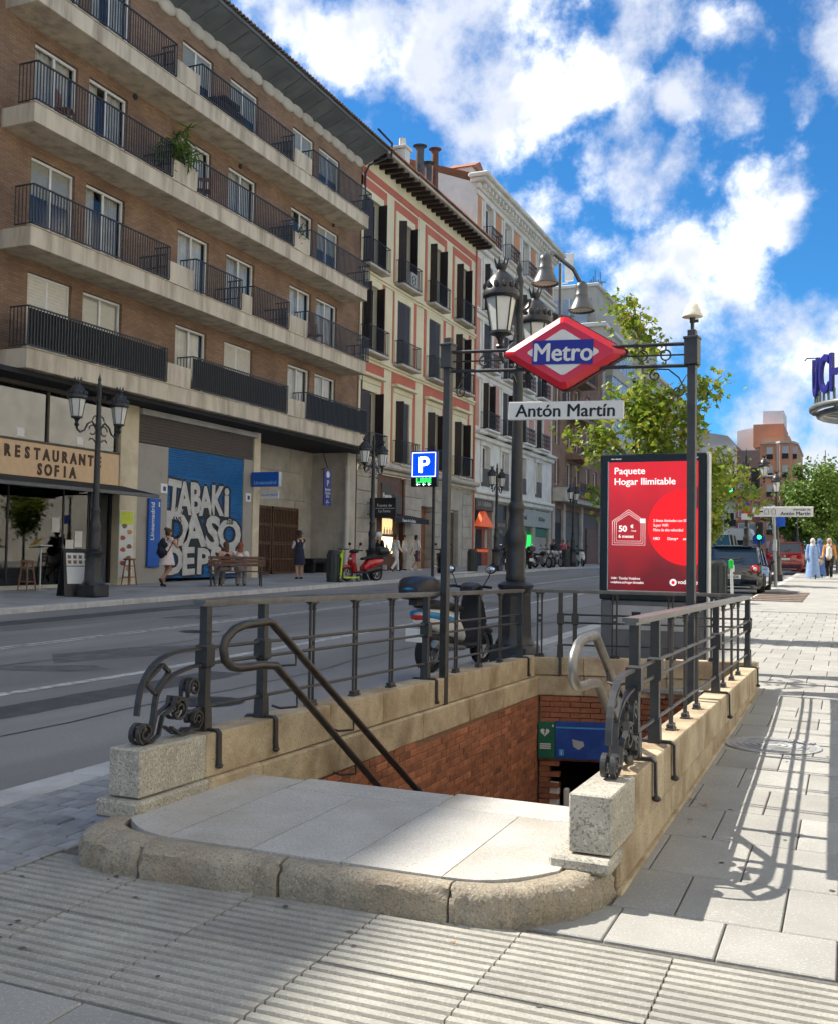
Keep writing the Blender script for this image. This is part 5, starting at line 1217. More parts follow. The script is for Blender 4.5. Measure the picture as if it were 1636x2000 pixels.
# ---------------------------------------------------------------- brown brick building beyond
brickmat('brick_tan', (.30, .165, .10), (.24, .13, .08), (.2, .14, .1), .25, .07)
BB = thing('brick_building', 'tan brick building with projecting balconies and a pale canopy band behind the tree', 'building', (-21, 78, .7))
def yx(name, mt, x0, x1, y0, y1, z0, z1, b=0., par=None, **k): return bx(name, mt, x0, x1, y0, y1, z0, z1, b, par or BB, **k)
BC = [(71.2, 72.4), (74.6, 76.0), (77.0, 78.4), (80.6, 81.8), (83.2, 84.6)]; BFl = [6.6, 9.6, 12.6, 15.6]
bh_ = [(a, b, z, z+1.9) for a, b in BC for z in BFl]
m = MB(); m.wall(XW, 70.3, 86.4, 4.8, 18.8, bh_, .2); m.quad((XW, 86.4, 0), (-31, 86.4, 0), (-31, 86.4, 18.8), (XW, 86.4, 18.8)); m.quad((-31, 70.3, 4), (XW, 70.3, 4), (XW, 70.3, 18.8), (-31, 70.3, 18.8)); m.build('brick_wall', 'brick_tan', BB)
for a, b in BC:
    for z in BFl: window(BB, XW, a+.02, b-.02, z+.02, z+1.88, 2, random.choice(('net', 'half', 'curtain')), 'white_frame', .08, .2)
for z in BFl:
    yx('balcony_slab', 'brick_tan', XW, XW+1.2, 74.2, 79.0, z-.9, z-.65); m = MB(); k = 74.25
    m.box(XW+1.14, XW+1.18, 74.2, 79.0, z+.25, z+.3)
    while k < 79: m.box(XW+1.15, XW+1.17, k, k+.03, z-.65, z+.27); k += .14
    m.build('balcony_railing', 'iron_black', BB, kind='stuff')
m = MB(); m.add([(XW+1.3, 70.0, 18.6), (XW+1.3, 86.6, 18.6), (-26, 86.6, 21.2), (-26, 70.0, 21.2), (XW+1.3, 70.0, 18.4), (XW+1.3, 86.6, 18.4), (XW, 86.6, 18.4), (XW, 70.0, 18.4)], [(0, 1, 2, 3), (4, 5, 1, 0), (7, 6, 5, 4), (0, 3, 4)]); m.build('roof', 'roof_tile_dark', BB)
yx('canopy_band', 'stone_pale', XW, XW+1.0, 70.5, 86.2, 5.3, 6.3, .03); yx('shop_front', 'louvre_brown', XW-.4, XW-.2, 70.4, 86.2, .6, 5.3)
for y in (71, 74, 79.5, 86): yx('pier', 'stone_pale', XW-.2, XW+.03, y-.3, y+.3, .6, 5.3, .02)
yx('metal_door', 'wood_bar', XW-.19, XW-.1, 81.5, 85.5, .65, 3.6); yx('dark_entrance', 'room_dark', XW-.19, XW-.15, 71.4, 73.6, .65, 3.8); yx('dark_entrance', 'black_metal', XW-.19, XW-.15, 74.5, 79, .65, 3.6)

# ---------------------------------------------------------------- tall beige building and the end of the street
mat('beige_render', (.50, .46, .38), .85, var=.06, scale=.6, stain=((.40, .36, .29), .4), stscale=.5)
mat('glazing_blue', (.30, .36, .42), .25, var=.1)
TB = thing('beige_building', 'tall beige building with a stepped gable, glazed bay and rooftop aerials', 'building', (-22, 100, .7))
def tx(name, mt, x0, x1, y0, y1, z0, z1, b=0., par=None, **k): return bx(name, mt, x0, x1, y0, y1, z0, z1, b, par or TB, **k)
tx('main_block', 'beige_render', -34, XW, 86.4, 150, .5, 22.0); tx('top_block', 'beige_render', -32, -20.6, 87.0, 118, 22.0, 25.4); tx('top_band', 'white_stone', -32.2, -20.3, 86.8, 118.2, 25.4, 25.7, .05); tx('terrace_edge', 'white_stone', -34, XW+.3, 86.2, 150, 21.6, 22.0, .05)
for x0 in (-25.2, -23.6, -22.2): tx('end_window', 'glazing_blue', x0, x0+1.2, 86.9, 86.98, 22.9, 24.4); tx('end_window_frame', 'white_frame', x0+.56, x0+.64, 86.86, 86.96, 22.9, 24.4)
for z in (18.3, 15.2, 12.1, 9.0, 6.0):
    tx('glazed_bay', 'glazing_blue', XW-.1, XW+.6, 87.5, 96, z, z+2.2, .02); tx('bay_band', 'beige_render', XW-.1, XW+.7, 87.4, 96.1, z-.9, z, .02)
    for k in range(6): tx('bay_mullion', 'white_frame', XW+.58, XW+.64, 87.5+k*1.6, 87.62+k*1.6, z, z+2.2)
    tx('balcony_band', 'iron_black', XW, XW+.9, 98, 118, z-.6, z+.4); tx('window_strip', 'glazing_blue', XW-.1, XW+.04, 98, 118, z+.4, z+1.9)
    for k in range(8): tx('wall_strip', 'beige_render', XW-.1, XW+.08, 99.8+k*2.4, 100.8+k*2.4, z+.4, z+1.9)
for z in (15.2, 18.3):
    for x0 in (-24.6, -22.4): tx('end_window', 'glazing_blue', x0, x0+1.2, 86.33, 86.39, z+3.6, z+5.0) if z > 18 else None
m = MB(); m.box(-24.3, -23.5, 90, 90.3, 27.0, 29.6, .03); m.cyl((-24.6, 90, 25.7), (-24.6, 90, 29.4), .06, n=8); m.box(-24.6, -24, 90.1, 90.16, 26.8, 26.9); m.build('antenna_panel', 'white_stone', TB)
m = MB()
for k in range(8): m.cyl((-21.9+k*.16, 90, 25.7), (-21.9+k*.16, 90, 26.6+random.uniform(0, 1.2)), .04, n=5)
m.box(-22.2, -20.4, 89.9, 90.0, 26.5, 26.56); m.build('antenna_cluster', 'flue_metal', TB)
m = MB(); m.cyl((XW-.3, 104, 22), (XW-.3, 104, 26.5), .05, n=6); m.box(XW-.9, XW+.3, 103.98, 104.02, 26.0, 26.04); m.box(XW-.7, XW+.1, 103.98, 104.02, 25.5, 25.54); m.build('aerial', 'flue_metal', TB)
# end of the street, right half of the picture
mat('pink_wall', (.48, .17, .155), .85, var=.1, scale=.5); mat('orange_wall', (.52, .25, .145), .85, var=.1, scale=.5); mat('white_wall', (.72, .71, .68), .8, var=.05, scale=.4); mat('grey_wall', (.47, .455, .44), .85, var=.1, scale=.4); mat('slate', (.17, .18, .19), .8, var=.15)
def far_house(name, label, x0, x1, y0, y1, zt, mt, wx_, zz, win_mt='room_dark', balc=False):
    t = thing(name, label, 'building', ((x0+x1)/2, y0, .6)); m = MB(); m.box(x0, x1, y0, y1, .5, zt); m.build('wall', mt, t)
    for x in wx_:
        for z in zz:
            f = MB(); f.box(x-.62, x+.62, y0-.06, y0-.01, z, z+1.9); w = f.build('window', 'white_frame', t); f = MB(); f.box(x-.5, x+.5, y0-.1, y0-.05, z+.1, z+1.8); f.build('pane', win_mt, w)
            if balc: f = MB(); f.box(x-.8, x+.8, y0-.45, y0-.02, z-.15, z-.02); f.box(x-.8, x+.8, y0-.45, y0-.41, z, z+.8); f.build('balcony', 'iron_black', t)
    return t
h1 = far_house('white_house', 'pale grey gabled house with small balconies at the end of the street', -22.5, -14.9, 150, 170, 17.6, 'white_stone', (-17.6, -15.6, -19.8), (2.2, 6.2, 9.8, 13.2), balc=True)
m = MB(); m.slab([(-23, 17.6), (-14.6, 17.6), (-16.0, 19.2), (-23, 20.6)], 150.2, 170, 'y'); m.build('gable', 'grey_wall', h1)
h2 = far_house('pink_house', 'pink house with small windows between the pale house and the orange tower', -14.9, -11.4, 150, 172, 13.6, 'pink_wall', (-13.9, -12.5), (1.6, 4.6, 7.4, 10.4), 'glazing_blue')
m = MB(); m.box(-14.9, -11.4, 152, 172, 13.6, 17.2); m.build('set_back_storey', 'slate', h2); m = MB(); m.box(-15.0, -11.3, 149.8, 150.2, 13.4, 13.7); m.build('cornice', 'white_wall', h2)
for z in (4.2, 10.0): m = MB(); m.box(-14.9, -11.4, 149.85, 150.1, z-.35, z-.1); m.build('string_course', 'white_wall', h2)
m = MB(); m.slab([(-15.5, 15.0), (-10.6, 15.0), (-10.6, 21.7), (-15.5, 20.8)], 158, 170, 'y'); m.build('white_party_wall', 'white_wall', h2)
h3 = thing('orange_tower', 'orange rounded corner apartment house with white tower on top at the street end', 'building', (-9, 150, .6))
rr = []
pts = [(-11.4, 148), (-9.3, 148), (-8.7, 147.2), (-7.4, 147.4), (-6.8, 148.8), (-6.55, 151), (-6.55, 168), (-11.4, 168)]
m = MB(); m.prism(pts, .5, 17.6); m.build('wall', 'orange_wall', h3); m = MB(); m.prism([(x+(.15 if x > -8 else 0), y-.2) for x, y in pts], 17.6, 17.9); m.build('cornice', 'stone_pale', h3)
m = MB(); m.prism([(-11.2, 149), (-8.4, 149), (-7.6, 150), (-7.6, 166), (-11.2, 166)], 17.9, 18.9); m.build('roof_parapet', 'orange_wall', h3); m = MB(); m.box(-12.8, -8.6, 154, 166, 17.9, 21.2); m.build('attic', 'orange_wall', h3); m = MB(); m.box(-11.6, -8.7, 156, 164, 21.2, 23.4); m.build('lift_tower', 'white_wall', h3)
for x, y in ((-10.1, 148), (-8.0, 147.3), (-6.95, 148.3)):
    for k in range(6):
        z = 2.2+k*2.65; m = MB(); m.box(x-.42, x+.42, y-.12, y+.2, z, z+1.7); w_ = m.build('window', 'grey_wall', h3); m = MB(); m.box(x-.42, x+.42, y-.15, y-.12, z, z+.7); m.build('pane', 'room_dark', w_)
m = MB(); m.box(-9.15, -8.85, 147.3, 148.1, .6, 17.6); m.build('pilaster', 'beige_render', h3)
far_house('beige_row_house', 'plain beige row of houses closing the street behind the trees on the right', -6.3, 14, 170, 185, 11, 'beige_render', (-5, -3, -1, 1, 3, 5, 7), (2.5, 5.5, 8.2))
far_house('grey_row_house', 'low grey house far behind the traffic at the end of the street', -30, -22.6, 152, 170, 14, 'grey_wall', (-28, -26, -24), (2.5, 6, 9.5))
# right-hand side of the street: plain facade just outside the picture (it carries the round canopy sign; made tall and pale to bounce sunlight)
RT = thing('right_building', 'pale stone building standing along the right-hand pavement', 'building', (6, 20, 0))
rth = [(-3+k*3.2, -1.6+k*3.2, z, z+2.2) for k in range(14) for z in (1.0, 5.0, 8.6, 12.2)]
m = MB(); m.wall(0, -8, 60, 0, 17.5, [(-b, -a, c, d) for a, b, c, d in rth] if False else rth, .25); m.v = [(3.6-x, y, z+.0) for x, y, z in m.v]; m.f = [tuple(reversed(f)) for f in m.f]; m.build('wall', 'white_stone', RT); m = MB(); m.box(3.95, 12, -8, 60, -.1, 17.5); m.build('body', 'room_dark', RT)
CS = thing('ring_canopy_sign', 'round canopy ring carrying tall blue letters at the right edge', 'sign', (.62, 16.4, 3.4))
mat('sign_navy', (.02, .022, .20), .4, var=.1); mat('ring_metal', (.16, .17, .17), .4, .3, var=.2)
cx_, cy_, rr_ = .62, 16.4, 1.12
def circ(r, z, n=40): return [(cx_+r*math.cos(2*math.pi*k/n), cy_+r*math.sin(2*math.pi*k/n), z) for k in range(n)]
m = MB(); m.tube(circ(rr_, 3.56), .055, 8, closed=True); m.tube(circ(rr_-.10, 3.47), .05, 8, closed=True); m.build('ring', 'ring_metal', CS, smooth=60)
m = MB()
for k in range(8): a = k*math.pi/4; m.tube([(cx_, cy_, 3.5), (cx_+rr_*math.cos(a), cy_+rr_*math.sin(a), 3.5)], .025, 6)
m.tube([(cx_, cy_, 3.5), (3.7, cy_, 3.5)], .06, 8); m.build('spokes', 'ring_metal', CS)
for ch, a in (('U', 196), ('C', 212), ('H', 226), ('A', 241), ('V', 257), ('E', 272)):
    A = R(a); text(ch, 'letter', 'sign_navy', CS, .80, Matrix.Translation((cx_+(rr_-.02)*math.cos(A), cy_+(rr_-.02)*math.sin(A), 3.74)) @ Matrix.Rotation(A+R(90), 4, 'Z') @ Matrix.Rotation(R(90), 4, 'X'), .03, .012, sx=.50)
for k in range(14):
    A = R(190+k*6.5); m = MB(); m.cyl((cx_+rr_*.97*math.cos(A), cy_+rr_*.97*math.sin(A), 3.6), (cx_+rr_*.97*math.cos(A), cy_+rr_*.97*math.sin(A), 3.78), .02, n=6); m.build('letter_support', 'ring_metal', CS)
m = MB(); A = R(198); x_, y_ = cx_+rr_*math.cos(A), cy_+rr_*math.sin(A); m.tube([(x_, y_, 4.1), (x_+.02, y_, 4.30), (x_-.12, y_-.04, 4.30), (x_-.15, y_-.05, 4.26)], .012, 6); m.build('spot_arm', 'ring_metal', CS)
# ================================================================ street furniture, signs, vehicles
mat('lantern_glass', (.62, .62, .58), .45, var=.06)
def street_lamp(label, loc, sc=1., rz=R(90), twin=True, group='old cast iron street lamps'):
    t = thing('street_lamp', label, 'street lamp', loc, rz, group); t.scale = (sc, sc, sc)
    def pt(m, n, mt='iron_lamp', par=None, smooth=40): return m.build(n, mt, par or t, smooth, world=False)
    m = MB(); m.box(-.26, .26, -.26, .26, 0, .30, .03); m.lathe([(.27, .30), (.235, .36), (.215, .42), (.20, .9), (.21, .98), (.24, 1.02), (.24, 1.05), (.16, 1.09)], 8); pt(m, 'pedestal')
    m = MB(); m.lathe([(r_*.78, z_) for r_, z_ in [(.15, 1.08), (.17, 1.12), (.16, 1.18), (.165, 1.45), (.155, 1.5), (.175, 1.58), (.18, 1.68), (.14, 1.76), (.13, 1.84), (.12, 1.95), (.14, 2.0), (.145, 2.04), (.11, 2.1)]], 12); pt(m, 'fluted_foot')
    m = MB(); m.lathe([(.078, 2.08), (.062, 4.0), (.075, 4.05), (.062, 4.1), (.052, 4.9), (.065, 4.93), (.045, 5.0), (.03, 5.05), (.045, 5.1), (.015, 5.2), (.0, 5.28)] if twin else [(.085, 2.08), (.06, 3.5), (.075, 3.55), (.05, 3.6), (.05, 3.72)], 12); pt(m, 'shaft')
    for k in range(4 if twin else 0):
        a = k*math.pi/2+.4; m = MB(); m.tube([(.06*math.cos(a), .06*math.sin(a), 4.55), (.13*math.cos(a), .13*math.sin(a), 4.62), (.15*math.cos(a), .15*math.sin(a), 4.70), (.11*math.cos(a), .11*math.sin(a), 4.70)], .018, 5); pt(m, 'leaf_ornament')
    for s in ((-1, 1) if twin else (0,)):
        x = .72*s; z = 4.12 if twin else 3.74
        if twin:
            m = MB(); m.tube([(.06*s, 0, 3.95), (.22*s, 0, 4.10), (.36*s, 0, 4.02), (.46*s, 0, 3.86), (.60*s, 0, 3.80), (.70*s, 0, 3.86), (x, 0, 3.98), (x, 0, z)], .024, 6)
            m.tube([(.08*s+(.11*math.cos(k*.45))*s+.12*s, 0, 3.90+.11*math.sin(k*.45)) for k in range(13)], .016, 5); m.tube([(.06*s, 0, 4.25), (.16*s, 0, 4.22), (.20*s, 0, 4.14)], .016, 5); m.tube([(.08*s, 0, 3.62), (.16*s, 0, 3.68), (.26*s, 0, 3.70), (.30*s, 0, 3.64)], .016, 5); pt(m, 'arm')
            m = MB(); m.lathe([(.02, -.22), (.06, -.16), (.03, -.1), (.05, -.06), (.08, -.02), (.13, 0)], 8, c=(x, 0, z)); pt(m, 'lantern_cup')
        m = MB(); n = 6
        g = MB(); g.lathe([(.115, 0), (.185, .42)], n, c=(x, 0, z+.01), cap=False); pt(g, 'lantern_glass', 'lantern_glass', smooth=None)
        for k in range(n): a = 2*math.pi*k/n; m.cyl((x+.118*math.cos(a), .118*math.sin(a), z), (x+.188*math.cos(a), .188*math.sin(a), z+.44), .010, n=5)
        m.lathe([(.135, -.01), (.135, .02), (.105, .03), (.10, -.01)], 12, c=(x, 0, z), cap=False); m.lathe([(.0, .80), (.04, .80), (.06, .76), (.11, .72), (.17, .64), (.20, .54), (.225, .50), (.225, .45), (.195, .42), (.18, .42)], 14, c=(x, 0, z), cap=False); pt(m, 'lantern_frame')
        m = MB(); m.lathe([(.05, .78), (.075, .82), (.07, .85)], 10, c=(x, 0, z), cap=False)
        for k in range(8): a = 2*math.pi*k/8; m.cyl((x+.068*math.cos(a), .068*math.sin(a), z+.84), (x+.095*math.cos(a), .095*math.sin(a), z+.93), .014, .004, n=4)
        pt(m, 'crown')
        m = MB()
        for k in range(12): a = 2*math.pi*k/12; m.sph((x+.20*math.cos(a), .20*math.sin(a), z+.57), (.03, .03, .045), 6, 4)
        pt(m, 'garland')
    return t
street_lamp('large twin-lantern lamp post standing right behind the left metro railing', (-3.44, 10.78, 0), .885, group='old cast iron street lamps')
street_lamp('twin-lantern lamp post before the restaurant at the left', (-16.18, 18.5, gz(18.5)), 1.)
street_lamp('twin-lantern lamp post by the red scooter and the bar front', (-15.6, 32.15, gz(32)), 1.)
street_lamp('twin-lantern lamp post before the tavern with the orange sign', (-15.6, 45.75, gz(45)), 1.)
street_lamp('twin-lantern lamp post farthest up the left pavement by the motorcycles', (-15.6, 60.4, gz(60)), 1.)
street_lamp('twin-lantern lamp post with traffic signs behind the black hatchback', (-3.75, 42, gz(42)), 1., rz=R(25))
street_lamp('single-lantern lamp post beside the white direction sign', (-2.55, 41, gz(41)), .92, twin=False)
street_lamp('single-lantern lamp post among the trees at the right', (-2.66, 60, gz(60)), 1.03, twin=False)
# ---------------------------------------------------------------- advertising panel
mat('base_light', (.34, .34, .34), .5, var=.1); mat('frame_black', (.012, .013, .015), .3, var=.1); mat('alu', (.50, .50, .48), .4, .6, var=.1); mat('base_grey', (.12, .12, .122), .5, var=.12)
mat('poster_white', (.86, .84, .82), .4, emit=.22)
def poster_mat():
    m = mat('poster_red', (.45, .01, .02), .18, var=0, spec=.5); N = m.node_tree.nodes; L = m.node_tree.links; bs = N['Principled BSDF']
    tc = N.new('ShaderNodeTexCoord'); sp = N.new('ShaderNodeSeparateXYZ'); L.new(tc.outputs['Object'], sp.inputs[0]); mr = N.new('ShaderNodeMapRange'); L.new(sp.outputs[2], mr.inputs[0]); mr.inputs[1].default_value = -.55; mr.inputs[2].default_value = .55
    n = N.new('ShaderNodeTexNoise'); n.inputs['Scale'].default_value = 1.6; L.new(tc.outputs['Object'], n.inputs[0]); ad = N.new('ShaderNodeMath'); ad.operation = 'ADD'; L.new(mr.outputs[0], ad.inputs[0]); mu = N.new('ShaderNodeMath'); mu.operation = 'MULTIPLY_ADD'; L.new(n.outputs[0], mu.inputs[0]); mu.inputs[1].default_value = .9; mu.inputs[2].default_value = -.45; L.new(mu.outputs[0], ad.inputs[1])
    r = N.new('ShaderNodeValToRGB'); L.new(ad.outputs[0], r.inputs[0]); r.color_ramp.elements[0].color = (.13, .008, .012, 1); r.color_ramp.elements[1].color = (.60, .012, .018, 1)
    L.new(r.outputs[0], bs.inputs['Base Color']); L.new(r.outputs[0], bs.inputs['Emission Color']); bs.inputs['Emission Strength'].default_value = .22
poster_mat(); mat('poster_bright', (.72, .008, .012), .25, var=.04, emit=.25); mat('poster_dark', (.20, .008, .012), .3, var=.04, emit=.1)
AD = thing('advertising_panel', 'tall black advertising panel with a red poster behind the far stair railing', 'advertising panel', (-1.99, 11.28, 0))
AY = 11.2
def ax(name, mt, x0, x1, y0, y1, z0, z1, b=0., par=None): return bx(name, mt, x0, x1, y0, y1, z0, z1, b, par or AD)
ax('case', 'frame_black', -2.585, -1.415, AY, AY+.17, .78, 2.415, .012); ax('side_trim', 'alu', -1.413, -1.385, AY-.002, AY+.18, .1, 2.42, .006); ax('base', 'base_grey', -2.57, -1.43, AY+.02, AY+.15, .02, .775, .01); ax('base_panel', 'base_light', -2.45, -1.6, AY+.012, AY+.019, .45, .72, .003); ax('base_label', 'black_metal', -2.22, -2.12, AY+.007, AY+.0115, .60, .65)
m = MB(); m.quad((-2.485, AY-.004, .89), (-1.50, AY-.004, .89), (-1.50, AY-.004, 2.325), (-2.485, AY-.004, 2.325)); po = m.build('poster', 'poster_red', AD, world=False); po.location = (0, 0, 0); 
po.data.transform(Matrix.Translation((1.99, -11.28, -1.61))); po.location = (0, 0, 1.61)
ax('poster_edge', 'alu', -2.497, -2.486, AY-.006, AY, .88, 2.335, .0); ax('poster_edge', 'alu', -2.497, -1.49, AY-.006, AY, .875, .889)
cx0, cz0, cr = -1.62, 1.60, .425
def flat(pts, y, name, mt, par=None): m = MB(); m.add([(x, y, z) for x, z in pts], [tuple(range(len(pts)))]); return m.build(name, mt, par or AD)
flat([(min(cx0+cr*math.cos(a*math.pi/24), -1.502), cz0+cr*math.sin(a*math.pi/24)) for a in range(48)], AY-.0055, 'printed_circle', 'poster_bright')
flat([(-1.502, 2.03), (-1.502, 1.80), (-1.56, 1.82), (-1.60, 1.86), (-1.62, 1.93), (-1.60, 2.0), (-1.56, 2.05)], AY-.0065, 'printed_drop', 'poster_dark')
def pt_(txt, x, z, s, bold=0., mt='poster_white', sx=1.): text(txt, 'printed_text', mt, AD, s, face_my((x, AY-.009, z)), .0004, 0, 'LEFT', sx, fat=bold*1.2)
pt_('Paquete', -2.425, 2.19, .108, .0018); pt_('Hogar Ilimitable', -2.425, 2.07, .108, .0018, sx=.98)
for k, d in enumerate((0, .022, .044)):
    hx0, hx1, hz0, hz1, pk = -2.44+d, -2.075-d, 1.395+d, 1.66-d*.2, 1.79-d*1.1; m = MB()
    m.tube([(hx0, AY-.007, hz0), (hx1, AY-.007, hz0), (hx1, AY-.007, hz1), ((hx0+hx1)/2, AY-.007, pk), (hx0, AY-.007, hz1)], .0025, 4, closed=True); m.build('house_outline', 'poster_white', AD)
pt_('50', -2.37, 1.545, .095, .003); pt_('€', -2.235, 1.585, .05, .002); pt_('/mes', -2.23, 1.545, .03); pt_('6 meses', -2.37, 1.475, .052, .001)
flat([(-2.13, 1.64), (-2.07, 1.64), (-2.07, 1.69), (-2.13, 1.69)], AY-.008, 'printed_tag', 'poster_white')
for k, l in enumerate(('2 líneas ilimitadas con 5G', 'Super WiFi', 'Fibra de alta velocidad')): pt_(l, -1.985, 1.655-k*.052, .042, .0003, sx=.86)
for l, x in (('HBO', -1.985), ('Disney+', -1.83), ('amazon', -1.66)): pt_(l, x, 1.455, .044, .0005, sx=.8)
pt_('1444 · Tiendas Vodafone', -2.455, 1.01, .038, .0003, sx=.86); pt_('vodafone.es/hogar-ilimitable', -2.455, .965, .038, .0003, sx=.86); pt_('vodafone', -1.715, .975, .064, .0006, sx=.9)
flat([(-1.765+.038*math.cos(a*math.pi/12), .99+.038*math.sin(a*math.pi/12)) for a in range(24)], AY-.007, 'logo_disc', 'poster_white'); flat([(-1.765+.018*math.cos(a*math.pi/12), .988+.02*math.sin(a*math.pi/12)) for a in range(24)], AY-.0085, 'logo_drop', 'poster_bright')
for x in (-2.46, -1.62): pt_('clear channel', x, 2.355, .022)
# ---------------------------------------------------------------- parking LED sign
mat('led_blue', (.0, .02, .85), .4, emit=1.1); mat('led_white', (.75, .85, 1), .4, emit=1.0); mat('led_green', (.02, .8, .08), .4, emit=1.)
PK = thing('parking_sign', 'blue lit parking sign with a white P and green LIBRE below', 'sign', (-14.85, 35, gz(35)))
m = MB(); m.box(-15.38, -14.34, 35, 35.2, 3.84, 5.2, .02); m.build('case', 'frame_black', PK); m = MB(); m.box(-15.35, -14.37, 34.985, 35.0, 4.20, 5.17); m.build('blue_screen', 'led_blue', PK)
m = MB()
for a in ((-15.33, -14.39, 5.13, 5.15), (-15.33, -14.39, 4.22, 4.24), (-15.33, -15.31, 4.24, 5.13), (-14.41, -14.39, 4.24, 5.13)): m.box(a[0], a[1], 34.98, 34.985, a[2], a[3])
m.build('border', 'led_white', PK); text('P', 'letter', 'led_white', PK, .88, face_my((-14.87, 34.98, 4.38)), .002, 0, fat=.02); text('LIBRE', 'letter', 'led_green', PK, .25, face_my((-14.86, 34.985, 4.00)), .002, 0, fat=.005); text('← ← ←', 'arrows', 'led_white', PK, .18, face_my((-14.86, 34.99, 3.87)), .002)
m = MB(); m.cyl((-14.5, 35.12, gz(35)), (-14.5, 35.12, 5.4), .06, n=10); m.build('pole', 'iron_lamp', PK)
# ---------------------------------------------------------------- signs on the shopfronts
mat('banner_blue', (.012, .10, .42), .5, var=.06); mat('banner_text', (.25, .5, .8), .5)
b1 = thing('vertical_banner', 'tall blue vertical banner with white lettering beside the shutter', 'sign', (XW, 25.2, .7)); m = MB(); m.box(XW, XW+.08, 24.93, 25.5, .72, 2.85, .01); m.build('board', 'banner_blue', b1)
text('Líneamadrid', 'lettering', 'white_frame', b1, .24, Matrix.Translation((XW+.082, 25.18, 1.55)) @ Matrix(((0, 0, 1, 0), (1, 0, 0, 0), (0, 1, 0, 0), (0, 0, 0, 1))) @ Matrix.Rotation(R(90), 4, 'Z'), .001, .003, 'LEFT'); m = MB(); m.box(XW+.08, XW+.082, 25.38, 25.44, 2.6, 2.75); m.build('emblem', 'white_frame', b1)
b2 = thing('projecting_sign', 'blue projecting office sign high on the cream pillar by the passage', 'sign', (XW+.4, 30.9, 3.8)); m = MB(); m.box(XW+.02, XW+1.15, 30.7, 30.85, 3.6, 4.12, .01); m.build('board', 'banner_blue', b2); m = MB(); m.box(XW+1.15, XW+1.18, 30.69, 30.86, 3.6, 4.12); m.build('edge', 'alu', b2); text('Líneamadrid', 'lettering', 'banner_text', b2, .19, face_my((XW+.6, 30.695, 3.68)), .001, .002)
b3 = thing('parking_entrance_board', 'dark vertical car park board with white symbols in the passage', 'sign', (-21.5, 39, 3.3)); m = MB(); m.box(-21.55, -21.5, 38.45, 39.08, 3.25, 4.75, .01); m.build('board', 'sign_navy', b3) 
b3.location = (-19.78, 36.1, 3.3); b3.children[0].data.transform(Matrix.Translation((1.72, -2.3, -.05))); b3.children[0].location = -Vector(b3.location)
for tx_, z, s in (('P', 4.02, .36), ('Madrid', 3.82, .16), ('Centro', 3.68, .16), ('24 h', 3.54, .16), ('←', 3.24, .34)): text(tx_, 'lettering', 'white_frame', b3, s, face_x((XW+.035, 36.45, z)), .001, .002)
m = MB(); m.cyl((XW+.03, 36.45, 4.5), (XW+.036, 36.45, 4.5), .14, n=16); m.build('emblem', 'white_frame', b3); m = MB(); m.tube([(XW-.3, 36.45, 4.72), (XW+.0, 36.45, 4.78), (XW-.3, 36.45, 5.6)], .02, 5); m.build('hanger', 'iron_black', b3)
b4 = thing('white_notice_sign', 'small white projecting notice above the passage gate', 'sign', (XW+.4, 31.3, 3.3)); m = MB(); m.box(XW+.02, XW+.8, 31.3, 31.36, 3.2, 3.5, .006); m.build('board', 'white_frame', b4); text('Gestión Madrid', 'lettering', 'banner_blue', b4, .11, face_my((XW+.42, 31.295, 3.3)), .001)
for k, (y, lab) in enumerate(((25.72, 'small white square notice on the grey panel left of the shutter'), (30.55, 'small white square notice right of the blue shutter'))):
    b5 = thing('wall_notice', lab, 'notice', (XW, y, 3.2)); m = MB(); m.box(XW-.02, XW+.01, y-.16, y+.16, 3.05, 3.35); m.build('sheet', 'white_frame', b5); m = MB(); m.box(XW+.01, XW+.012, y-.06, y+.08, 3.12, 3.26); m.build('symbol', 'sign_navy', b5)
# menu poster by the pillar
mp = thing('menu_poster', 'tall menu poster with food pictures leaning on the cream pillar', 'poster', (XW+.06, 23.9, .4)); mat('poster_paper', (.66, .66, .62), .5, var=.04); mat('poster_lime', (.55, .62, .05), .5); mat('food_red', (.45, .10, .06), .6, var=.3); mat('food_orange', (.62, .28, .08), .6, var=.3); mat('food_brown', (.20, .12, .06), .6, var=.3)
m = MB(); m.box(XW+.03, XW+.06, 23.6, 24.24, .42, 2.42, .005); m.build('board', 'poster_paper', mp); m = MB(); m.box(XW+.06, XW+.064, 23.63, 24.21, 2.0, 2.39); m.build('header', 'poster_lime', mp)
for k, (y, z, c) in enumerate(((23.82, 1.95, 'food_brown'), (24.05, 1.78, 'food_orange'), (23.75, 1.6, 'food_red'), (24.05, 1.35, 'food_brown'), (23.78, 1.25, 'food_red'), (24.03, 1.0, 'food_brown'), (23.78, .85, 'food_red'), (24.05, .68, 'food_orange'))):
    m = MB(); m.add([(XW+.066, y+.12*math.cos(a)*(1+.2*math.sin(3*a+k)), z+.07*math.sin(a)) for a in [i*.5236 for i in range(12)]], [tuple(range(12))]); m.build('food_picture', c, mp)
# A-board
ab = thing('menu_board', 'black folding pavement board with white menu sheets beside the left lamp post', 'board', (-16.75, 18.55, gz(18.6)), R(62)); 
for s in (-1, 1):
    m = MB(); m.add([(-.36, s*.28, 0), (.36, s*.28, 0), (.33, s*.03, 1.12), (-.33, s*.03, 1.12), (-.36, s*.25, 0), (.36, s*.25, 0), (.33, s*.0, 1.12), (-.33, s*.0, 1.12)], [(0, 1, 2, 3), (7, 6, 5, 4), (0, 4, 5, 1), (3, 2, 6, 7), (0, 3, 7, 4), (1, 5, 6, 2)]); m.build('panel', 'black_metal', ab, world=False)
def abq(x0, x1, z0, z1, mt, n, o=.006): m = MB(); f = lambda z: -(.28-.25*z/1.12)-o; m.quad((x0, f(z0), z0), (x1, f(z0), z0), (x1, f(z1), z1), (x0, f(z1), z1)); m.build(n, mt, ab, world=False)
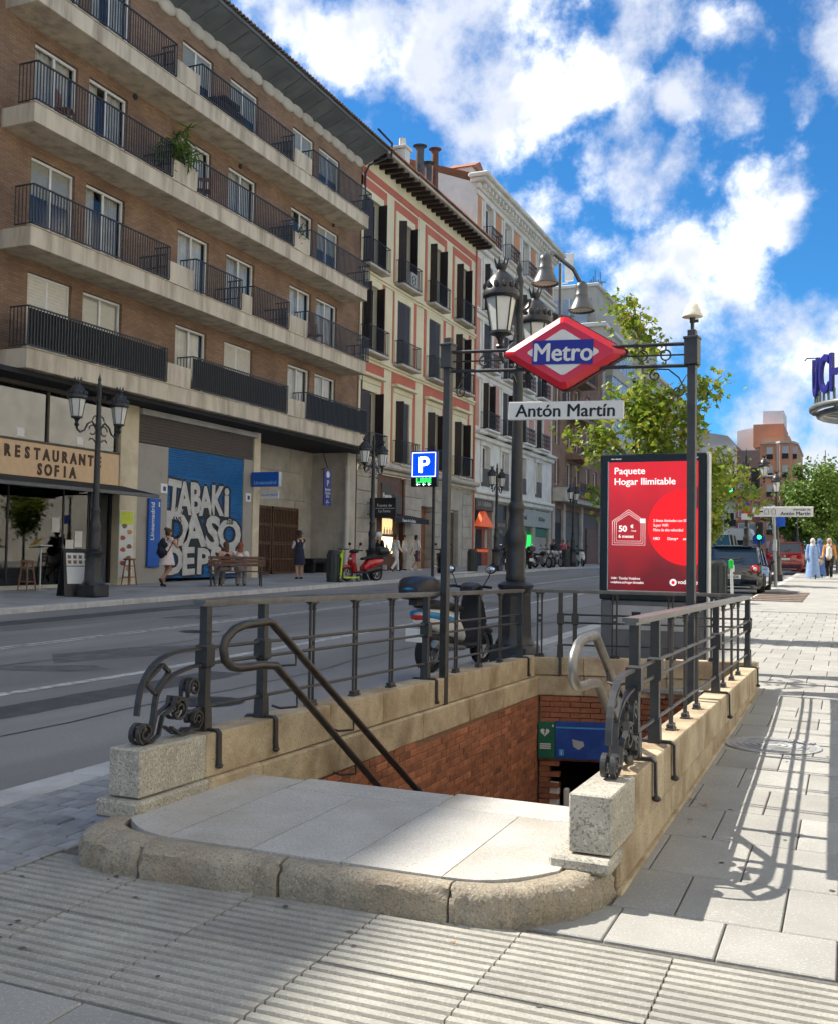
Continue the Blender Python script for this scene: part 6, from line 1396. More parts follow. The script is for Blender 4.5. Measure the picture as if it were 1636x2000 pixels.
abq(-.28, .26, .72, 1.02, 'poster_paper', 'menu_sheet'); abq(-.28, .20, .30, .70, 'poster_paper', 'menu_sheet')
for k in range(8): x = -.21+(k % 4)*.13; z = .80+.12*(k//4); abq(x-.035, x+.045, z-.035, z+.045, 'food_brown', 'dish_picture', .009)
# bar stools, high table and chair before the restaurant
def stool(label, loc, rz=0., h=.78):
    t = thing('bar_stool', label, 'stool', loc, rz, 'wooden bar stools'); m = MB(); m.lathe([(.17, h-.05), (.185, h-.03), (.18, h), (.02, h+.01)], 16); m.build('seat', 'wood_warm', t, 40, world=False)
    for k in range(4):
        a = k*math.pi/2+.785; c, s_ = math.cos(a), math.sin(a); m = MB(); m.tube([(.12*c, .12*s_, h-.05), (.15*c, .15*s_, h*.66), (.18*c, .18*s_, h*.35), (.22*c, .22*s_, 0)], [.022, .017, .022, .015], 6); m.build('leg', 'wood_warm', t, world=False)
        a2 = a+math.pi/2; m = MB()
        for zz, r_ in ((h*.30, .19), (h*.72, .145)): m.tube([(r_*c, r_*s_, zz), (r_*math.cos(a2), r_*math.sin(a2), zz)], .012, 5)
        m.build('stretcher', 'wood_warm', t, world=False)
stool('turned wooden bar stool before the restaurant window at the left edge', (-19.35, 19.65, gz(19.6)+.005)); stool('turned wooden bar stool in front of the menu poster', (-19.45, 23.75, gz(23.7)+.005))
tb = thing('high_table', 'slim steel menu stand with a yellow card behind the left stool', 'menu stand', (-19.3, 20.05, gz(20))); m = MB(); m.cyl((0, 0, 0), (0, 0, 1.12), .02, n=8); m.cyl((0, 0, 0), (0, 0, .02), .18, n=14); m.build('stand', 'alu', tb, world=False); m = MB(); m.add([(-.2, -.22, 1.10), (.2, -.22, 1.16), (.2, .2, 1.16), (-.2, .2, 1.10), (-.2, -.22, 1.12), (.2, -.22, 1.18), (.2, .2, 1.18), (-.2, .2, 1.12)], [(3, 2, 1, 0), (4, 5, 6, 7), (0, 1, 5, 4), (1, 2, 6, 5), (2, 3, 7, 6), (3, 0, 4, 7)]); m.build('top', 'alu', tb, world=False); mat('card_yellow', (.62, .38, .06), .6); m = MB(); m.add([(-.16, -.3, 1.12), (.16, -.3, 1.2), (.1, -.02, 1.38), (-.2, -.02, 1.3)], [(0, 1, 2, 3)]); m.build('card', 'card_yellow', tb, world=False)
ch = thing('wooden_chair', 'plain wooden chair inside the restaurant window at the left edge', 'chair', (-20.4, 19.5, .2), R(40))
for x in (-.2, .2):
    m = MB(); m.box(x-.02, x+.02, -.2, -.16, 0, .46); m.build('leg', 'wood_warm', ch, world=False); m = MB(); m.box(x-.02, x+.02, .16, .2, 0, .98); m.build('leg', 'wood_warm', ch, world=False)
m = MB(); m.box(-.23, .23, -.22, .22, .45, .49, .01); m.build('seat', 'wood_warm', ch, world=False)
m = MB(); m.box(-.2, .2, .165, .195, .86, .98, .005)
for k in range(4): m.box(-.14+k*.09, -.11+k*.09, .17, .19, .55, .86)
m.build('backrest', 'wood_warm', ch, world=False)
# ---------------------------------------------------------------- bench, planter bench, bollards, bins
bn = thing('park_bench', 'wooden bench with dark metal legs on the far pavement, two people on it', 'bench', (-16.42, 24.8, gz(24.8)), R(37)); mat('bench_wood', (.14, .068, .042), .55, var=.2, scale=8)
for k, (y, z) in enumerate(((-.02, .80), (-.05, .70), (-.075, .60))): 
    m = MB(); m.box(-.82, .82, y-.012-.0, y+.018, z, z+.085, .006); m.build('back_slat', 'bench_wood', bn, world=False)
for k in range(4): m = MB(); m.box(-.82, .82, .02+k*.105, .11+k*.105, .43, .46, .006); m.build('seat_slat', 'bench_wood', bn, world=False)
for x in (-.72, .72):
    m = MB(); m.tube([(x, -.01, .88), (x, -.10, .45), (x, -.16, 0)], .022, flat=(.04, .03, (1, 0, 0))); m.build('leg', 'black_metal', bn, world=False); m = MB(); m.tube([(x, -.08, .42), (x, .40, .42), (x, .46, 0)], .022, flat=(.04, .03, (1, 0, 0))); m.build('leg', 'black_metal', bn, world=False)
pb = thing('planter_bench', 'low dark stone bench against the passage wall', 'bench', (-20.9, 37.6, gz(37))); m = MB(); m.box(-.3, .3, -.75, .75, .42, .62, .03); m.build('seat', 'black_metal', pb, world=False)
for y in (-.5, .5): m = MB(); m.box(-.22, .22, y-.12, y+.12, 0, .42, .01); m.build('foot', 'black_metal', pb, world=False)
mat('bollard_green', (.035, .042, .04), .6, var=.15, scale=8, bump=.1)
def bin_(label, loc, h=1.05, r=.24):
    t = thing('litter_bin', label, 'litter bin', loc, group='round litter bins'); m = MB(); m.lathe([(r*1.02, 0), (r*1.05, .05), (r, .12), (r*.98, h-.1), (r*.9, h-.03), (r*.8, h)], 12); m.build('body', 'bollard_green', t, 35, world=False); m = MB(); m.lathe([(r*.75, h), (r*.75, h+.01), (0, h+.015)], 12, cap=False); m.build('lid', 'black_metal', t, 35, world=False)
    m = MB()
    for k in range(12): a = 2*math.pi*k/12; m.box(r*1.0*math.cos(a)-.012, r*1.0*math.cos(a)+.012, r*1.0*math.sin(a)-.012, r*1.0*math.sin(a)+.012, .12, h-.12)
    m.build('ribs', 'bollard_green', t, world=False); return t
bin_('dark green litter bin left of the parked kick scooter', (-15.75, 29.6, gz(29.6))); bin_('dark green litter bin before the tavern', (-16.3, 44.4, gz(44))); bin_('dark grey litter bin beside the farthest left lamp post', (-15.5, 58.4, gz(58))); bin_('grey litter bin at the kerb behind the advertising panel', (-2.95, 24.6, gz(24.6)), 1.0, .32)
# ---------------------------------------------------------------- pole sign to the market, traffic lights
mat('pole_steel', (.34, .34, .33), .45, .5, var=.15); mat('traffic_green', (.02, .85, .35), .4, emit=1.2); mat('blue_sign', (.01, .09, .50), .4); mat('pink_red', (.62, .04, .06), .4)
DSn = thing('direction_sign', 'white arrow sign to the Antón Martín market on a leaning steel pole', 'sign', (-2.25, 35.4, gz(35.4))); m = MB(); m.cyl((-2.22, 35.4, gz(35.4)), (-2.30, 35.4, 3.1), .055, n=10); m.build('pole', 'pole_steel', DSn); m = MB(); m.box(-2.95, -1.05, 35.3, 35.34, 2.70, 3.04, .015); m.build('plate', 'white_frame', DSn)
text('Antón Martín', 'lettering', 'black_metal', DSn, .17, face_my((-1.60, 35.295, 2.755)), .001, 0, fat=.004); text('mercado de', 'lettering', 'black_metal', DSn, .11, face_my((-1.40, 35.295, 2.91)), .001, .001); text('←', 'arrow', 'black_metal', DSn, .34, face_my((-2.75, 35.295, 2.77)), .001, .01)
for x in (-2.50, -2.28): m = MB(); m.tube([(x-.06, 35.297, 2.79), (x+.06, 35.297, 2.79), (x+.06, 35.297, 2.93), (x, 35.297, 2.97), (x-.06, 35.297, 2.93)], .008, 4, closed=True); m.build('pictogram', 'black_metal', DSn)
m = MB(); m.box(-2.32, -2.18, 35.3, 35.42, 1.55, 1.95, .02); m.build('meter_box', 'alu', DSn)
BT = thing('blue_street_sign', 'small blue square sign on the lamp post behind the direction sign', 'sign', (-2.5, 40.9, 2.8)); m = MB(); m.box(-2.68, -2.22, 40.80, 40.83, 2.55, 3.02, .02); m.build('plate', 'blue_sign', BT)
def traffic_light(label, x, y, z, lit, arm=None):
    t = thing('traffic_light', label, 'traffic light', (x, y, z)); m = MB(); m.box(-.17, .17, -.1, .1, -.45, .45, .03); m.build('housing', 'black_metal', t, world=False)
    for k in range(3):
        zz = .28-k*.28; m = MB(); m.cyl((0, -.11, zz), (0, -.101, zz), .10, n=14); m.build('lens', 'traffic_green' if (lit and k == 2) else 'room_dark', t, world=False); m = MB(); m.tube([(.11*math.cos(a*.35+.0), -.14, zz+.11*math.sin(a*.35)) for a in range(10)], .012, 4); m.build('hood', 'black_metal', t, world=False)
    if arm: m = MB(); m.tube([(0, .05, .1), (arm-x, .05, .1)], .04, 6); m.build('arm', 'pole_steel', t, world=False)
    return t
traffic_light('green-lit traffic light hanging at the left edge of the right trees', -4.37, 42, 4.35, True, -3.75); traffic_light('dark traffic light seen from behind beside the single lantern', -3.40, 42, 4.5, False, -2.55)
t3 = traffic_light('small green traffic light far behind the black hatchback', -3.87, 50, 2.62, True); m = MB(); m.cyl((0, .1, -.4), (0, .1, -2.0), .05, n=8); m.build('pole', 'black_metal', t3, world=False)
NP = thing('no_parking_sign', 'round blue and red no parking sign on the lamp post behind the hatchback', 'sign', (-3.72, 41.8, 3.6)); m = MB(); m.cyl((-3.72, 41.72, 3.63), (-3.72, 41.75, 3.63), .30, n=24); m.build('rim', 'pink_red', NP); m = MB(); m.cyl((-3.72, 41.70, 3.63), (-3.72, 41.72, 3.63), .22, n=24); m.build('face', 'blue_sign', NP); m = MB(); m.m = Matrix.Translation((-3.72, 41.69, 3.63)) @ Matrix.Rotation(R(45), 4, 'Y'); m.box(-.22, .22, -.005, .005, -.03, .03); m.build('bar', 'pink_red', NP)
m = MB(); m.box(-3.92, -3.52, 41.72, 41.75, 2.85, 3.25); m.build('plate', 'white_frame', NP); m = MB(); m.box(-3.92, -3.52, 41.71, 41.72, 3.1, 3.25); m.build('plate_stripe', 'pink_red', NP)
RBs = thing('keep_right_sign', 'round blue arrow sign on a short pole far up the street', 'sign', (-3.91, 50.5, .6)); m = MB(); m.cyl((-3.91, 50.3, 2.25), (-3.91, 50.33, 2.25), .30, n=20); m.build('disc', 'blue_sign', RBs); m = MB(); m.cyl((-3.91, 50.5, gz(50)), (-3.91, 50.5, 2.5), .04, n=8); m.build('pole', 'black_metal', RBs); text('→', 'arrow', 'white_frame', RBs, .4, face_my((-3.91, 50.29, 2.14)), .001, .01)
# kiosk far up the road
KI = thing('news_kiosk', 'dark kiosk with a pale roof far up the street', 'kiosk', (-7.5, 72, .65)); m = MB(); m.box(-8.6, -6.2, 72, 74, .6, 2.6); m.build('body', 'black_metal', KI); m = MB(); m.slab([(-9.0, 2.6), (-5.8, 2.6), (-6.2, 3.4), (-8.6, 3.4)], 71.6, 74.4, 'y'); m.build('roof', 'white_wall', KI); m = MB(); m.box(-8.0, -6.8, 71.94, 72, 1.0, 2.1); m.build('display', 'grey_wall', KI)
# ---------------------------------------------------------------- two-wheelers
mat('rubber', (.016, .016, .017), .8, var=.15); mat('rim_metal', (.30, .30, .31), .35, .8, var=.1); mat('plastic_black', (.017, .017, .019), .38, var=.1, spec=.5); mat('seat_black', (.02, .02, .021), .65, var=.1); mat('scooter_red', (.42, .010, .012), .22, var=.04, coat=.6); mat('scooter_white', (.62, .62, .60), .3, var=.04, coat=.4); mat('scooter_blue', (.02, .22, .48), .25, var=.05, coat=.4); mat('mirror', (.7, .74, .78), .05, 1.); mat('lamp_red', (.45, .01, .01), .25, var=.02); mat('plate_white', (.72, .72, .70), .5, var=.03); mat('headlight', (.55, .58, .6), .15, .2)
def wheel(t, x, r, w, z=None, y=0., spoke=5):
    z = r if z is None else z
    m = MB(); pr = [(r*.72, -w*.42), (r*.90, -w*.5), (r*.985, -w*.28), (r, 0), (r*.985, w*.28), (r*.90, w*.5), (r*.72, w*.42)]; n = 22
    rings = [[(x+a*math.cos(2*math.pi*k/n), y+b, z+a*math.sin(2*math.pi*k/n)) for a, b in pr] for k in range(n)]; rings.append(rings[0]); m.loft(rings, cap=False, closed=False); ty = m.build('tyre', 'rubber', t, 60, world=False)
    m = MB(); m.tube([(x+r*.70*math.cos(2*math.pi*k/18), y, z+r*.70*math.sin(2*math.pi*k/18)) for k in range(18)], w*.22, 6, closed=True); m.cyl((x, y-w*.35, z), (x, y+w*.35, z), r*.2, n=10)
    for k in range(spoke): a = 2*math.pi*k/spoke; m.tube([(x, y, z), (x+r*.7*math.cos(a), y, z+r*.7*math.sin(a))], r*.055, 5)
    m.build('rim', 'rim_metal', t, world=False)
def ring_(x, w, z0, z1, sq=.6, n=12):      # rounded cross-section at station x
    c = (z0+z1)/2; h = (z1-z0)/2; out = []
    for k in range(n):
        a = 2*math.pi*k/n; cc, ss = math.cos(a), math.sin(a); out.append((x, w*math.copysign(abs(cc)**sq, cc), c+h*math.copysign(abs(ss)**sq, ss)))
    return out
def body(t, st, name, mt, sq=.7, par=None): m = MB(); m.loft([ring_(*s, sq) for s in st]); return m.build(name, mt, par or t, 50, world=False)
def scooter(name, label, loc, rz, col, col2='plastic_black', box=True, shield=None, accent=None, group='scooters and motorcycles parked along the pavements', sc=1., front_box=False):
    t = thing(name, label, 'scooter', loc, rz, group); t.scale = (sc, sc, sc)
    wheel(t, .66, .25, .11); wheel(t, -.62, .25, .13)
    body(t, [(-.92, .05, .62, .72), (-.80, .13, .56, .80), (-.5, .17, .46, .80), (-.2, .18, .38, .74), (.0, .14, .34, .52)], 'tail_fairing', col)
    body(t, [(-.75, .10, .34, .55), (-.4, .13, .26, .5), (-.1, .13, .26, .4)], 'engine_cover', 'plastic_black')
    body(t, [(-.15, .17, .26, .36), (.15, .19, .25, .34), (.38, .18, .26, .38)], 'footboard', 'plastic_black')
    m = MB(); m.loft([[(x, y*w, z) for x, w, z in ()]] if False else [[(.33, -.19, .3), (.45, -.1, .3), (.47, 0, .3), (.45, .1, .3), (.33, .19, .3), (.30, 0, .3)], [(.42, -.21, .6), (.56, -.12, .62), (.60, 0, .63), (.56, .12, .62), (.42, .21, .6), (.38, 0, .6)], [(.40, -.17, .84), (.50, -.1, .88), (.53, 0, .9), (.50, .1, .88), (.40, .17, .84), (.36, 0, .84)], [(.34, -.10, .98), (.40, -.06, 1.0), (.42, 0, 1.01), (.40, .06, 1.0), (.34, .10, .98), (.31, 0, .97)]]); m.build('front_shield', shield or col, t, 50, world=False)
    body(t, [(.44, .06, .42, .52), (.66, .075, .46, .56), (.86, .06, .40, .5)], 'front_mudguard', shield or col)
    body(t, [(-.86, .09, .80, .87), (-.6, .15, .77, .90), (-.25, .15, .74, .86), (.02, .10, .72, .80)], 'seat', 'seat_black')
    m = MB(); m.tube([(.60, .07, .28), (.50, .06, .62), (.38, 0, .98)], .024, 6); m.tube([(.60, -.07, .28), (.50, -.06, .62)], .024, 6); m.build('fork', 'plastic_black', t, world=False)
    body(t, [(.24, .10, .96, 1.05), (.36, .16, .95, 1.10), (.48, .12, .94, 1.06)], 'handlebar_cowl', col2)
    for s in (-1, 1):
        m = MB(); m.tube([(.36, .1*s, 1.03), (.30, .22*s, 1.05), (.26, .36*s, 1.04)], .019, 6); m.build('handlebar', 'rubber', t, world=False); m = MB(); m.tube([(.33, .2*s, 1.05), (.36, .27*s, 1.18), (.34, .30*s, 1.24)], .008, 5); m.sph((.33, .31*s, 1.27), (.025, .085, .055), 10, 6); mr_ = m.build('mirror_arm', 'plastic_black', t, 60, world=False)
        m = MB(); m.sph((.318, .31*s, 1.27), (.018, .072, .044), 10, 6); m.build('mirror_glass', 'mirror', mr_, 60, world=False)
    m = MB(); m.sph((.56, 0, .76), (.05, .12, .05), 10, 6); m.build('headlight', 'headlight', t, 60, world=False); m = MB(); m.sph((-.90, 0, .69), (.04, .10, .035), 10, 6); m.build('tail_light', 'lamp_red', t, 60, world=False)
    m = MB(); m.box(-.99, -.97, -.11, .11, .40, .56, .005); m.build('number_plate', 'plate_white', t, world=False); m = MB(); m.tube([(-.05, -.15, .28), (-.5, -.17, .32), (-.82, -.18, .38)], [.03, .05, .05], 8); m.build('exhaust', 'rim_metal', t, world=False)
    m = MB(); m.tube([(-.1, .12, .28), (-.18, .22, .01)], .012, 5); m.build('kick_stand', 'rim_metal', t, world=False)
    if accent: body(t, [(-.86, .138, .68, .78), (-.6, .178, .62, .76), (-.34, .186, .56, .70)], 'tail_panel', accent)
    if box:
        body(t, [(-1.10, .14, .93, 1.10), (-1.0, .22, .90, 1.18), (-.8, .23, .90, 1.20), (-.66, .18, .92, 1.14)], 'top_box', 'plastic_black', .6); m = MB(); m.box(-1.0, -.6, -.06, .06, .84, .90); m.build('box_rack', 'plastic_black', t, world=False); m = MB(); m.sph((-1.075, 0, 1.04), (.03, .16, .035), 10, 6); m.build('box_reflector', accent or 'lamp_red', t, 60, world=False)
    return t
def motorcycle(label, loc, rz, col='plastic_black'):
    t = thing('motorcycle', label, 'motorcycle', loc, rz, 'scooters and motorcycles parked along the pavements')
    wheel(t, .72, .31, .10, spoke=12); wheel(t, -.66, .30, .13, spoke=12)
    body(t, [(-.05, .12, .70, .88), (.15, .15, .68, .95), (.34, .10, .74, .92)], 'fuel_tank', col); body(t, [(-.80, .09, .76, .84), (-.5, .13, .70, .80), (-.08, .12, .68, .78)], 'seat', 'seat_black'); body(t, [(-.2, .15, .3, .62), (.12, .17, .26, .64), (.32, .12, .34, .58)], 'engine', 'rim_metal', .5); body(t, [(-.92, .05, .58, .70), (-.7, .08, .6, .74)], 'tail', col)
    m = MB()
    for s in (-1, 1): m.tube([(.72, .08*s, .31), (.52, .08*s, .92)], .022, 6)
    m.tube([(.30, 0, .80), (-.1, 0, .55), (-.66, 0, .32)], .03, 6); m.build('frame', 'rim_metal', t, world=False)
    m = MB(); m.tube([(.30, -.36, 1.02), (.40, -.2, 1.06), (.48, 0, 1.0), (.40, .2, 1.06), (.30, .36, 1.02)], .016, 6); m.build('handlebar', 'rubber', t, world=False); m = MB(); m.sph((.62, 0, .88), (.08, .09, .09), 12, 8); m.build('headlight', 'headlight', t, 60, world=False); m = MB(); m.tube([(.2, -.16, .30), (-.3, -.18, .26), (-.85, -.18, .34)], [.025, .04, .05], 8); m.build('exhaust', 'rim_metal', t, world=False)
    for s in (-1, 1): m = MB(); m.tube([(.38, .22*s, 1.06), (.36, .30*s, 1.22)], .008, 5); m.sph((.36, .31*s, 1.25), (.02, .06, .045), 8, 5); m.build('mirror', 'plastic_black', t, world=False)
    m = MB(); m.box(-.95, -.93, -.10, .10, .42, .56); m.build('number_plate', 'plate_white', t, world=False); return t
scooter('motor_scooter', 'black scooter with blue and white tail parked by the left metro railing', (-3.98, 10.35, -.0), R(80), 'scooter_white', shield='plastic_black', sc=.86, accent='scooter_blue')
scooter('motor_scooter', 'red sport scooter with black top box on the far pavement', (-15.35, 30.9, gz(30.9)), math.atan2(-.90, -.44), 'scooter_red', sc=1.0)
scooter('motor_scooter', 'black scooter parked before the wooden door of the red house', (-16.2, 40.2, gz(40)), R(-60), 'plastic_black', box=False)
scooter('motor_scooter', 'dark scooter with top box just right of the tavern lamp post', (-15.6, 47.4, gz(47)), R(110), 'plastic_black')
scooter('motor_scooter', 'black scooter showing its white number plate nearest the green shop', (-15.7, 51.2, gz(51)), R(120), 'plastic_black')
motorcycle('black motorcycle with chrome engine parked before the green shop', (-15.6, 53.6, gz(53)), R(-40)); motorcycle('dark motorcycle second in the row before the green shop', (-15.7, 55.2, gz(55)), R(-50)); motorcycle('dark motorcycle last in the row beside the grey bin', (-15.8, 57.0, gz(57)), R(-45), 'scooter_white')
scooter('motor_scooter', 'white scooter parked beyond the farthest left lamp post', (-15.6, 62.2, gz(62)), R(-60), 'scooter_white', box=False)
def kick_scooter(label, loc, rz, col, rx=0.):
    t = thing('kick_scooter', label, 'kick scooter', loc, rz, 'electric kick scooters'); wheel(t, .48, .12, .05); wheel(t, -.42, .12, .05)
    m = MB(); m.box(-.40, .36, -.07, .07, .12, .17, .01); m.build('deck', col, t, world=False); m = MB(); m.tube([(.50, 0, .14), (.46, 0, .3), (.38, 0, 1.08)], [.03, .035, .03], 8); m.build('stem', col, t, 60, world=False); m = MB(); m.tube([(.36, -.25, 1.10), (.39, 0, 1.08), (.36, .25, 1.10)], .017, 6); m.build('handlebar', 'rubber', t, world=False); m = MB(); m.box(.44, .50, -.035, .035, .8, .95, .01); m.build('front_box', col, t, world=False)
    m = MB(); m.tube([(-.42-.14*math.cos(k*.4), 0, .12+.14*math.sin(k*.4)) for k in range(7)], .01, flat=(.055, .01, (0, 1, 0))); m.build('mudguard', 'plastic_black', t, world=False); m = MB(); m.tube([(.0, .06, .13), (-.05, .16, .01)], .01, 5); m.build('kick_stand', 'rim_metal', t, world=False); return t
mat('lime', (.42, .60, .01), .35, var=.04); mat('bright_green', (.01, .55, .06), .35, var=.04)
kick_scooter('lime yellow electric kick scooter beside the dark green bin', (-15.35, 30.0, gz(30)), R(-105), 'lime')
ks = kick_scooter('white electric kick scooter with a bright green stem wrap behind the advertising panel', (-2.45, 22.4, gz(22)), R(75), 'scooter_white'); m = MB(); m.tube([(.398, 0, .88), (.381, 0, 1.06)], .05, 10); m.build('stem_wrap', 'bright_green', ks, world=False)
# ---------------------------------------------------------------- cars
mat('car_black', (.008, .010, .014), .12, var=.02, coat=1., spec=.6); mat('car_red', (.32, .008, .010), .15, var=.02, coat=1.); mat('car_silver', (.40, .41, .42), .22, .5, var=.02, coat=.6); mat('car_white', (.66, .66, .65), .25, var=.02, coat=.6); mat('car_glass', (.025, .035, .045), .04, var=0, spec=.9); mat('car_grey', (.05, .053, .058), .2, var=.02, coat=.8)
def car(label, loc, rz, col, L_=3.95, W=1.66, Hc=1.45, style='hatch', name='parked_car', group='cars along the street', badge=None):
    t = thing(name, label, 'car' if style != 'van' else 'van', loc, rz, group)
    k = L_/3.95; h = Hc/1.45; w = W/2
    rear = {'hatch': -1.97, 'suv': -1.97, 'van': -1.97}[style]
    # lower body
    if style == 'van': bt = [(-1.97, .9), (-1.9, 1.0), (0, 1.0), (1.2, .98), (1.75, .82), (1.95, .62)]
    elif style == 'suv': bt = [(-1.97, .88), (-1.9, .97), (0, .95), (.9, .92), (1.6, .84), (1.93, .62)]
    else: bt = [(-1.97, .80), (-1.9, .92), (0, .90), (.85, .86), (1.6, .76), (1.93, .55)]
    st = []
    for i, (x, z1) in enumerate(bt):
        ww = w*(.93 if i in (0, len(bt)-1) else 1.); lo = .30 if i in (0, len(bt)-1) else .20
        st.append([(x*k, ww*.90, lo), (x*k, ww, lo+.12), (x*k, ww*1.0, .55*h), (x*k, ww*.97, z1*h-.05), (x*k, ww*.90, z1*h), (x*k, -ww*.90, z1*h), (x*k, -ww*.97, z1*h-.05), (x*k, -ww, .55*h), (x*k, -ww, lo+.12), (x*k, -ww*.90, lo)])
    m = MB(); m.loft(st); bd = m.build('body', col, t, 35, world=False)
    # greenhouse: stations rear->front at belt and roof
    if style == 'van': bl_ = (-1.92, 1.25); rf = (-1.90, .75)
    elif style == 'suv': bl_ = (-1.88, 1.05); rf = (-1.62, .35)
    else: bl_ = (-1.88, 1.00); rf = (-1.52, .30)
    zb = (.92 if style == 'hatch' else .97)*h; zr = Hc; wr = w*.78
    m = MB(); m.add([(bl_[0]*k, w*.90, zb-.02), (bl_[1]*k, w*.88, zb-.04), (rf[1]*k, wr, zr-.05), (rf[0]*k, wr, zr-.05), (bl_[0]*k, -w*.90, zb-.02), (bl_[1]*k, -w*.88, zb-.04), (rf[1]*k, -wr, zr-.05), (rf[0]*k, -wr, zr-.05)], [(0, 1, 2, 3), (7, 6, 5, 4), (1, 5, 6, 2), (0, 3, 7, 4)]); m.build('windows', 'car_glass', t, world=False)
    m = MB(); m.loft([[(rf[0]*k-.04, wr*.98, zr-.07), (rf[0]*k-.02, wr*.8, zr-.01), (rf[0]*k-.02, -wr*.8, zr-.01), (rf[0]*k-.04, -wr*.98, zr-.07)], [(-.5*k, wr*1.03, zr-.05), (-.5*k, wr*.82, zr+.02), (-.5*k, -wr*.82, zr+.02), (-.5*k, -wr*1.03, zr-.05)], [(rf[1]*k+.03, wr*.98, zr-.07), (rf[1]*k, wr*.8, zr-.02), (rf[1]*k, -wr*.8, zr-.02), (rf[1]*k+.03, -wr*.98, zr-.07)]]); m.build('roof', col, t, 40, world=False)
    m = MB()
    for s in (-1, 1):
        for (xa, xb, tw) in ((bl_[0], rf[0], .09), (bl_[1], rf[1], .05), (-.35, -.45, .035), (-1.35 if style != 'van' else -.2, -1.15 if style != 'van' else -.2, .06)):
            a = Vector((xa*k, s*w*.905, zb-.03)); b = Vector((xb*k, s*wr*1.01, zr-.05)); m.tube([a, b], tw, flat=(tw*2, .03, (1, 0, 0)))
    m.build('pillars', col, t, world=False)
    for x in (1.25*k, -1.22*k):
        for s in (-1, 1):
            wheel(t, x, .30*h, .19, y=s*(w-.09), spoke=7); m = MB(); m.tube([(x+.345*h*math.cos(a*.3142), s*(w+.002), .30*h+.345*h*math.sin(a*.3142)) for a in range(11)], .03, 5); m.build('wheel_arch', 'plastic_black', t, world=False)
    m = MB(); m.box(bl_[0]*k-.13, bl_[0]*k-.06, -w*.86, w*.86, .33, .48, .02); m.build('rear_bumper', col if style == 'hatch' else 'plastic_black', t, world=False)
    for s in (-1, 1):
        m = MB(); m.sph((-1.95*k, s*w*.78, .78*h), (.06, .13 if style == 'hatch' else .16, .12), 12, 8); tl_ = m.build('tail_light', 'lamp_red', t, 60, world=False)
        if style == 'hatch': m = MB(); m.sph((-1.985*k, s*w*.78, .78*h), (.04, .065, .065), 10, 6); m.build('light_lens', 'headlight', tl_, 60, world=False)
        m = MB(); m.sph((1.85*k, s*w*.72, .66*h), (.08, .18, .09), 10, 6); m.build('headlight', 'headlight', t, 60, world=False)
        m = MB(); m.box(.72*k, .86*k, s*(w+.02), s*(w+.17), .92*h, 1.04*h, .03); m.build('wing_mirror', col, t, world=False)
        for x in (-.15, -1.0): m = MB(); m.box(x*k-.08, x*k+.08, s*(w-.005), s*(w+.018), .76*h, .79*h, .005); m.build('door_handle', col, t, world=False)
    pz = .50 if style == 'hatch' else .72
    m = MB(); m.box(-2.005*k, -1.985*k, -.26, .26, pz, pz+.11, .004); pl_ = m.build('number_plate', 'plate_white', t, world=False)
    m = MB(); m.box(-1.995*k, -1.97*k, -w*.7, w*.7, zb*.60, zb*.615); m.build('tailgate_seam', 'plastic_black', t, world=False); m = MB(); m.box(-2.02*k, -1.99*k, -w*.62, w*.5, .26, .285, .004); m.build('bumper_trim', 'alu', t, world=False)
    m = MB(); m.cyl((-2.0*k, 0, .80*h), (-1.975*k, 0, .80*h), .055, n=14); m.build('badge', 'alu', t, world=False); m = MB(); m.tube([(-1.88*k, 0, zb+.03), (-1.80*k, -.3, zb+.16)], .012, 5); m.build('wiper', 'plastic_black', t, world=False)
    if style == 'hatch': m = MB(); m.box(rf[0]*k-.10, rf[0]*k+.02, -wr*.8, wr*.8, zr-.05, zr-.015, .01); m.build('spoiler', col, t, world=False)
    return t
c1 = car('black hatchback parked nearest, its rear window mirroring the sky', (-3.05, 31.6, gz(31.6)-.105), R(90), 'car_black'); 
text('4552 BDR', 'plate_text', 'black_metal', c1, .10, Matrix.Translation((-3.05, 31.6-2.01, gz(31.6)-.105+.52)) @ Matrix.Rotation(R(90), 4, 'X'), .001, .002)
car('red off-road car parked farther up behind the direction sign', (-2.98, 56.6, gz(56.6)-.1), R(90), 'car_red', 4.5, 1.84, 1.68, 'suv')
car('white delivery van driving up the road in the distance', (-6.6, 58, gz(58)-.1), R(90), 'car_white', 4.8, 1.9, 2.1, 'van', 'delivery_van'); car('silver car on the road behind the black hatchback', (-5.4, 52, gz(52)-.1), R(-90), 'car_silver', 4.1, 1.7, 1.45); car('dark grey car on the road just right of the advertising panel', (-6.2, 45, gz(45)-.1), R(-90), 'car_grey', 4.1, 1.7, 1.4)

# a few things left on the balconies
for (x, y, z, rz, lab) in ((-19.2, 20.3, 12.47, 2.0, 'dark chair on the left end of the third floor balcony'), (-19.2, 26.6, 12.47, .6, 'chair near the middle of the third floor balcony'), (-19.25, 34.2, 9.34, 1.2, 'chair on the right balcony of the second floor')): dup(ch, (x, y, z), rz, lab)
cf = thing('covered_furniture', 'dark tarpaulin over stacked furniture on the top middle balcony', 'cover', (-19.2, 27.6, 15.56)); m = MB(); m.box(-.3, .3, -.9, .9, 0, .62, .12); m.box(-.25, .25, -.3, .7, .6, .92, .12); m.build('tarpaulin', 'cover_black', cf, 60, world=False)
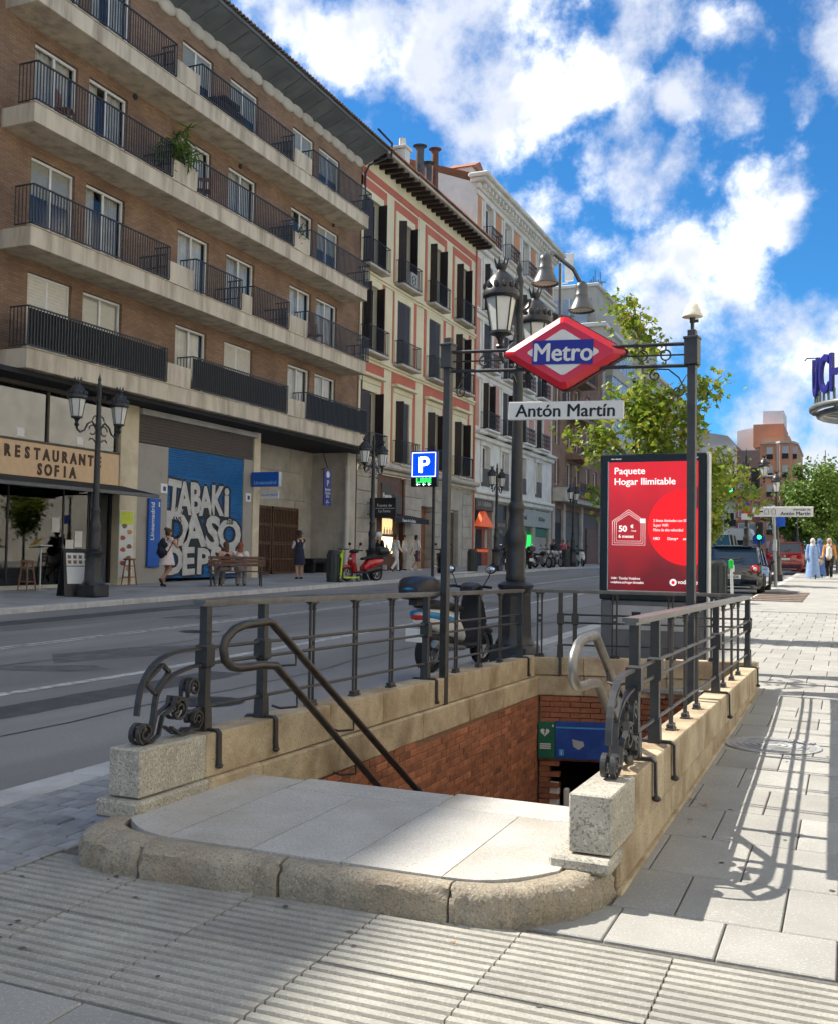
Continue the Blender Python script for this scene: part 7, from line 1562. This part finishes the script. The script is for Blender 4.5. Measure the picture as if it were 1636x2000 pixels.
# ================================================================ trees and plants
mat('bark', (.20, .17, .125), .9, var=.35, scale=10, bump=.6, bscale=30, stain=((.36, .33, .26), .6), stscale=7)
mat('twig', (.10, .07, .045), .9, var=.2)
def leafmat(name, c, c2):
    m = mat(name, c, .5, var=0, spec=.35); N = m.node_tree.nodes; L = m.node_tree.links; bs = N['Principled BSDF']
    g = N.new('ShaderNodeNewGeometry'); r = N.new('ShaderNodeValToRGB'); L.new(g.outputs['Random Per Island'], r.inputs[0]); e = r.color_ramp.elements; e[0].color = (*c, 1); e[1].color = (*c2[0], 1); x = e.new(.86); x.color = (*c2[1], 1); x = e.new(.55); x.color = (c[0]*1.3, c[1]*1.25, c[2], 1); e[-1].color = (*c2[0], 1)
    L.new(r.outputs[0], bs.inputs['Base Color']); tr = N.new('ShaderNodeBsdfTranslucent'); L.new(r.outputs[0], tr.inputs[0]); mx = N.new('ShaderNodeMixShader'); mx.inputs[0].default_value = .42; out = N['Material Output']; L.new(bs.outputs[0], mx.inputs[1]); L.new(tr.outputs[0], mx.inputs[2]); L.new(mx.outputs[0], out.inputs[0])
leafmat('plane_leaf', (.17, .25, .03), ((.50, .42, .06), (.34, .37, .05))); leafmat('green_leaf', (.085, .155, .028), ((.20, .24, .05), (.13, .20, .03))); leafmat('far_leaf', (.07, .13, .03), ((.14, .18, .045), (.10, .16, .035)))
LEAF = [(0, 0), (.16, .10), (.46, .06), (.34, .28), (.50, .50), (.22, .52), (.0, 1.0), (-.22, .52), (-.50, .50), (-.34, .28), (-.46, .06), (-.16, .10)]
OVAL = [(0, 0), (.28, .3), (.25, .7), (0, 1), (-.25, .7), (-.28, .3)]
BLADE = [(0, 0), (.05, .3), (.045, .7), (0, 1), (-.045, .7), (-.05, .3)]
def add_leaf(mb, p, size, rng, shape):
    d = Vector((rng.uniform(-1, 1), rng.uniform(-1, 1), rng.uniform(-1.1, .35))).normalized(); n = Vector((rng.uniform(-1, 1), rng.uniform(-1, 1), rng.uniform(.0, 1.6))).normalized(); r = d.cross(n)
    if r.length < .1: return
    r.normalize(); n = r.cross(d); vs = []
    for (u, v) in shape: q = p + r*(u*size) + d*(v*size) + n*(-.35*abs(u)*size); vs.append(tuple(q))
    k = len(mb.v); mb.v += vs; mb.f.append(tuple(range(k, k+len(vs))))
def tree(name, label, base, stems, trunk_r, leaf_mt, nleaf, size, seed, spread, shape=LEAF, group=None, twigs=26):
    rng = random.Random(seed); t = thing(name, label, 'tree', base, 0, group); b = Vector(base)
    m = MB(); mt = MB(); lv = MB()
    for i, st in enumerate(stems):
        pts = [b+Vector(p) for p in st]; n = len(pts); r0 = trunk_r if i == 0 else trunk_r*.45
        m.tube(pts, [r0*(1-.82*k/(n-1)) for k in range(n)], 8)
    m.build('trunk', 'bark', t, 60)
    # twigs and leaves along the upper stems
    nodes = []
    for i, st in enumerate(stems):
        pts = [b+Vector(p) for p in st]
        for a, c in zip(pts[:-1], pts[1:]):
            L_ = (c-a).length
            for q in range(max(1, int(L_*twigs/4))):
                u = rng.random(); p = a+(c-a)*u
                if p.z-b.z < spread[2]: continue
                d = Vector((rng.gauss(0, 1), rng.gauss(0, 1), rng.gauss(.35, .8))).normalized()*rng.uniform(.25, 1)*spread[0]; e = p+d; mid = p+d*.5+Vector((0, 0, .08*spread[0]))
                mt.tube([p, mid, e], [.012, .008, .004], 4); nodes += [(mid, .5), (e, 1.), (p+d*.75, .8)]
    mt.build('twigs', 'twig', t, kind='stuff')
    for k in range(nleaf):
        p, w = rng.choice(nodes); s = spread[1]
        add_leaf(lv, p+Vector((rng.gauss(0, s), rng.gauss(0, s), rng.gauss(-.03, s))), size*rng.uniform(.6, 1.15), rng, shape)
    lv.build('crown', leaf_mt, t, kind='stuff'); return t
tree('plane_tree', 'young plane tree with yellow-green leaves behind the advertising panel', (-2.62, 15.2, gz(15.2)),
     [[(0, 0, 0), (.03, 0, 1.2), (.0, .02, 2.2), (-.10, .0, 3.2), (-.28, .05, 4.2), (-.40, 0, 5.15)], [(0, 0, 2.0), (-.45, -.1, 2.7), (-.85, -.1, 3.0), (-1.25, -.15, 2.85)], [(0, 0, 2.1), (.35, .1, 2.9), (.62, .1, 3.5), (.80, .1, 3.75)], [(-.05, 0, 2.8), (-.45, .15, 3.4), (-.70, .2, 3.8)], [(0, 0, 1.9), (.45, -.05, 2.3), (.95, 0, 2.5)], [(0, 0, 1.7), (-.5, .1, 2.0), (-1.0, .1, 2.0)], [(-.08, 0, 3.0), (.25, -.1, 3.6), (.42, -.1, 3.9)], [(0, 0, 1.8), (.7, .1, 1.95), (1.25, .1, 2.1)]],
     .06, 'plane_leaf', 4600, .115, 3, (.42, .11, 1.3), twigs=46)
ft = 'street trees in leaf along the right-hand pavement'
def round_stems(h, r, rng, n=9):
    st = [[(0, 0, 0), (.03, 0, h*.35), (0, .04, h*.6), (.03, 0, h*.95)]]
    for k in range(n): a = 2*math.pi*k/n+rng.uniform(-.3, .3); z = h*rng.uniform(.33, .62); rr = r*rng.uniform(.55, .95); st.append([(0, 0, z), (rr*.5*math.cos(a), rr*.5*math.sin(a), z+h*.10), (rr*math.cos(a), rr*math.sin(a), z+h*rng.uniform(.12, .26))])
    return st
for k, (x, y, h, r, lab) in enumerate(((-1.0, 50.5, 6.2, 1.7, 'leafy street tree nearest behind the two walking women'), (-.5, 57, 5.6, 1.8, 'leafy street tree second in the row on the right'), (-2.6, 66, 6.6, 2.2, 'leafy street tree third in the row behind the red car'), (-1.2, 76, 6.5, 2.4, 'leafy street tree fourth in the row on the right'), (-3.0, 90, 7.0, 2.6, 'leafy street tree farthest in the row on the right'), (-4.5, 100, 6.5, 2.4, 'leafy tree at the far street end below the orange tower'))):
    rng = random.Random(20+k); tree('street_tree', lab, (x, y, gz(y)), round_stems(h, r, rng), .10, 'green_leaf' if k < 3 else 'far_leaf', 6500 if k < 2 else 4500, .20 if k < 2 else .30, 30+k, (.75, .26, 1.6), OVAL, ft, 26)
tree('street_tree', 'leafy tree beside the traffic lights at the kerb', (-4.4, 36, gz(36)), round_stems(4.6, 1.0, random.Random(5)), .07, 'plane_leaf', 3200, .16, 51, (.5, .2, 1.6), LEAF, ft, 26)
# plants on the balconies
def pot_plant(label, loc, n, size, spr, seed, mt='green_leaf', stem=.9):
    rng = random.Random(seed); t = thing('balcony_plant', label, 'plant', loc); m = MB(); m.lathe([(.10, 0), (.14, .22), (.15, .24)], 10); m.build('pot', 'roof_tile', t, world=False); m = MB(); lv = MB()
    for k in range(10):
        a = rng.uniform(0, 6.28); e = Vector((math.cos(a)*spr*rng.uniform(.3, 1), math.sin(a)*spr*rng.uniform(.3, 1), .25+stem*rng.uniform(.4, 1))); m.tube([(0, 0, .2), (e.x*.4, e.y*.4, e.z*.7), tuple(e)], .012, 4)
        for q in range(n//10): add_leaf(lv, e*rng.uniform(.6, 1)+Vector((rng.gauss(0, .06), rng.gauss(0, .06), rng.gauss(0, .06))), size*rng.uniform(.6, 1.1), rng, BLADE)
    m.build('stems', 'twig', t, world=False, kind='stuff'); lv.build('leaves', mt, t, world=False, kind='stuff')
pot_plant('large palm-like plant at the right end of the third floor left balcony', (-18.9, 24.6, 12.5), 380, .5, .65, 1, stem=1.5); pot_plant('small hanging plant at the middle gap of the third floor balconies', (-18.85, 31.9, 12.5), 120, .28, .4, 2, 'far_leaf', .9); pot_plant('small pot plant at the middle gap of the first floor balconies', (-18.9, 32.0, 6.3), 60, .15, .25, 3, 'far_leaf', .5)
# dead leaves on the paving
mat('dead_leaf', (.30, .17, .08), .8, var=.3, scale=20)
for k, (x, y, lab) in enumerate(((-.745, 5.35, 'dry brown leaf at the foot of the right stair wall'), (-.66, 5.28, 'smaller dry leaf beside the right stair wall'), (-.69, 4.95, 'tiny dry leaf on the shaded pavement by the right wall'), (-.30, 2.33, 'curled dry leaf on the ridged paving at lower right'), (-1.17, 3.05, 'pale dry leaf on the ridged paving by the kerb'))):
    t = thing('fallen_leaf', lab, 'leaf', (x, y, .004), random.uniform(0, 6), 'fallen dry leaves'); m = MB(); s = (.045, .04, .02, .055, .022)[k]; m.add([(u*s, (v-.5)*s, .02*abs(u)*(1+v)*.6+.002) for u, v in LEAF], [tuple(range(12))]); m.build('blade', 'dead_leaf', t, world=False); m = MB(); m.tube([(0, -.5*s, .003), (.1*s, -.95*s, .008)], .001, 4); m.build('stalk', 'twig', t, world=False)
# ================================================================ people
mat('skin_light', (.50, .29, .20), .55, var=.06); mat('skin_tan', (.36, .19, .12), .55, var=.06); mat('hair_brown', (.07, .035, .018), .6, var=.3, scale=40); mat('hair_red', (.22, .06, .025), .6, var=.3, scale=40); mat('hair_black', (.012, .010, .010), .55, var=.2, scale=40)
for n, c in dict(cloth_pinkwhite=(.66, .55, .52), cloth_black=(.014, .014, .016), cloth_grey=(.25, .24, .23), cloth_navy=(.020, .024, .045), cloth_white=(.64, .63, .60), cloth_lightgrey=(.52, .49, .50), cloth_darkred=(.075, .035, .04), cloth_blue=(.22, .33, .56), cloth_deepblue=(.08, .15, .38), cloth_orange=(.55, .24, .05), cloth_beige=(.48, .40, .32), cloth_pink=(.50, .12, .19), shoe_black=(.015, .015, .016), shoe_white=(.6, .6, .58), hat_dark=(.04, .025, .03), pack_navy=(.016, .018, .030)).items(): mat(n, c, .85, var=.14, scale=9, bump=.3, bscale=35)
def capsule(m, p, r, q, s=None):
    s = r if s is None else s; m.cyl(p, q, r, s, 10); m.sph(p, r, 10, 6); m.sph(q, s, 10, 6)
def chain(m, pts):
    for (p, r), (q, s) in zip(pts[:-1], pts[1:]): capsule(m, p, r, q, s)
def remesh(o, v=.013):
    r = o.modifiers.new('r', 'REMESH'); r.mode = 'VOXEL'; r.voxel_size = v; r.use_smooth_shade = True
    s = o.modifiers.new('s', 'SMOOTH'); s.factor = .5; s.iterations = 2
def hand(m, w, d, up=Vector((0, 0, 1))):
    w = Vector(w); d = Vector(d).normalized(); side = d.cross(up); side = side.normalized() if side.length > .1 else Vector((1, 0, 0)); n = side.cross(d)
    capsule(m, w, .024, w+d*.055, .03); m.sph(w+d*.06, (.03, .03, .03), 8, 6)
    for k in range(4): b = w+d*.075+side*(-.027+.018*k); L_ = (.052, .062, .058, .045)[k]; chain(m, [(b, .0105), (b+d*L_*.55-n*.006, .0095), (b+d*L_-n*.022, .008)])
    b = w+d*.02+side*.03; chain(m, [(b, .012), (b+d*.03+side*.02, .011), (b+d*.055+side*.018-n*.01, .009)])
def person(label, loc, rz, J, clothes, skin='skin_light', hair=None, shoes='shoe_black', sc=1., headturn=0., name='person', group=None, face=True):
    """local frame: +y is where the person faces; J overrides joints"""
    D = dict(pel=(0, 0, .93), chest=(0, .01, 1.24), neck=(0, 0, 1.42), head=(0, .02, 1.57), shL=(-.175, 0, 1.37), shR=(.175, 0, 1.37), elL=(-.23, -.02, 1.10), elR=(.23, -.02, 1.10), wrL=(-.24, .05, .87), wrR=(.24, .05, .87), hiL=(-.085, 0, .90), hiR=(.085, 0, .90), knL=(-.09, .02, .50), knR=(.09, .02, .50), anL=(-.09, -.02, .085), anR=(.09, -.02, .085)); D.update(J)
    J = {k: Vector(v) for k, v in D.items()}
    t = thing(name, label, 'person', loc, rz, group); t.scale = (sc, sc, sc)
    m = MB(); chain(m, [(J['pel'], .125), ((J['pel']+J['chest'])/2, .108), (J['chest'], .125), (J['neck']-Vector((0, 0, .06)), .08), (J['neck']+Vector((0, 0, .03)), .048)])
    chain(m, [(J['shL'], .052), (J['chest']+Vector((-.08, 0, .08)), .09)]); chain(m, [(J['shR'], .052), (J['chest']+Vector((.08, 0, .08)), .09)])
    H = J['head']; f = Vector((math.sin(headturn), math.cos(headturn), 0)); sd = Vector((f.y, -f.x, 0))
    m.sph(H, (.078, .095, .112), 14, 10); m.sph(H+f*.025-Vector((0, 0, .06)), (.06, .065, .062), 12, 8); capsule(m, J['neck'], .05, H-Vector((0, 0, .06)), .052); m.sph(H+f*.098-Vector((0, 0, .02)), (.014, .016, .024), 8, 6)
    for s in (-1, 1): m.sph(H+sd*.08*s-Vector((0, 0, .015)), (.014, .02, .03), 8, 6)
    for s in 'LR':
        chain(m, [(J['sh'+s], .05), (J['el'+s], .038), (J['wr'+s], .026)]); hand(m, J['wr'+s], J['wr'+s]-J['el'+s]); chain(m, [(J['hi'+s], .09), (J['kn'+s], .056), ((J['kn'+s]+J['an'+s])/2-f*.012, .052), (J['an'+s], .034)])
    bd = m.build('body', skin, t, world=False); remesh(bd)
    if face:
        for s in (-1, 1): m = MB(); m.sph(H+f*.088+sd*.032*s+Vector((0, 0, .012)), .011, 8, 6); m.build('eye', 'black_paint', t, 180, world=False)
        m = MB(); m.sph(H+f*.084-Vector((0, 0, .058)), (.024, .012, .007), 8, 5); m.build('mouth', 'lamp_red', t, 180, world=False)
    for s in 'LR':
        a = J['an'+s]; k = J['kn'+s]; sh = (a-k).normalized(); fw = Vector((0, 1, 0)); fw = (fw-sh*fw.dot(sh)).normalized() if abs(sh.y) > .4 else Vector((0, 1, -.0)); m = MB(); chain(m, [(a+sh*.04-fw*.03, .038), (a+sh*.05+fw*.07, .036), (a+sh*.06+fw*.14, .026)]); o = m.build('shoe', shoes, t, world=False); remesh(o)
    for (nm, mt_, prims) in clothes:
        m = MB()
        for pr in prims:
            if pr[0] == 'c': chain(m, [(Vector(p) if not isinstance(p, str) else J[p], r) for p, r in pr[1]])
            elif pr[0] == 's': m.sph(pr[1], pr[2], 14, 10)
            elif pr[0] == 'l': m.lathe(pr[1], 18, c=pr[2])
            elif pr[0] == 'b': m.box(*pr[1])
        o = m.build(nm, mt_, t, world=False); remesh(o)
    if hair:
        m = MB()
        for c, r in hair[1]: m.sph(c, r, 12, 8)
        o = m.build('hair', hair[0], t, world=False); remesh(o)
    return t
TORSO = [('pel', .135), ((0, .0, 1.08), .12), ('chest', .137), ((0, 0, 1.36), .085)]
SLV = lambda s, r=.062, e=.5: ('c', [('chest', .1), ('sh'+s, r), ])
def shirt(mt_, nm='shirt', sleeves=True, long=False, hem=.90):
    pr = [('c', TORSO), ('l', [(.15, 0), (.145, .12), (.13, .2)], (0, 0, hem-.02))]
    for s in 'LR':
        pr.append(('c', [('chest', .1), ('sh'+s, .064)]));
        if sleeves: pr.append(('c', [('sh'+s, .064), ('el'+s, .054)]))
        if long: pr.append(('c', [('el'+s, .054), ('wr'+s, .04)]))
    return (nm, mt_, pr)
def trousers(mt_, short=False):
    pr = [('c', [('pel', .138), ('hiL', .105)]), ('c', [('pel', .138), ('hiR', .105)])]
    for s in 'LR': pr.append(('c', [('hi'+s, .105), ('kn'+s, .078)])); pr += [] if short else [('c', [('kn'+s, .075), ('an'+s, .06)])]
    return ('trousers' if not short else 'shorts', mt_, pr)
def hairset(c, long=0.): 
    x, y, z = c; out = [((x, y-.018, z+.03), (.092, .10, .105)), ((x, y-.05, z-.02), (.085, .065, .1))]
    if long: out += [((x, y-.06, z-.1), (.08, .05, .1)), ((x, y-.065, z-.1-long), (.075, .04, .12))]
    return out
# woman with backpack, looking at her phone
person('person in a short pale dress with a navy backpack, raising a phone', (-18.0, 23.6, gz(23.6)), R(-12),
       dict(elL=(-.22, .16, 1.14), wrL=(-.10, .30, 1.30), elR=(.22, .18, 1.14), wrR=(.08, .32, 1.32), knL=(-.09, .10, .50), anL=(-.09, -.06, .09), knR=(.09, .05, .50), anR=(.09, -.26, .22), head=(0, .05, 1.56)),
       [('dress', 'cloth_pinkwhite', [('c', TORSO), ('l', [(.235, .62), (.20, .8), (.15, 1.0), (.13, 1.1)], (0, 0, 0)), SLV('L'), SLV('R')]), ('backpack', 'pack_navy', [('c', [((0, -.17, 1.30), .085), ((0, -.21, 1.05), .12), ((0, -.20, .92), .11)]), ('c', [((-.09, -.17, 1.2), .09), ((.09, -.17, 1.2), .09)]), ('c', [((-.11, -.19, .98), .09), ((.11, -.19, .98), .09)]), ('c', [((-.11, -.1, 1.40), .02), ((-.12, .10, 1.28), .02), ((-.12, -.08, 1.0), .02)]), ('c', [((.11, -.1, 1.40), .02), ((.12, .10, 1.28), .02), ((.12, -.08, 1.0), .02)])]), ('phone', 'shoe_black', [('b', (-.04, .04, .37, .385, 1.36, 1.50))])], 'skin_tan', ('hair_brown', hairset((0, .05, 1.56)) + [((0, -.06, 1.66), (.06, .06, .055))]))
bz = gz(24.8); ba_ = R(37)
def on_bench(u, y=.22): return (-16.42+u*math.cos(ba_)-y*math.sin(ba_), 24.8+u*math.sin(ba_)+y*math.cos(ba_), bz)
SEAT = dict(pel=(0, 0, .55), chest=(0, -.02, .86), neck=(0, -.01, 1.04), head=(0, .02, 1.19), shL=(-.175, -.02, .99), shR=(.175, -.02, .99), elL=(-.24, -.02, .72), elR=(.24, .02, .72), wrL=(-.18, .18, .60), wrR=(.18, .2, .62), hiL=(-.09, .02, .53), hiR=(.09, .02, .53), knL=(-.10, .44, .50), knR=(.10, .44, .50), anL=(-.10, .42, .085), anR=(.10, .46, .085))
ST = [('pel', .135), ((0, -.01, .70), .12), ('chest', .137)]
person('seated person in a black vest and grey trousers at the left end of the bench', on_bench(-.30), ba_+R(20), SEAT, [('vest', 'cloth_black', [('c', ST), ('c', [((-.07, 0, .99), .035), ((-.08, .0, .9), .06)]), ('c', [((.07, 0, .99), .035), ((.08, .0, .9), .06)])]), ('trousers', 'cloth_grey', [('c', [('pel', .14), ('hiL', .105), ('knL', .085), ('anL', .07)]), ('c', [('pel', .14), ('hiR', .105), ('knR', .085), ('anR', .07)])]), ('handbag', 'cloth_black', [('s', (.0, .62, .14), (.13, .09, .14))])], 'skin_light', ('hair_brown', hairset((0, .02, 1.19), .08)), 'shoe_white', headturn=R(50))
person('seated person in a white shirt with reddish hair, right on the bench', on_bench(.12), ba_-R(8), {**SEAT, 'elL': (-.22, .16, .85), 'wrL': (-.10, .2, 1.08)}, [('shirt', 'cloth_white', [('c', ST), ('c', [('chest', .1), ('shL', .066), ('elL', .055)]), ('c', [('chest', .1), ('shR', .066), ('elR', .055)])]), ('trousers', 'cloth_grey', [('c', [('pel', .14), ('hiL', .105), ('knL', .085), ('anL', .07)]), ('c', [('pel', .14), ('hiR', .105), ('knR', .085), ('anR', .07)])])], 'skin_light', ('hair_red', hairset((0, .02, 1.19), .06)), headturn=R(-40))
person('person in a navy dress and dark hat reading a phone before the passage gate', (-17.9, 31.0, gz(31)), R(58), dict(elL=(-.21, .10, 1.12), wrL=(-.08, .30, 1.22), elR=(.21, .12, 1.12), wrR=(.06, .30, 1.24), head=(0, .05, 1.55)),
       [('dress', 'cloth_navy', [('c', TORSO), ('l', [(.23, .50), (.21, .7), (.17, .95), (.14, 1.1)], (0, 0, 0)), SLV('L'), SLV('R')]), ('sleeves', 'cloth_lightgrey', [('c', [('shL', .06), ('elL', .05), ('wrL', .036)]), ('c', [('shR', .06), ('elR', .05), ('wrR', .036)])]), ('hat', 'hat_dark', [('l', [(.0, .0), (.165, .0), (.17, .012), (.10, .03), (.095, .10), (.06, .125), (0, .13)], (0, .045, 1.61))]), ('phone', 'cloth_white', [('b', (-.04, .04, .36, .375, 1.26, 1.40))])], 'skin_light', ('hair_brown', hairset((0, .05, 1.55))))
WALK = dict(knL=(-.09, .16, .52), anL=(-.09, .20, .12), knR=(.09, .0, .50), anR=(.09, -.26, .16), wrL=(-.24, -.12, .88), wrR=(.24, .18, .92), elR=(.23, .03, 1.10))
person('walking person in loose white shirt and white trousers before the bar', (-18.7, 41.0, gz(41)), R(-30), WALK, [shirt('cloth_white', hem=.72, long=True), trousers('cloth_white')], 'skin_tan', ('hair_brown', hairset((0, .02, 1.57))))
person('walking person in pale grey T-shirt and dark shorts before the ashlar wall', (-18.4, 42.6, gz(42)), R(-35), WALK, [shirt('cloth_lightgrey', hem=.82), trousers('cloth_darkred', True)], 'skin_tan', ('hair_black', hairset((0, .02, 1.57))), 'shoe_white')
person('person in dark jacket with a white helmet behind the red scooter', (-16.3, 34.2, gz(34)), R(160), dict(wrL=(-.2, .25, 1.0), wrR=(.2, .25, 1.0)), [shirt('cloth_black', 'jacket', long=True), trousers('cloth_black'), ('helmet', 'cloth_white', [('s', (0, .0, 1.62), (.125, .14, .12))])], 'skin_light', None)
person('person standing in the bar doorway half hidden by the walkers', (-19.5, 43.75, gz(43)), R(-80), {}, [shirt('cloth_lightgrey'), trousers('cloth_grey')], 'skin_light', ('hair_brown', hairset((0, .02, 1.57))))
person('person in a pink shirt behind the farthest left lamp post', (-16.8, 62.5, gz(62)), R(170), {}, [shirt('cloth_pink'), trousers('cloth_black')], 'skin_tan', ('hair_black', hairset((0, .02, 1.57)))); person('person in dark clothes left of the pink shirt', (-17.1, 61.3, gz(61)), R(150), {}, [shirt('cloth_black'), trousers('cloth_grey')], 'skin_tan', ('hair_black', hairset((0, .02, 1.57)))); person('person in a dark brown top by the white scooter', (-17.6, 66.8, gz(66)), R(200), {}, [shirt('cloth_darkred'), trousers('cloth_black')], 'skin_tan', ('hair_black', hairset((0, .02, 1.57))))
ROBE = [('l', [(.30, .06), (.27, .4), (.22, .8), (.19, 1.05), (.17, 1.25), (.14, 1.38)], (0, 0, 0)), ('c', TORSO), ('c', [('chest', .11), ('shL', .075), ('elL', .07), ('wrL', .06)]), ('c', [('chest', .11), ('shR', .075), ('elR', .07), ('wrR', .06)])]
SCARF = [('s', (0, -.005, 1.575), (.105, .118, .135)), ('c', [((0, -.01, 1.47), .095), ((0, .0, 1.38), .13), ((0, -.03, 1.28), .12)])]
person('walking person in a pale blue robe and white headscarf on the right pavement', (-1.35, 44.8, gz(44.8)), R(5), WALK, [('robe', 'cloth_blue', ROBE), ('headscarf', 'cloth_lightgrey', SCARF)], 'skin_tan', None, face=False)
person('walking person in a deep blue robe, half hidden behind the pale blue one', (-1.12, 46.6, gz(46.6)), R(0), WALK, [('robe', 'cloth_deepblue', ROBE), ('headscarf', 'cloth_deepblue', SCARF)], 'skin_tan', None, face=False)
person('walking person with orange sleeves, black trousers and beige headscarf carrying a bag', (-.72, 45.2, gz(45.2)), R(175), {**WALK, 'wrL': (-.25, .1, .9)}, [shirt('cloth_orange', long=True, hem=.80), ('apron', 'cloth_white', [('c', [((0, .10, 1.25), .11), ((0, .12, .95), .13)])]), trousers('cloth_black'), ('headscarf', 'cloth_beige', [('s', (0, -.02, 1.59), (.10, .10, .125)), ('c', [((0, -.04, 1.47), .09), ((0, -.02, 1.38), .13)])]), ('bag', 'cloth_beige', [('c', [((.34, .1, .86), .10), ((.36, .1, .72), .16)])])], 'skin_tan', None, 'shoe_white')

bpy.data.scenes.remove(TS)
